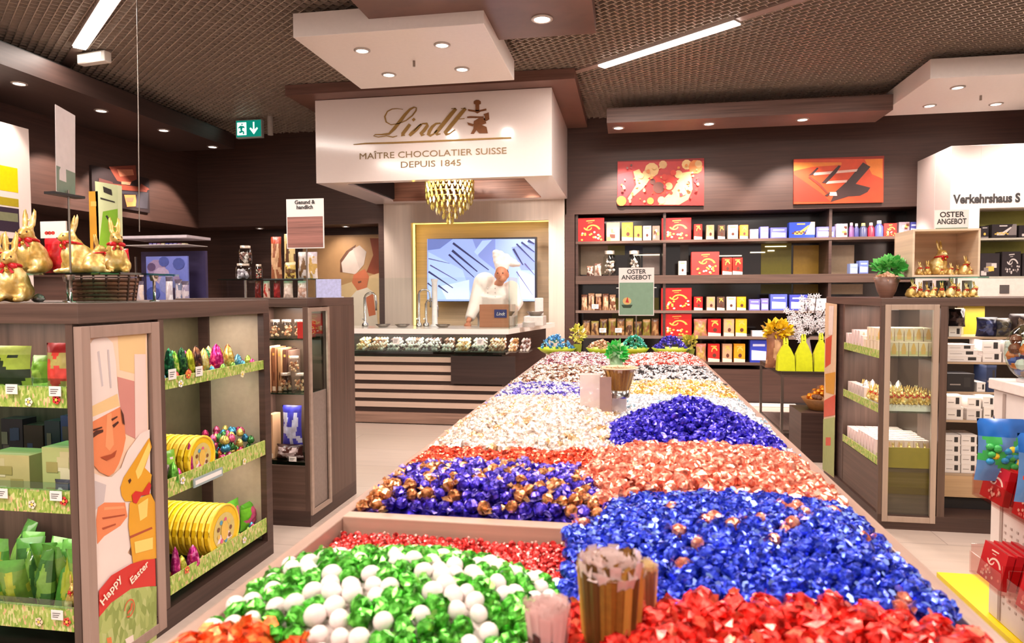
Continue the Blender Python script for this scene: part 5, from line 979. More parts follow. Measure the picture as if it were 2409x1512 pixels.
# ================================================================== SECOND LEFT CABINET
t = thing('display_cabinet', 'dark wooden display cabinet with jars, standing behind the poster cabinet', 'cabinet', (-2.4, 4.2, 0)); Y0, Y1, XA = 3.9, 4.62, -1.95
MB().box(-2.85, Y0, 1.37, XA, Y1, 1.425).build('top', WOOD, t, .003)
MB().box(-2.85, Y0, 0, XA, Y1, .1).build('plinth', WOODD, t)
a0, a1 = 3.935, aX(775, 1000, XA).y
boxes('side_block', [(-2.309, a1, .1, XA, Y1, 1.37), (-2.85, Y0, .1, -2.31, Y1, 1.37), (XA-.03, Y0, .1, XA, Y0+.02, 1.37)], WOODV, t)
MB().box(-2.31, Y0+.25, .1, XA-.03, Y0+.27, 1.37).build('back_panel', pm((70, 56, 46), .3), t); MB().box(-2.31, Y0, .1, XA-.031, Y0+.02, .38).build('lower_front', WOOD, t)
f = MB(); zb = aX(722, 1220, XA+.004).z; f.box(XA, Y0+.005, zb, XA+.012, Y0+.035, 1.365); f.box(XA, a1-.03, zb, XA+.012, a1, 1.365); f.box(XA, Y0+.035, 1.34, XA+.012, a1-.03, 1.365); f.box(XA, Y0+.035, zb, XA+.012, a1-.03, zb+.03); f.build('glass_frame', TRIM, t)
zz = aX(750, 920, XA).z
MB().box(XA-.012, Y0+.036, zz, XA-.004, a1-.031, 1.34).build('side_glass', GLASS, t); MB().box(XA-.012, Y0+.036, zb+.03, XA-.004, a1-.031, zz).build('frosted_panel', pm((128, 112, 104), .3, var=.12, scale=45), t)
zsh = [aY(670, y, Y0).z for y in (797, 926, 1085)]
for z in zsh: MB().box(-2.305, Y0+.022, z-.008, XA-.035, Y0+.245, z).build('shelf', GLASSG, t)
lamp_area((-2.12, Y0+.12, 1.36), .25, .15, 2.2); lamp_area((-2.12, Y0+.12, zsh[0]-.02), .25, .15, 1.8); lamp_area((-2.12, Y0+.12, zsh[1]-.02), .25, .15, 1.8)
CH2 = ((190, 130, 90), (226, 190, 150))
for px, tp, k, nm in ((645, 752, 0, 'left, on the top shelf'), (672, 752, 0, 'middle, on the top shelf'), (702, 752, 0, 'right, on the top shelf'), (690, 838, 1, 'crowning the pile on the middle shelf')): 
    p = aY(px, tp, Y0+.09); b0 = zsh[0] if k == 0 else aY(px, 877, Y0+.1).z; jar('glass jar of chocolates %s of the jar cabinet' % nm, p.x, Y0+.10, b0+.001, .036, p.z-b0, CH2)
for px, nm in ((672, 'lower left'), (706, 'lower right')): p = aY(px, 880, Y0+.1); jar('glass jar of chocolates in the pile on the middle shelf, %s' % nm, p.x, Y0+.1, zsh[1]+.001, .038, aY(690, 877, Y0+.1).z-zsh[1], CH2)
for k, px in enumerate((631, 641, 651, 660, 668)):
    p = aY(px, 815+k*3, Y0+.06); carton('slim_book_box', 'slim upright carton in the row left on the middle shelf, %s' % ('salmon', 'brown', 'tan', 'dark', 'grey-brown')[k], 'carton', p.x-.011, p.x+.011, Y0+.05+.02*k, zsh[1], p.z, .14, [(226, 170, 130), (150, 100, 70), (206, 160, 116), (90, 60, 50), (140, 110, 96)][k], 'plain')
p = aY(687, 953, Y0+.1); bag('gift_bag', 'blue and white striped shiny bag on the lower shelf of the jar cabinet', 'bag', p.x, Y0+.1, zsh[2]+.07, .14, .07, p.z-zsh[2]-.07, [(70, 70, 190), (200, 206, 235), (60, 60, 170)])
p = aY(682, 1020, Y0+.08); bag('gift_bag', 'dark brown and white bag lying under the blue bag, jar cabinet', 'bag', p.x, Y0+.08, zsh[2]+.001, .19, .1, .09, [(70, 34, 30), (190, 170, 170), (50, 26, 26)])
for px, c, nm in ((636, (214, 170, 130), 'beige'), ): p = aY(px, 975, Y0+.06); carton('slim_book_box', 'beige upright carton at the left of the lower shelf, jar cabinet', 'carton', p.x-.02, p.x+.02, Y0+.05, zsh[2], p.z, .1, c, 'plain')
p = aY(685, 1073, Y0-.002); price_tag(p.x, Y0+.018, zsh[2]+.012, .05, .03, 'white price tag on the lower shelf of the jar cabinet')
for k, (y0, y1) in enumerate(((735, 775), (790, 835))):
    a, b_ = aX(728, y1, -2.0), aX(765, y0, -2.0); mb = carton_mesh(.15, .05, b_.z-a.z, 'gift', k)
    o = mb.build('red_gift_box', [pm((190, 50, 44), .35)]+[pm(c) for c in G]); o.location = (-2.0, 4.04, (zsh[0]+.001 if k == 0 else zsh[1]+.2)); 
    if k == 0: o.rotation_euler = (0, 0, PI/2); tag(o, 'red gift box seen through the side glass of the jar cabinet', 'box')
    else: bpy.data.objects.remove(o)
# on top of it
gz2 = 1.55
t = thing('glass_riser', 'glass shelf with jars and bags on the jar cabinet', 'glass shelf', (-2.35, 4.25, 1.425)); MB().box(-2.68, 4.1, gz2-.008, -2.02, 4.4, gz2).build('glass_plate', GLASSG, t)
for x in (-2.6, -2.08): MB().tube([(x, 4.3, 1.426), (x, 4.3, gz2-.008)], .008).build('post', CHROME, t)
def onr(px, tp): p = aY(px, tp, 4.22); return p.x, p.z
x, z = onr(577, 578); jar('upper glass jar of silver and brown sweets, left end of the jar cabinet top', x, 4.22, aY(577, 620, 4.22).z, .042, z-aY(577, 620, 4.22).z, ((206, 200, 196), (120, 80, 70)))
jar('glass jar of pale pebbles at the left end of the glass shelf, lower one', onr(572, 620)[0], 4.22, gz2+.001, .05, aY(572, 620, 4.22).z-gz2-.001, ((214, 210, 220), (140, 130, 140)))
x, z = onr(612, 622); jar('small glass jar beside the tall pile of bags', x, 4.2, gz2+.001, .022, z-gz2, ((220, 210, 190), (160, 60, 50)))
for k, (px, tp, wp, cols, nm) in enumerate(((642, 556, 30, [(150, 90, 60), (214, 170, 130), (190, 80, 50)], 'brown and orange'), (674, 549, 32, [(214, 190, 130), (90, 60, 40), (226, 200, 150)], 'golden yellow, tallest'), (705, 592, 26, [(190, 180, 176), (120, 90, 60), (210, 204, 200)], 'silver grey'), (728, 592, 28, [(226, 210, 200), (196, 160, 90), (206, 196, 206)], 'pinkish white'), (690, 618, 30, [(206, 176, 90), (110, 76, 40), (220, 200, 160)], 'small gold, in front'))):
    x, z = onr(px, tp); bag('cookie_bag', '%s bag standing on the glass shelf of the jar cabinet' % nm, 'bag', x, 4.26 if k < 4 else 4.18, gz2+.001, wp*4.3/1600, .06, z-gz2, cols, None, 0, k)
for k, (px, wp, cols, nm) in enumerate(((620, 16, [(120, 30, 26), (90, 20, 20), (140, 40, 30)], 'dark red'), (640, 18, [(226, 190, 170), (180, 60, 50), (230, 200, 190)], 'pale with red'), (664, 18, [(130, 24, 26), (160, 40, 40), (120, 20, 20)], 'crimson'), (690, 26, [(220, 196, 180), (230, 210, 196), (206, 170, 150)], 'cream'), (722, 24, [(226, 206, 196), (200, 160, 140), (226, 206, 196)], 'pale rose'))):
    x, z = onr(px, 662); bag('sachet', '%s sachet on the jar cabinet under its glass shelf' % nm, 'bag', x, 4.15, 1.426, wp*4.3/1600, .05, .11, cols, None, 0, k)
p, q = aY(744, 694, 4.05), aY(801, 656, 4.05); t = thing('menu_card', 'pale blue patterned card standing at the right end of the jar cabinet', 'card', ((p.x+q.x)/2, 4.05, 1.426)); MB().box(p.x, 4.05, 1.426, q.x, 4.06, q.z).build('card', pm((176, 180, 220), .4, var=.15, scale=60), t); MB().box(p.x+.01, 4.06, 1.426, q.x-.01, 4.12, 1.432).build('foot', pm((200, 200, 214), .4), t)
p, q = aY(700, 588, 4.2), aY(783, 473, 4.2); t = stand_sign('offer_sign', 'white and rose-brown printed offer sign on the jar cabinet', p.x, q.x, p.z, q.z, 4.06, wood((150, 102, 92), 'X', .4, .45), [('Gesund &', .034, 0), ('handlich', .034, 0)], .36, gz2 if False else None)
MB().tube([((p.x+q.x)/2, 4.075, 1.426), ((p.x+q.x)/2, 4.075, p.z+.05)], .005).build('post', STEEL, t)
# ================================================================== RIGHT CABINET
RX, RY0, RY1, RH = 1.5, 4.43, 5.6, 1.41
t = thing('display_cabinet', 'dark wooden display cabinet with glass door frame, right of the bin table', 'cabinet', (2.3, 5.0, 0)); BX2 = 1.865
MB().box(RX, RY0, 1.36, 3.6, RY1, RH).build('top', WOOD, t, .003); MB().box(RX, RY0, 0, 3.6, RY1, .09).build('plinth', WOODD, t)
boxes('upright', [(RX, RY0, .09, RX+.02, RY0+.02, 1.36), (1.83, RY0, .09, 1.872, RY0+.3, 1.36), (RX+.01, 5.17, .09, BX2, 5.2, 1.36), (RX, 5.56, .09, BX2, RY1, 1.36), (3.5, RY0, .09, 3.6, RY1, 1.36)], WOODV, t)
MB().box(BX2, RY0+.3, .09, BX2+.02, RY1, 1.36).build('back_panel', pm((66, 52, 44), .3), t); MB().box(RX+.012, RY0+.03, .09, 1.83, 5.17, .375).build('lower_box', WOOD, t)
MB().box(RX+.014, 5.2, .09, RX+.03, 5.56, 1.36).build('poster_panel', WOODD, t)
mb = MB(); XPn = RX-.002
def rp(l, mi, k): mb.face([(XPn-.0006*k, aX(x, 0, RX).y, aX(x, y, RX).z) for x, y in l], mi)
for k, (mi, l) in enumerate(((0, [(1953, 712), (1981, 716), (1981, 1140), (1953, 1120)]), (1, [(1955, 800), (1970, 790), (1968, 860), (1955, 870)]), (2, [(1962, 720), (1974, 720), (1972, 790), (1962, 790)]), (3, [(1955, 885), (1980, 880), (1978, 935), (1958, 930)]), (1, [(1954, 950), (1981, 935), (1981, 985), (1954, 990)]), (4, [(1953, 995), (1981, 990), (1981, 1138), (1953, 1118)]), (1, [(1960, 1040), (1972, 1040), (1972, 1060), (1960, 1060)]))): rp(l, mi, k)
mb.build('side_poster', [pm(c, .4) for c in ((226, 190, 156), (206, 76, 50), (234, 214, 206), (214, 150, 50), (160, 172, 104))], t)
f = MB(); z0, z1 = aY(2070, 1225, RY0).z, aY(2140, 716, RY0).z; xa, xb = RX+.022, 1.822
f.box(xa, RY0-.008, z0, xa+.032, RY0+.015, z1); f.box(xb-.032, RY0-.008, z0, xb, RY0+.015, z1); f.box(xa+.032, RY0-.008, z1-.032, xb-.032, RY0+.015, z1); f.box(xa+.032, RY0-.008, z0, xb-.032, RY0+.015, z0+.035); dfr = f.build('door_frame', wood((168, 146, 130), 'Z', .4, .1), t, .002)
MB().box(xa+.033, RY0+.002, z0+.036, xb-.033, RY0+.007, z1-.033).build('door_glass', glass((240, 246, 242), .02, .06), dfr)
MB().box(xa+.03, RY0+.018, .375, xb-.02, RY0+.024, .50).build('painted_reflection_strip', pm((150, 128, 40), .4), t)  # khaki strip painting the yellow platform's reflection low in the cabinet
SR = (1.055, .72, .395)
for z in SR: sf = MB().box(RX+.02, RY0+.03, z-.012, 1.83, 5.168, z).build('shelf', glass((214, 232, 222), .03, .08), t); MB().box(RX+.008, RY0+.025, z-.014, RX+.014, 5.168, z+.035).build('printed_lip', GRASS, sf)
lamp_area((1.68, 4.8, 1.35), .2, .6, 3.2); lamp_area((1.68, 4.8, SR[0]-.03), .2, .6, 2.6); lamp_area((1.68, 4.8, SR[1]-.03), .2, .6, 2.6)
# goods on its shelves
cm = MB(); cm.box(-.026, -.02, 0, .026, .02, .085); cm.face([(-.024, -.0204, .006), (.024, -.0204, .006), (.024, -.0204, .03), (-.024, -.0204, .03)], 1); cm.face([(-.012, -.0208, .012), (.012, -.0208, .012), (.014, -.0208, .045), (.004, -.0208, .078), (-.004, -.0208, .078), (-.014, -.0208, .045)], 2)
def cmesh(cl): return cm.mesh('carton', [pm(c, .5, var=.05) for c in cl])
c1m, c2m, c3m = cmesh(((226, 206, 180), (206, 196, 140), (222, 176, 104))), cmesh(((224, 200, 196), (200, 190, 150), (214, 170, 140))), cmesh(((206, 186, 180), (236, 224, 214), (206, 166, 110)))
def put(me, name, x, y, z, lab, cat, grp, sc=1., rz=0): o = bpy.data.objects.new(name, me); C.objects.link(o); o.location = (x, y, z); o.scale = (min(sc, .98), min(sc, .98), sc); o.rotation_euler = (0, 0, rz); tag(o, lab, cat, grp); return o
for i in range(6):
    for j in range(11):
        x = 1.535+.055*i; y = 4.49+.062*j
        put(c1m if j < 5 else c2m, 'small_carton', x, y, SR[0]+.001, '%s small carton with rabbit print on the top shelf of the glass-door cabinet' % ('cream' if j < 5 else 'pinkish white'), 'carton', 'cream cartons, top shelf' if j < 5 else 'pinkish cartons, top shelf', 1.0+.22*(j > 4)+ (.35 if j in (6, 7, 8) else 0))
        if j < 4 and i % 1 == 0 and j > 0: put(c1m, 'small_carton', x, y+.01, SR[0]+.087, 'cream small carton with rabbit print in the upper layer, top shelf of the glass-door cabinet', 'carton', 'cream cartons, upper layer', .95)
def rab(x, y, z, h, rz, lab, grp):
    o = rabbit(lab, x, y, z, h, rz, grp, 'small_foil_rabbit'); return o
for i in range(7):
    for j in range(4): rab(1.53+.045*i, 4.475+.07*j, SR[1]+.04, .095, .3*math.sin(i*3+j), 'small golden foil rabbit in the rows behind the glass door, middle shelf', 'small rabbits, middle shelf')
MB().box(1.525, 4.465, SR[1]+.0, 1.815, 4.75, SR[1]+.039).build('x', PAPER); o = bpy.data.objects['x']; o.name = 'display_tray'; tag(o, 'shallow cream tray under the small rabbits on the middle shelf', 'tray')
for j in range(6): put(c3m, 'small_carton', 1.55, 4.80+.06*j, SR[1]+.001, 'pale carton with tan rabbit print at the aisle side of the middle shelf', 'carton', 'pale cartons, middle shelf', 1.15); rab(1.62, 4.80+.06*j, SR[1]+.001, .12, -1.3, 'golden foil rabbit facing the aisle on the middle shelf', 'aisle-side rabbits, middle shelf')
for j in range(5): foil_egg('white_egg', 'large pearly white egg standing behind the rabbits on the middle shelf', 'egg', 1.56+.05*j, 4.86+.03*(j % 2), SR[1]+.001, .03, .14, (226, 214, 204), None, 'pearly eggs')
for i in range(6): rab(1.56+.045*i, 4.50, SR[2]+.045, .085, .3*math.sin(i*5), 'small golden foil rabbit in the front row behind the glass door, lowest shelf', 'small rabbits, lowest shelf')
MB().box(1.535, 4.465, SR[2], 1.815, 4.54, SR[2]+.044).build('y', PAPER); o = bpy.data.objects['y']; o.name = 'display_tray'; tag(o, 'shallow cream tray under the small rabbits on the lowest shelf', 'tray')
for i in range(6):
    for j in range(10): put(c2m, 'small_carton', 1.548+.055*i, 4.57+.058*j, SR[2]+.001, 'tall pinkish carton packed on the lowest shelf of the glass-door cabinet', 'carton', 'pinkish cartons, lowest shelf', 1.25+.25*(j < 6))
# open bay with museum goods
Yq = 4.62
t = thing('wooden_shelving', 'open shelving with white boxes inside the right cabinet bay', 'shelving', (2.4, 4.9, 0)); zq = [aY(2280, y, Yq).z for y in (792, 851, 921, 988, 1113)]
for z in zq: MB().box(1.875, Yq-.02, z-.012, 3.49, 5.4, z).build('shelf', wood((176, 150, 124), 'X', .4, .1), t)
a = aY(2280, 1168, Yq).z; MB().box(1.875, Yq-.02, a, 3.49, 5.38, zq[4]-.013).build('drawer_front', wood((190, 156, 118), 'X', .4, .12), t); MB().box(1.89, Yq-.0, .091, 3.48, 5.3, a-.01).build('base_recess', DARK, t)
MB().box(1.888, 5.40, .1, 3.49, 5.42, 1.355).build('back_panel', pm((120, 100, 84), .4), t)
MB().box(aY(2285, 0, 4.9).x, 4.9, zq[0], aY(2335, 0, 4.9).x, 4.91, 1.35).build('yellow_panel', pm((176, 160, 40), .4), t); MB().box(aY(2268, 0, 4.8).x, 4.8, zq[0], aY(2285, 0, 4.8).x, 4.83, 1.35).build('beige_post', wood((214, 186, 140), 'Z'), t)
lamp_area((2.5, 4.75, 1.34), .9, .2, 5); 
for z in zq[:3]: lamp_area((2.4, 4.66, z-.02), .9, .1, 1.6)
def wb(a_, b_, y0, y1, nm, rgb=(226, 218, 214), st='tag', Y=Yq, mk=(50, 46, 46), dp=.16):
    p, q = aY(a_, y1, Y), aY(b_, y0, Y); z = min(zq, key=lambda v: abs(v-p.z)); zz_ = z if abs(z-p.z) < .03 else p.z
    mb = MB(); w_ = q.x-p.x; h_ = q.z-zz_; mb.box(-w_/2, 0, 0, w_/2, dp, h_)
    mb.face([(w_*.12, -.0006, h_*.25), (w_*.36, -.0006, h_*.25), (w_*.36, -.0006, h_*.8), (w_*.12, -.0006, h_*.8)], 1); mb.face([(-w_*.4, -.0006, h_*.35), (w_*.0, -.0006, h_*.35), (w_*.0, -.0006, h_*.42), (-w_*.4, -.0006, h_*.42)], 2)
    mb.box(-w_/2-.0015, -.0015, h_*.86, w_/2+.0015, dp, h_+.001, 0)
    o = mb.build('gift_box', [pm(rgb, .5, var=.02), pm(mk, .5), pm((150, 140, 136), .5)]); o.location = ((p.x+q.x)/2, Y, zz_+.001); tag(o, nm, 'box')
W_ = 'in the open bay right of the glass door'
for i, (a_, b_, y0, y1) in enumerate(((2227, 2308, 838, 851), (2227, 2300, 824, 837), (2228, 2292, 811, 823))): wb(a_, b_, y0, y1, 'long flat white box %s, %s of three' % ('in the open bay beside the glass door', ('lowest', 'middle', 'topmost')[i]))
for i, (a_, b_, y0, y1, nm) in enumerate(((2312, 2356, 828, 851, 'lower left of the block of four'), (2360, 2409, 828, 851, 'lower right of the block of four'), (2310, 2354, 800, 827, 'upper left of the block of four'), (2360, 2409, 800, 827, 'upper right of the block of four'))): wb(a_, b_, y0, y1, 'white box with black mark, %s' % nm)
for i, (a_, b_, y0, y1, c, nm) in enumerate(((2232, 2262, 768, 792, (226, 222, 214), 'small white box under the black goods at the bay corner'), (2320, 2344, 858, 921, (40, 50, 80), 'dark blue box on the second shelf of the bay'), (2228, 2292, 880, 921, (36, 32, 34), 'black folded goods on the second shelf of the bay'), (2298, 2318, 900, 921, (224, 218, 214), 'little white box beside the dark blue one'),
        (2226, 2266, 958, 988, (228, 220, 214), 'white box lowest at the left of the third shelf'), (2226, 2262, 930, 957, (232, 224, 218), 'white box on top at the left of the third shelf'), (2274, 2310, 962, 988, (214, 206, 202), 'grey-white box lowest in the middle of the third shelf'), (2276, 2308, 936, 961, (230, 222, 216), 'white box on top in the middle of the third shelf'), (2314, 2342, 958, 988, (228, 220, 214), 'white box lowest at the right of the third shelf'), (2312, 2340, 932, 957, (220, 214, 210), 'pale box on top at the right of the third shelf'))): wb(a_, b_, y0, y1, nm, c)
for r_ in range(4):
    for c_ in range(2): wb(2222+c_*39, 2259+c_*39, 1090-r_*22, 1111-r_*22 if r_ else 1113, 'white box with dark mark on the fourth shelf, %s row, %s column' % (('lowest', 'second', 'third', 'top')[r_], ('left', 'right')[c_]))
for i, (px, tp, wp, c, nm) in enumerate(((2248, 726, 34, [(44, 34, 36), (90, 70, 70), (30, 26, 30)], 'black and brown soft bag at the corner'), (2318, 746, 44, [(34, 36, 70), (80, 90, 140), (30, 30, 40)], 'dark blue bag before the yellow panel'), (2356, 748, 40, [(110, 104, 90), (60, 60, 70), (80, 70, 60)], 'grey-olive bag right of the dark blue one'), (2392, 738, 40, [(60, 46, 44), (140, 116, 96), (60, 50, 50)], 'brown bag near the right picture edge'))):
    p = aY(px, tp, 4.7); bag('soft_bag', '%s on the upper shelf of the open bay' % nm, 'bag', p.x, 4.68, zq[0]+(.06 if i == 0 else .001), wp*4.7/1600, .09, p.z-zq[0]-(.06 if i == 0 else 0), c, None, 0, i)
# on its top: crate, rabbits, bowl, plant, sign
cz = 1.535; t = thing('glass_riser', 'low glass shelf carrying the wooden crate on the right cabinet', 'glass shelf', (1.9, 4.6, RH)); MB().box(1.60, 4.46, cz-.008, 2.10, 4.86, cz).build('glass_plate', GLASSG, t)
for x in (1.63, 2.07): MB().tube([(x, 4.8, RH+.001), (x, 4.8, cz-.008)], .007).build('post', CHROME, t)
a, b_ = aY(2148, 538, 4.5), aY(2305, 650, 4.5); t = thing('wooden_crate', 'pale wooden crate lying on its side with golden rabbits inside, on the right cabinet', 'crate', ((a.x+b_.x)/2, 4.5, cz)); Wd = wood((222, 196, 168), 'X', .6, .12, .6)
zt = a.z-.004; mb = MB(); mb.box(a.x, 4.5, cz+.001, b_.x, 4.78, cz+.013); mb.box(a.x, 4.5, zt-.012, b_.x, 4.78, zt); mb.box(a.x, 4.5, cz+.013, a.x+.012, 4.78, zt-.012); mb.box(b_.x-.012, 4.5, cz+.013, b_.x, 4.78, zt-.012); mb.build('boards', Wd, t, .001); MB().box(a.x, 4.78, cz+.001, b_.x, 4.79, zt).build('crate_bottom', wood((206, 172, 138), 'X', .6, .12, .6), t)
for i, (px, tp, Y, rz, z0_, nm) in enumerate(((2208, 563, 4.66, .5, .012, 'tallest, in the middle of the crate'), (2163, 615, 4.56, .2, .012, 'small, leftmost in the crate'), (2182, 612, 4.6, -.3, .012, 'small, second from the left in the crate'), (2236, 618, 4.56, .4, .012, 'small, right of the tallest in the crate'), (2270, 600, 4.62, .5, .012, 'small, rightmost in the crate'), (2216, 624, 4.53, -.2, .012, 'tiny, in front of the tallest in the crate'), (2282, 626, 4.55, .7, .012, 'tiny, in the right corner of the crate'), (2252, 622, 4.66, .1, .012, 'small, at the back of the crate'), (2172, 632, 4.68, .3, .012, 'tiny, at the back left of the crate'), (2294, 618, 4.68, -.3, .012, 'small, at the back right of the crate'))):
    p = aY(px, tp, Y); rabbit('golden foil rabbit with red ribbon, %s' % nm, p.x, Y, cz+z0_+.002, p.z-cz-.012, rz)
for i, (px, tp, rz, nm) in enumerate(((2145, 654, .5, 'leftmost'), (2165, 662, -.3, 'second'), (2238, 652, .4, 'under the crate middle'), (2255, 664, -.5, 'right of the middle'), (2290, 660, .7, 'rightmost'), (2195, 664, 1.2, 'small, facing the aisle'), (2215, 660, -.2, 'just left of the crate middle'), (2272, 664, .2, 'second from the right'), (2180, 668, .4, 'smallest, third from the left'))):
    p = aY(px, tp, 4.5); rabbit('golden foil rabbit on the right cabinet under the crate, %s' % nm, p.x, 4.5, RH+.001, p.z-RH, rz)
for i, (px, c, nm) in enumerate(((2182, (206, 190, 196), 'pinkish'), (2214, (90, 140, 130), 'teal'), (2228, (226, 216, 206), 'white'), (2275, (214, 214, 190), 'cream'))): p = aY(px, 660, 4.62); carton('small_carton', '%s carton behind the rabbits under the crate' % nm, 'carton', p.x-.02, p.x+.02, 4.6, RH, p.z, .04, c, 'blocks')
p = aY(2086, 662, 4.55); t = thing('snack_bowl', 'brown bowl of nuts with green bow at the left end of the right cabinet', 'bowl', (p.x, 4.55, RH)); rr = 26*4.6/1600
hh_ = aY(2086, 652, 4.55).z-RH
MB().lathe([(rr*.45, 0), (rr*.7, hh_*.3), (rr, hh_), (rr*.94, hh_), (rr*.6, hh_*.35), (.001, hh_*.25)], 24, (p.x, 4.55, RH+.001)).build('bowl', wood((110, 76, 62), 'X', .4), t)
mb = MB(); rnd = random.Random(2)
for i in range(70): a_ = rnd.random()*2*PI; q_ = rr*.85*math.sqrt(rnd.random()); mb.ell((p.x+q_*math.cos(a_), 4.55+q_*math.sin(a_), RH+hh_*.8+.035*(1-q_/rr)+rnd.random()*.02), (.011, .014, .01), 6, rnd.randrange(2), (rnd.random()*3, 0, rnd.random()*3), False)
mb.build('nuts', [pm((214, 170, 140), .5), pm((176, 126, 90), .5)], t)
def leafball(mb, c, r, n, lw, rnd, mi=0):
    for i in range(n):
        d = Vector((rnd.gauss(0, 1), rnd.gauss(0, 1), rnd.gauss(0, 1))).normalized(); o = Vector(c)+Vector((d.x*r[0], d.y*r[1], d.z*r[2]))*rnd.uniform(.3, 1); s = d.cross(Vector((rnd.gauss(0, 1), rnd.gauss(0, 1), 1))).normalized()*lw*.5; u = (d+Vector((0, 0, .4))).normalized()*lw
        mb.add([o, o+u*.5+s, o+u*1.1, o+u*.5-s], [(0, 1, 2, 3)], mi if rnd.random() < .6 else mi+1)
mb = MB(); a_ = aY(2093, 628, 4.6); leafball(mb, a_, (.085, .05, .05), 190, .04, rnd); mb.tube([a_+Vector((0, 0, -.1)), a_], .006, 6, 0)
mb.build('green_bow', [pm((70, 170, 70), .4, .0), pm((120, 210, 110), .4)], t)
p, q = aY(2218, 545, 4.7), aY(2302, 487, 4.7); tt = stand_sign('offer_sign', 'grey-white offer sign with green field behind the wooden crate', p.x, q.x, p.z-.17, q.z, 4.82, pm((120, 140, 118), .4), [('OSTER', .05, 0), ('ANGEBOT', .05, 0)], .36, RH+.001)
# ================================================================== CENTRE OFFER SIGN (far end of the table)
# ================================================================== YELLOW BAG STAND
t = thing('metal_stand', 'dark-topped metal side stand with lime bags, beyond the bin table', 'stand', (1.75, 7.4, 0)); S0, S1, T0, T1, SZ = 1.45, 2.25, 6.9, 8.0, .68
MB().box(S0, T0, SZ-.03, S1, T1, SZ).build('top', wood((60, 46, 38), 'X'), t, .002)
for x in (S0+.012, S1-.012):
    for y in (T0+.012, T1-.012): MB().box(x-.012, y-.012, 0, x+.012, y+.012, SZ-.03).build('leg', STEEL, t)
mb = MB(); [mb.box(S0+.024, y-.008, z, S1-.024, y+.008, z+.016) for y in (T0+.012, T1-.012) for z in (.08, SZ-.05)]; [mb.box(x-.008, T0+.024, z, x+.008, T1-.024, z+.016) for x in (S0+.012, S1-.012) for z in (.08, SZ-.05)]; mb.build('rails', STEEL, t)
MB().box(S0+.02, T0+.03, .096, S1-.02, T1-.03, .106).build('lower_shelf', wood((110, 90, 80), 'Y'), t)
ym = pm((214, 222, 30), .35, var=.08)
for i, (a_, b_, tp, nm) in enumerate(((1826, 1870, 795, 'left'), (1869, 1911, 786, 'middle'), (1912, 1950, 783, 'right'))):
    p, q = aY(a_, 868, 6.99), aY(b_, tp, 6.99); w_ = q.x-p.x; h_ = q.z-SZ; x = (p.x+q.x)/2
    L = [(-.5, 0), (.5, 0), (.46, .45), (.26, .68), (.13, .78), (.14, .9), (.1, 1.0), (.04, 1.0), (.02, .88), (-.02, .88), (-.04, 1.0), (-.1, 1.0), (-.14, .9), (-.13, .78), (-.26, .68), (-.46, .45)]
    mb = MB(); vs = [(u*w_, 0, v*h_) for u, v in L]; n_ = len(vs)
    fr = [(u*w_*.96, -.045*(1-v)**.7-.006, v*h_) for u, v in L]; bk = [(u*w_*.96, .045*(1-v)**.7+.006, v*h_) for u, v in L]
    mb.add(fr+bk, [tuple(range(n_)), tuple(range(2*n_-1, n_-1, -1))]+[(i_, i_+n_, (i_+1) % n_+n_, (i_+1) % n_) for i_ in range(n_)]); 
    mb.face([(w_*.08*math.cos(a), -.0075-.012, h_*.8+h_*.05*math.sin(a)) for a in [k*PI/4 for k in range(8)]], 1)
    o = mb.build('rabbit_ear_bag', [ym, pm((120, 130, 30), .5)]); o.location = (x, 6.99, SZ+.001); tag(o, 'lime-yellow rabbit-ear bag on the metal stand, %s of three' % nm, 'bag')
p = aY(1832, 762, 7.2); t = thing('sunflower_bag', 'brown bag with golden frilly bow left of the lime bags', 'gift bag', (p.x, 7.25, SZ)); w_ = 52*7.3/1600; o = bag_mb(w_, .12, p.z-SZ-.08, seed=3).build('bag_body', [pm((150, 96, 66), .5, var=.15), pm((196, 150, 110), .5), pm((170, 120, 80), .5)], t, world=False)
mb = MB(); leafball(mb, (0, 0, p.z-SZ-.06), (.13, .06, .07), 140, .06, rnd); mb.build('frilly_bow', [pm((232, 190, 20), .45), pm((246, 216, 60), .45)], t, world=False)
p = aY(1900, 800, 7.4); t = thing('blossom_branch_vase', 'vase of white blossom branches behind the lime bags', 'flowers', (p.x, 7.5, SZ)); MB().lathe([(.05, 0), (.07, .12), (.045, .26), (.05, .28)], 18, (p.x, 7.5, SZ+.001)).build('vase', pm((190, 170, 176), .3), t)
mb = MB(); fl = MB(); rnd = random.Random(8)
for i in range(16):
    e = aY(1853+rnd.random()*98, 690+rnd.random()*100, 7.45+rnd.uniform(-.15, .15)); s0 = Vector((p.x, 7.5, SZ+.27)); m_ = s0.lerp(e, .5)+Vector((rnd.uniform(-.05, .05), 0, .05)); mb.tube([s0, m_, e], .005, 5)
    for k in range(13):
        o_ = e.lerp(m_, rnd.random()*.9)+Vector((rnd.gauss(0, .035), rnd.gauss(0, .03), rnd.gauss(0, .035))); 
        for a in range(5): an = 2*PI*a/5+i; fl.add([o_, o_+Vector((math.cos(an-.5), -.25, math.sin(an-.5)))*.014, o_+Vector((math.cos(an), -.1, math.sin(an)))*.032, o_+Vector((math.cos(an+.5), -.25, math.sin(an+.5)))*.014], [(0, 1, 2, 3)], 0)
        fl.ell(o_+Vector((0, -.005, 0)), .005, 5, 1)
mb.build('branches', pm((80, 60, 46), .7), t); fl.build('blossoms', [pm((252, 246, 250), .6, var=0), pm((70, 60, 90), .6)], t)
p = aY(1935, 940, 6.2); t = thing('gift_basket', 'basket of orange and brown goods, half hidden by the right cabinet', 'basket', (p.x, 6.3, .42)); MB().lathe([(.10, 0), (.17, .10), (.16, .10), (.1, .02)], 20, (p.x+.02, 6.3, .421)).build('basket_bowl', pm((140, 90, 40), .6, var=.2), t)
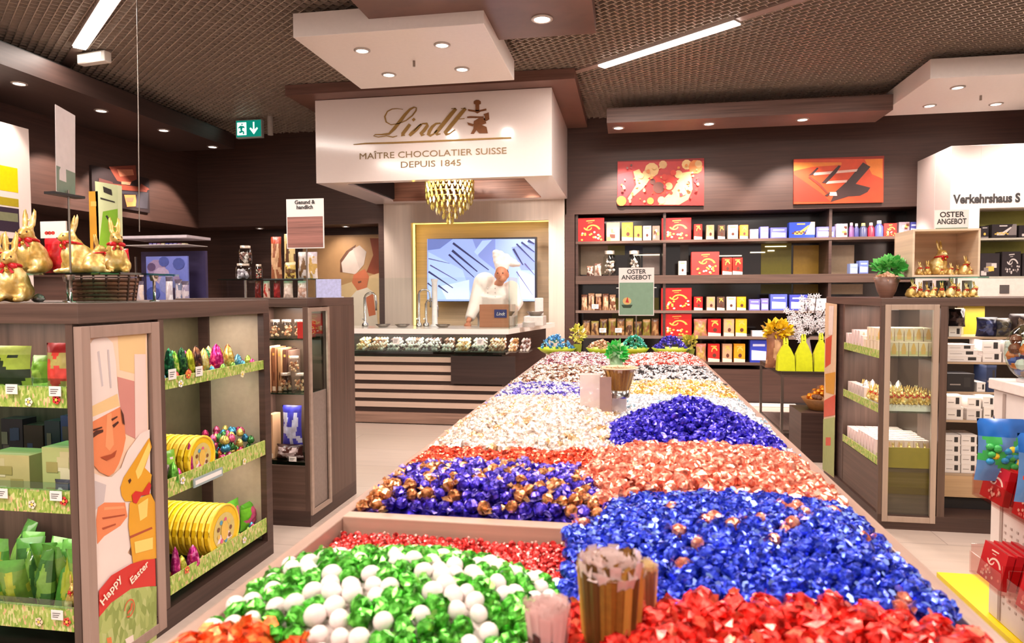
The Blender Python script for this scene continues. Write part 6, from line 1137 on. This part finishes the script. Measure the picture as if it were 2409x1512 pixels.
mb = MB()
for i in range(40): a_ = rnd.random()*2*PI; q_ = .14*math.sqrt(rnd.random()); mb.ell((p.x+.02+q_*math.cos(a_), 6.3+q_*math.sin(a_), .5+.09*(1-q_/.16)+rnd.random()*.03), .026, 7, rnd.randrange(2), None, False)
mb.build('goods', [foil((226, 130, 20)), pm((110, 66, 36), .5)], t)
tag(MB().box(p.x-.2, 6.08, 0, p.x+.24, 6.52, .42).build('low_pedestal', WOODD), 'low dark pedestal under the orange basket', 'pedestal')
tag(MB().box(.95, 8.9, .0, 2.1, 9.19, .012).build('floor_mat', pm((206, 190, 180), .6)), 'pale mat at the foot of the back wall', 'mat')
# ================================================================== RIGHT FOREGROUND STAND
tag(MB().box(1.515, 1.0, 0.001, 2.6, 3.65, .05).build('yellow_platform', pm((246, 220, 10), .35, var=.02)), 'bright yellow floor platform under the white display stand', 'platform')
t = thing('display_stand', 'white display stand with hooks at the right picture edge', 'stand', (1.9, 2.4, .05)); DX = 1.545
MB().box(DX, 1.1, .051, 2.3, 3.22, 1.03).build('body', pm((228, 214, 206), .45, var=.02), t, .004); MB().box(DX-.015, 1.1, 1.031, 2.3, 3.235, 1.075).build('top_ledge', pm((232, 218, 210), .4), t, .004)
pf = MB()
for r_ in range(12):
    for c_ in range(40): pf.box(DX-.003, 1.3+c_*.046, .14+r_*.03, DX-.0005, 1.312+c_*.046, .15+r_*.03)
pf.build('perforation', pm((190, 172, 162), .5), t)
MB().box(DX-.004, 3.12, .06, DX, 3.14, 1.02).build('groove', pm((170, 150, 140), .5), t)
hk = [(3.02, .965, .12), (2.6, .965, .12)]
for y in (3.0, 2.72): MB().tube([(DX, y, .935), (DX-.10, y, .935), (DX-.105, y, .95)], .004, 6).build('hook', CHROME, t)
for i, (y, col, nm) in enumerate(((2.99, (60, 170, 80), 'green and yellow'), (2.70, (210, 60, 40), 'red and orange'))):
    p = Vector((DX-.07, y, .69)); tt = thing('candy_bag', 'blue-topped bag of %s sweets hanging on the white stand' % nm, 'sweet bag', tuple(p))
    bm_ = bag_mb(.21, .07, .25, seed=i, header=.3).build('pouch', [pm((90, 130, 180), .25), pm(col, .4), pm((30, 96, 176), .3)], tt, world=False); bm_.rotation_euler = (0, 0, 0)
    mb = MB(); rnd = random.Random(i)
    for k in range(26): mb.ell((rnd.uniform(-.07, .07), -.036+rnd.random()*.008, .05+rnd.random()*.1), (.017, .010, .014), 7, rnd.randrange(3), None, True)
    mb.build('sweets', [pm(col, .35), pm((236, 206, 50) if i == 0 else (240, 150, 50), .35), pm((40, 140, 190) if i == 0 else (226, 210, 190), .35)], tt, world=False)
RR = [(.60, 2.98, 'upper tray, far end'), (.60, 2.74, 'upper tray, near end'), (.30, 2.90, 'lower tray, far end'), (.30, 2.62, 'lower tray, near end')]
for i, (z, y, nm) in enumerate(RR):
    tt = thing('acrylic_tray', 'clear acrylic tray fixed to the white stand, %s' % nm, 'tray', (DX-.08, y, z)); off = .02 if i < 2 else -.02
    mb = MB(); x0 = DX-.15+off; mb.box(x0, y-.12, z, DX-.001, y+.12, z+.006); mb.box(x0, y-.12, z+.006, x0+.005, y+.12, z+.09); mb.box(x0+.005, y+.115, z+.006, DX-.001, y+.12, z+.12); mb.box(x0+.005, y-.12, z+.006, DX-.001, y-.115, z+.12)
    mb.build('acrylic', glass((250, 236, 234), .04, .07), tt)
    for k in range(4):
        mb = carton_mesh(.17, .026, .14, 'gift', i*4+k); o = mb.build('red_carton', [pm((186, 26, 34), .3)]+[pm(c, .4) for c in ((226, 190, 170), (220, 120, 110), (110, 20, 24))])
        o.location = (x0+.012+k*.031, y, z+.012); o.rotation_euler = (0, R(0), -PI/2); o.rotation_euler.rotate_axis('X', R(-12)); tag(o, 'red chocolate carton leaning in the %s' % nm, 'carton', 'red cartons, %s' % nm)
p = aY(2400, 890, 3.0); t = thing('toy_globe', 'clear ball of orange and blue sweets on the white stand at the picture edge', 'toy', (1.625, 3.10, 1.076)); q = Vector((1.625, 3.10, 1.15))
MB().ell(q+Vector((0, 0, .05)), (.095, .095, .12), 22).build('clear_shell', GLASS, t); mb = MB(); rnd = random.Random(12)
for k in range(46):
    d = Vector((rnd.gauss(0, 1), rnd.gauss(0, 1), rnd.gauss(0, 1))).normalized(); mb.ell(q+Vector((0, 0, .05))+Vector((d.x*.068, d.y*.068, d.z*.09)), (.024, .024, .024), 7, rnd.randrange(4), None, False)
mb.build('sweets', [pm((214, 110, 40), .4), pm((60, 80, 160), .4), pm((226, 216, 206), .4), pm((120, 60, 36), .4)], t); MB().lathe([(.05, 0), (.05, .01), (.02, .02), (.02, .03)], 18, (1.625, 3.10, 1.076)).build('foot', pm((200, 190, 190), .4), t)
# ================================================================== THE LONG BIN TABLE
TX0, TX1, TY0, TY1, TZ = -.685, .555, .55, 5.42, .93
t = thing('bin_table', 'long wooden bin table heaped with wrapped chocolates, leading away from the camera', 'table', (-.06, 3, 0))
rim = wood((150, 122, 108), 'Y', .35, .12)
for x0, x1 in ((TX0, TX0+.03), (TX1-.03, TX1)): MB().box(x0, TY0, TZ-.16, x1, TY1, TZ).build('side_rail', rim, t, .003)
for y0, y1 in ((TY0, TY0+.03), (TY1-.03, TY1)): MB().box(TX0+.03, y0, TZ-.16, TX1-.03, y1, TZ).build('end_rail', rim, t, .003)
MB().box(TX0+.03, TY0+.03, .70, TX1-.03, TY1-.03, .80).build('bin_floor', WOODT, t); MB().box(TX0+.06, TY0+.06, .08, TX1-.06, TY1-.06, .70).build('body', WOOD, t); MB().box(TX0+.12, TY0+.12, 0, TX1-.12, TY1-.12, .08).build('plinth', DARK, t)
MB().box(TX0+.03, 1.468, .80, -.05, 1.508, TZ+.004).build('cross_board', wood((176, 146, 128), 'X', .35, .1), t, .002)
MB().box(TX0+.06, 5.2, TZ+.0, TX1-.06, 5.62, TZ+.018).build('end_ledge', pm((120, 130, 50), .4), t)
for px, lb in ((1, 'left'), (2, 'right')): pass
# ---- candies
def candy_mb(kind, seed, n=8):
    rnd = random.Random(seed); mb = MB()
    if kind == 'ball':       # foil ball twisted shut at both ends
        mb.ell((0, 0, 0), (1, .92, .95), n, 0, None, False, .07, rnd); k = n-1
        for s in (-1, 1):
            c = [(s*.8, 0, 0)]; ring = []; 
            for i in range(k): a = 2*PI*i/k; r = .34; ring.append((s*(1.05), r*math.cos(a)*.7, r*math.sin(a)*.7))
            out = [(s*(1.55+rnd.uniform(-.2, .2)), (.95+.25*(-1)**i)*math.cos(2*PI*i/k)*.85, (.95+.25*(-1)**i)*math.sin(2*PI*i/k)*.4) for i in range(k)]
            mb.add(ring+out, [(i, (i+1) % k, (i+1) % k+k, i+k) for i in range(k)], 1)
    elif kind == 'crumple':  # crumpled foil ball with short frills
        mb.ell((0, 0, 0), (1.12, .96, .95), n+(2 if n > 7 else 0), 0, None, False, .17, rnd)
        for q in range(4):
            d = Vector((rnd.gauss(0, 1), rnd.gauss(0, 1), rnd.gauss(0, .8))).normalized(); u = d.cross(Vector((0, 0, 1))).normalized()
            o = d*.8; mb.add([o-u*.25, o+u*.25, o+d*.42+u*.5, o+d*.6, o+d*.38-u*.45], [(0, 1, 2, 3, 4)], 1)
    elif kind == 'egg': mb.ell((0, 0, 0), (.98, .86, .86), n+4, 0, None, True)
    elif kind == 'bead': mb.ell((0, 0, 0), 1, n, 0, None, False, .05, rnd); mb.add([(.8, 0, .2), (1.5, .4, .4), (1.6, -.3, .3)], [(0, 1, 2)], 1); mb.add([(-.8, 0, .2), (-1.5, .4, .2), (-1.6, -.3, .3)], [(0, 1, 2)], 1)
    return mb
# heap: name, cx, cy, rx, ry, peak, radius, list of (share, shape, colour, frill colour, wording), where
HP = [
 ('A', -.47, .80, .26, .22, .962, .026, [(1, 'crumple', (232, 78, 26), (250, 130, 60), 'shiny orange')], 'at the near left corner of the bin table'),
 ('B', -.40, 1.04, .37, .30, .988, .0165, [(.42, 'egg', (222, 208, 202), None, 'white ball-shaped'), (.58, 'crumple', (70, 160, 40), (150, 210, 100), 'green foil')], 'in the green and white heap'),
 ('C', -.35, 1.30, 1.4, 1.2, .899, .0088, [(1, 'bead', (206, 44, 40), (240, 200, 184), 'small red')], 'in the low bin before the cross board'),
 ('D', -.36, 1.68, .46, .38, .978, .0165, [(.6, 'ball', (58, 38, 170), (150, 130, 226), 'purple foil'), (.4, 'ball', (190, 116, 66), (236, 190, 140), 'copper foil')], 'in the purple and copper heap behind the cross board'),
 ('E', -.33, 2.0, .50, .32, .962, .016, [(1, 'crumple', (224, 70, 40), (240, 150, 110), 'orange-red foil')], 'in the strip behind the purple and copper heap'),
 ('F', -.36, 2.55, .46, .66, 1.02, .0165, [(.85, 'crumple', (238, 220, 206), (248, 238, 228), 'cream white'), (.15, 'ball', (226, 180, 130), (248, 220, 190), 'pale apricot')], 'in the big cream heap left of the clear bag holder'),
 ('G', -.38, 3.25, .48, .60, .982, .0150, [(.45, 'ball', (96, 84, 186), (190, 180, 226), 'lavender foil'), (.55, 'ball', (226, 218, 224), (240, 236, 240), 'pearl white')], 'in the lavender and white heap beyond the cream one'),
 ('H', -.42, 4.05, .50, .72, .985, .0150, [(.4, 'ball', (120, 76, 56), (200, 170, 150), 'brown foil'), (.6, 'ball', (226, 212, 196), (240, 230, 214), 'ivory')], 'in the brown and ivory heap at the far left'),
 ('J2', -.42, 4.95, .50, .62, .992, .0150, [(.4, 'ball', (140, 70, 84), (226, 190, 190), 'wine red foil'), (.6, 'ball', (214, 190, 186), (240, 226, 222), 'rosy white')], 'in the last heap on the left, before the blue bowl'),
 ('I', .28, .88, .44, .36, .988, .0235, [(1, 'crumple', (214, 36, 26), (244, 120, 90), 'bright red foil')], 'in the red heap at the near right corner'),
 ('J', .24, 1.37, .47, .42, 1.006, .0150, [(.93, 'crumple', (34, 54, 188), (140, 168, 245), 'royal blue foil'), (.07, 'ball', (214, 120, 96), (90, 80, 190), 'coral-centred blue')], 'in the large royal blue heap'),
 ('K', .20, 1.86, .46, .44, 1.004, .0205, [(1, 'crumple', (226, 122, 98), (250, 200, 180), 'salmon foil')], 'in the salmon heap behind the royal blue one'),
 ('L', .20, 2.36, .34, .38, 1.085, .0170, [(1, 'crumple', (52, 40, 180), (110, 100, 226), 'indigo foil')], 'in the peaked indigo heap'),
 ('M', .20, 2.75, .58, .78, .985, .0160, [(.88, 'crumple', (220, 222, 228), (240, 242, 248), 'silver white'), (.12, 'ball', (150, 190, 214), (214, 230, 240), 'ice blue')], 'in the silvery heap around the indigo peak'),
 ('N', .26, 3.48, .50, .46, .985, .0150, [(.5, 'ball', (226, 170, 80), (244, 216, 160), 'golden yellow'), (.5, 'ball', (236, 216, 186), (246, 236, 216), 'vanilla')], 'in the yellow heap right of the clear bag holder'),
 ('O', .26, 4.15, .50, .60, .985, .0150, [(.42, 'ball', (40, 34, 38), (150, 140, 140), 'black foil'), (.58, 'ball', (230, 224, 226), (244, 240, 240), 'milky white')], 'in the black and white heap at the far right'),
 ('P', .28, 4.95, .50, .60, 1.0, .0150, [(.4, 'ball', (200, 60, 50), (236, 160, 140), 'tomato red foil'), (.6, 'ball', (234, 206, 200), (246, 230, 226), 'blush white')], 'in the last heap on the right, before the purple bowl'),
]
def allowed(h, x, y):
    n = h[0]
    if n in 'ABC': return x < -.045 and y < 1.466
    if n in ('I', 'J'): return x > -.12 and (x > -.04 or y < 1.44)
    if y < 1.51 and x < -.04: return False
    if n in ('D', 'E', 'F', 'G', 'H', 'J2'): return x < .0+.04*math.sin(y*9)
    return x > -.12+.04*math.sin(y*7)
def heap_at(x, y):
    best = None; bz = -9
    for i, h in enumerate(HP):
        if not allowed(h, x, y): continue
        base = .90 if h[0] in 'ABC' else .925
        d2 = ((x-h[1])/h[3])**2+((y-h[2])/h[4])**2
        z = h[5]-(h[5]-base)*(d2 if h[0] != 'L' else d2**.62)
        z += .006*noise.noise(Vector((x*9, y*9, i*3.)))
        if z > bz: bz = z; best = i
    if best is None: return None, 0
    if HP[best][0] in 'AB' or HP[best][0] not in 'C':
        dd = min(x-TX0-.03, TX1-.03-x, y-TY0-.03, TY1-.03-y)
        if y > 1.508 and x < -.04: dd = min(dd, (y-1.508)*.9)
        bz = min(bz, .922+.62*max(0, dd))
    lo = .885 if HP[best][0] in 'ABC' else .915
    return best, max(bz, lo)
import numpy as np, re
rnd = random.Random(77)
xs0, xs1 = TX0+.033, TX1-.033
KIND = {}; 
for hi, h in enumerate(HP):
    r = h[6]; sx = r*2.02; sy = r*1.80; j = 0; y = TY0+.04
    ymin, ymax = h[2]-h[4]*1.6 if h[0] != 'C' else 1.0, h[2]+h[4]*1.6 if h[0] != 'C' else 1.47
    y = max(y, ymin)
    while y < min(TY1-.035, ymax):
        x = xs0+r+(j % 2)*sx/2
        while x < xs1-r*.8:
            xx = x+rnd.uniform(-.25, .25)*r; yy = y+rnd.uniform(-.25, .25)*r; b, z = heap_at(xx, yy)
            if b == hi and not (y < 1.508+r*.7 and y > 1.462-r and x < -.05+r*.5):
                u = rnd.random(); acc = 0
                for ki, (share, shp, c1, c2, wd) in enumerate(h[7]):
                    acc += share
                    if u <= acc+1e-6: break
                KIND.setdefault((hi, ki), []).append((xx, yy, z+rnd.uniform(-.15, .35)*r, rnd.uniform(.9, 1.12)*r, (rnd.uniform(-.6, .6), rnd.uniform(-.6, .6), rnd.uniform(0, 2*PI))))
            x += sx
        y += sy; j += 1
camp = Vector((0, 0, H)); undersheet = {}
gx = 62; ys_ = []; y = TY0+.031
while y < TY1-.03: ys_.append(y); y += .02
grid = [[None]*(gx+1) for _ in ys_]
for a, y in enumerate(ys_):
    for b in range(gx+1):
        x = xs0-.002+(xs1-xs0+.004)*b/gx; hi, z = heap_at(x, y); grid[a][b] = (x, y, (z-1.15*HP[hi][6]) if hi is not None else .82, hi)
for a in range(len(ys_)-1):
    for b in range(gx):
        q = [grid[a][b], grid[a][b+1], grid[a+1][b+1], grid[a+1][b]]; hi = q[0][3]
        if any(v[3] is None for v in q): continue
        if len({(v[3] in (0, 1, 2)) for v in q}) > 1: continue
        undersheet.setdefault(hi, []).append([(v[0], v[1], v[2]) for v in q])
for (hi, ki), L in KIND.items():
    h = HP[hi]; share, shp, c1, c2, wd = h[7][ki]; c2 = c2 or c1
    L.sort(key=lambda s: (s[0]**2+s[1]**2+(s[2]-H)**2))
    metal = .0 if shp == 'egg' else .62
    mats = [foil(c1, tuple(min(255, int(v*1.15)+46) for v in c1), .22, metal, 75, .35 if sum(c1) < 420 else .7) if metal else pm(c1, .5, var=.04), foil(c2, c1, .25, metal*.8, 75, .6)]
    meshes = [candy_mb(shp, s*7+hi).mesh('wrapped_chocolate', mats) for s in range(4)]
    lab = '%s wrapped chocolate %s' % (wd, h[8]) if shp != 'egg' else '%s chocolate %s' % (wd, h[8])
    grp = '%s chocolates %s' % (wd, h[8])
    nm_ = re.sub('[^a-z]+', '_', wd.lower()).strip('_')+'_chocolate'
    for i, (x, y, z, r, e) in enumerate(L[:300]):
        o = bpy.data.objects.new(nm_, meshes[i % 4]); C.objects.link(o); o.location = (x, y, z); o.scale = (r, r, r); o.rotation_euler = e
        o['label'] = lab; o['category'] = 'chocolate'; o['group'] = grp
    rest = L[300:]; V = []; Fc = []; Mi = []; k0 = 0
    lo = [candy_mb(shp, s*7+hi, 6 if h[2] > 2.5 else 7) for s in range(3)]; arr = [np.array(m_.v) for m_ in lo]
    for i, (x, y, z, r, e) in enumerate(rest):
        m_ = lo[i % 3]; R3 = np.array(Euler(e).to_matrix()); P = (arr[i % 3]*r) @ R3.T+np.array((x, y, z)); V.append(P); Fc += [tuple(v+k0 for v in f_) for f_ in m_.f]; Mi += m_.m; k0 += len(P)
    if ki == 0:
        for q in undersheet.get(hi, []): V.append(np.array(q)); Fc.append((k0, k0+1, k0+2, k0+3)); Mi.append(0); k0 += 4
    if V:
        me = bpy.data.meshes.new('heaped_chocolates'); me.from_pydata(np.vstack(V).tolist(), [], Fc); [me.materials.append(m_) for m_ in mats]; me.polygons.foreach_set('material_index', Mi); me.update()
        o = bpy.data.objects.new('heaped_chocolates', me); C.objects.link(o); tag(o, 'the other %s chocolates %s' % (wd, h[8].replace(' on the left', ', left').replace(' on the right', ', right').replace('before the', 'by the')), 'chocolates', None, 'stuff')
print('KINDS', {(HP[a][0], b): len(v) for (a, b), v in KIND.items()})
# ---- bag dispensers in the middle
def cone_bags(label, x, y, z0, z1, r0, r1, n, cols, name='bag_bundle', jag=.012, ring=False, fr=.68):
    t = thing(name, label, 'paper bags', (x, y, z0)); rnd = random.Random(int(z1*1000)); lo = MB(); hi_ = MB()
    for i in range(n):
        a = 2*PI*(i*.618); q = math.sqrt((i+.5)/n); R0, R1 = r0*q, r1*q; tp = z1-rnd.random()*jag; dx, dy = math.cos(a), math.sin(a); w_ = .0035+.05*r1
        f = fr+rnd.uniform(-.09, .09); zm = z0+(z1-z0)*f; nx, ny = -dy*w_, dx*w_; Rm = R0+(R1-R0)*f
        lo.add([(x+dx*R0-nx, y+dy*R0-ny, z0), (x+dx*R0+nx, y+dy*R0+ny, z0), (x+dx*Rm+nx*1.1, y+dy*Rm+ny*1.1, zm), (x+dx*(Rm+.003), y+dy*(Rm+.003), zm+.004), (x+dx*Rm-nx*1.1, y+dy*Rm-ny*1.1, zm), (x+dx*(R0+.004), y+dy*(R0+.004), z0)], [(0, 5, 3, 4), (5, 1, 2, 3)], rnd.randrange(3))
        hi_.add([(x+dx*Rm-nx*1.2, y+dy*Rm-ny*1.2, zm), (x+dx*Rm+nx*1.2, y+dy*Rm+ny*1.2, zm), (x+dx*(R1+.002)+nx*1.4, y+dy*(R1+.002)+ny*1.4, tp), (x+dx*(R1+.002)-nx*1.4, y+dy*(R1+.002)-ny*1.4, tp)], [(0, 1, 2, 3)], 0)
    lo.build('folded_bags', [pm(cols[0], .45, var=.15, scale=120), pm(cols[1], .45, var=.1), pm(tuple(int(v*.66) for v in cols[0]), .45, var=.1)], t); hi_.build('bag_mouths', pm(cols[2], .4, alpha=.7), t)
    if ring: MB().tube([(x+(r1+.004)*math.cos(2*PI*i/24), y+(r1+.004)*math.sin(2*PI*i/24), z1-.003) for i in range(25)], .003, 5).build('holder_ring', pm(cols[2], .3), t)
    return t
BR = ((128, 86, 28), (176, 130, 56), (222, 196, 190))
a, b_ = aY(1345, 1400, .98), aY(1530, 1400, .98)
cone_bags('big bundle of brown folded bags with pale open tops, nearest the camera', (a.x+b_.x)/2, .98, .90, aY(1440, 1298, .98).z, (b_.x-a.x)/2*.62, (b_.x-a.x)/2*.88, 150, BR, jag=.03, fr=.86)
a2 = aY(1522, 1320, 1.06); cone_bags('slim tan sheaf of folded bags just behind the big brown bundle', a2.x, 1.06, .92, a2.z, .010, .016, 40, ((206, 140, 96), (216, 170, 120), (214, 186, 140)), fr=.8)
a = aY(1288, 1420, .86); cone_bags('small pinkish bundle of bags with dark folds, left of the big brown one', a.x, .86, .90, aY(1290, 1412, .86).z, .018, .030, 60, ((96, 66, 60), (206, 170, 166), (220, 186, 180)))
Ym = 2.62; a, b_, c_ = aY(1416, 862, Ym), aY(1500, 862, Ym), aY(1458, 922, Ym)
cone_bags('cone-shaped bundle of brown bags in the clear holder, mid table', (a.x+b_.x)/2, Ym, c_.z, a.z, .03, (b_.x-a.x)/2-.004, 150, ((140, 94, 30), (176, 130, 56), (226, 196, 160)), jag=.004, ring=True, fr=.88)
t = thing('acrylic_holder', 'clear acrylic bag holder of upright panels in the middle of the table', 'holder', (-.08, Ym, .90))
ac = pm((226, 208, 202), .12, trans=.0, var=.02, alpha=.75)
for px0_, px1_, yt, yy in ((1364, 1412, 880, Ym-.02), (1440, 1474, 924, Ym+.04)): p, q = aY(px0_, yt, yy), aY(px1_, yt, yy); MB().box(p.x, yy, .92, q.x, yy+.05, p.z).build('panel', ac, t, .002)
p, q = aY(1414, 885, Ym-.04), aY(1440, 885, Ym-.04); MB().box(p.x, Ym-.05, .91, q.x, Ym+.02, aY(1414, 925, Ym-.04).z).build('speckled_panel', pm((196, 160, 140), .3, var=.3, scale=160), t)
MB().box(aY(1412, 0, Ym-.05).x, Ym-.06, .905, aY(1440, 0, Ym-.05).x, Ym-.051, p.z).build('edge_strip', pm((150, 120, 110), .3), t)
MB().lathe([(.037, 0), (.037, .03), (.032, .03), (.032, .0)], 20, (c_.x, Ym, c_.z-.02)).build('collar', CHROME, t)
Yg = 4.35; p, q = aY(1430, 808, Yg), aY(1470, 855, Yg); xg = (p.x+q.x)/2; rg = (q.x-p.x)/2
t = thing('green_bag_bundle', 'bundle of pale green bags standing between the far heaps', 'bags', (xg, Yg, .93)); MB().lathe([(rg*.75, 0), (rg*.8, .11), (rg*.72, .11), (rg*.7, .0)], 18, (xg, Yg, q.z-.03)).build('cup', pm((170, 206, 160), .2, alpha=.8), t); MB().tube([(xg, Yg, .93), (xg, Yg, q.z-.03)], .012).build('stem', CHROME, t)
mb = MB(); rnd = random.Random(5); leafball(mb, (xg, Yg, p.z-.06), (rg*.8, rg*.8, .05), 90, .05, rnd); mb.build('bag_tops', [pm((60, 190, 80), .3), pm((180, 224, 160), .3)], t)
# ---- lime bowls at the far end
LZ = TZ+.019
for k, (a_, b_, tp, cols, nm) in enumerate(((1264, 1356, 787, ((80, 150, 210), (150, 196, 226)), 'sky blue'), (1378, 1450, 800, ((206, 160, 130), (230, 200, 180)), 'pale copper'), (1456, 1528, 788, ((60, 170, 150), (140, 214, 196)), 'teal green'), (1532, 1622, 788, ((60, 50, 170), (120, 100, 214)), 'violet blue'))):
    Yb_ = 5.46; p, q = aY(a_, 818, Yb_), aY(b_, 818, Yb_); cx_ = (p.x+q.x)/2; rx_ = (q.x-p.x)/2; hb = p.z-LZ
    t = thing('lime_bowl', 'oval lime-green bowl of %s chocolates at the far end of the table' % nm, 'bowl', (cx_, Yb_, LZ))
    MB().lathe([(.45, 0), (.8, hb*.5), (1, hb), (.96, hb), (.75, hb*.55), (.001, hb*.35)], 28, (cx_, Yb_, LZ+.001), 0, True, rx_, .12 if False else rx_*.8).build('bowl_body', pm((176, 196, 50), .3, var=.04), t)
    # lathe radii are unit values scaled by the bowl's half width
    zt_ = aY(1300, tp, Yb_).z; me = candy_mb('ball', k, 7).mesh('wrapped_chocolate', [foil(cols[0]), foil(cols[1])]); rnd = random.Random(k)
    for i in range(46):
        a = rnd.random()*2*PI; u = math.sqrt((i+.3)/46); x, y = cx_+u*rx_*.86*math.cos(a), Yb_+u*rx_*.66*math.sin(a); z = LZ+hb*.9+(zt_-LZ-hb)*(1-u*u)
        o = bpy.data.objects.new(nm.replace(' ', '_')+'_bowl_chocolate', me); C.objects.link(o); o.location = (x, y, z); o.scale = (.014,)*3; o.rotation_euler = (rnd.random(), rnd.random(), a*3); tag(o, '%s wrapped chocolate in the lime bowl at the far table end' % nm, 'chocolate', '%s chocolates in the lime bowl' % nm)
p = aY(1358, 782, 5.5); t = thing('yellow_flower_bunch', 'small bunch of yellow flowers right of the sky blue bowl', 'flowers', (p.x, 5.55, LZ)); mb = MB(); leafball(mb, (p.x, 5.55, p.z-.01), (.06, .05, .06), 110, .03, rnd); mb.build('petals', [pm((236, 220, 110), .5), pm((176, 180, 60), .5)], t); MB().lathe([(.025, 0), (.035, .08)], 12, (p.x, 5.55, LZ+.001)).build('pot', pm((150, 160, 50), .5), t)
p = aY(1626, 800, 5.5); t = thing('yellow_flower_bunch', 'olive and yellow flower bunch right of the violet blue bowl', 'flowers', (p.x, 5.55, LZ)); mb = MB(); leafball(mb, (p.x, 5.55, p.z-.01), (.05, .05, .05), 90, .03, rnd); mb.build('petals', [pm((206, 190, 80), .5), pm((150, 150, 50), .5)], t); MB().lathe([(.025, 0), (.035, .05)], 12, (p.x, 5.55, LZ+.001)).build('pot', pm((130, 140, 50), .5), t)
p, q = aY(1455, 743, 5.5), aY(1540, 628, 5.5)
t = stand_sign('offer_sign', 'green and white offer sign on a thin post behind the lime bowls', p.x, q.x, p.z, q.z, 5.585, pm((124, 156, 132), .4, var=.05), [('OSTER', .075, 0), ('ANGEBOT', .075, 0)], .31, LZ+.001)
mb = MB(); c_ = aY(1475, 708, 5.583); mb.face([(c_.x+.035*math.cos(a), 5.5825, c_.z+.03*math.sin(a)) for a in [k*PI/6 for k in range(12)]], 0); mb.face([(c_.x-.045, 5.582, c_.z-.03), (c_.x+.045, 5.582, c_.z-.03), (c_.x+.03, 5.582, c_.z-.055), (c_.x-.03, 5.582, c_.z-.055)], 1); mb.face([(c_.x-.012, 5.5818, c_.z-.01), (c_.x+.016, 5.5818, c_.z-.015), (c_.x+.004, 5.5818, c_.z+.035)], 2); mb.build('picture', [pm((206, 176, 110), .5), pm((40, 60, 40), .5), pm((190, 40, 36), .5)], t)
MB().tube([(p.x-.02, 5.59, (p.z+q.z)/2+.03), (q.x+.02, 5.59, (p.z+q.z)/2+.03)], .004, 6).build('clamp', CHROME, t)
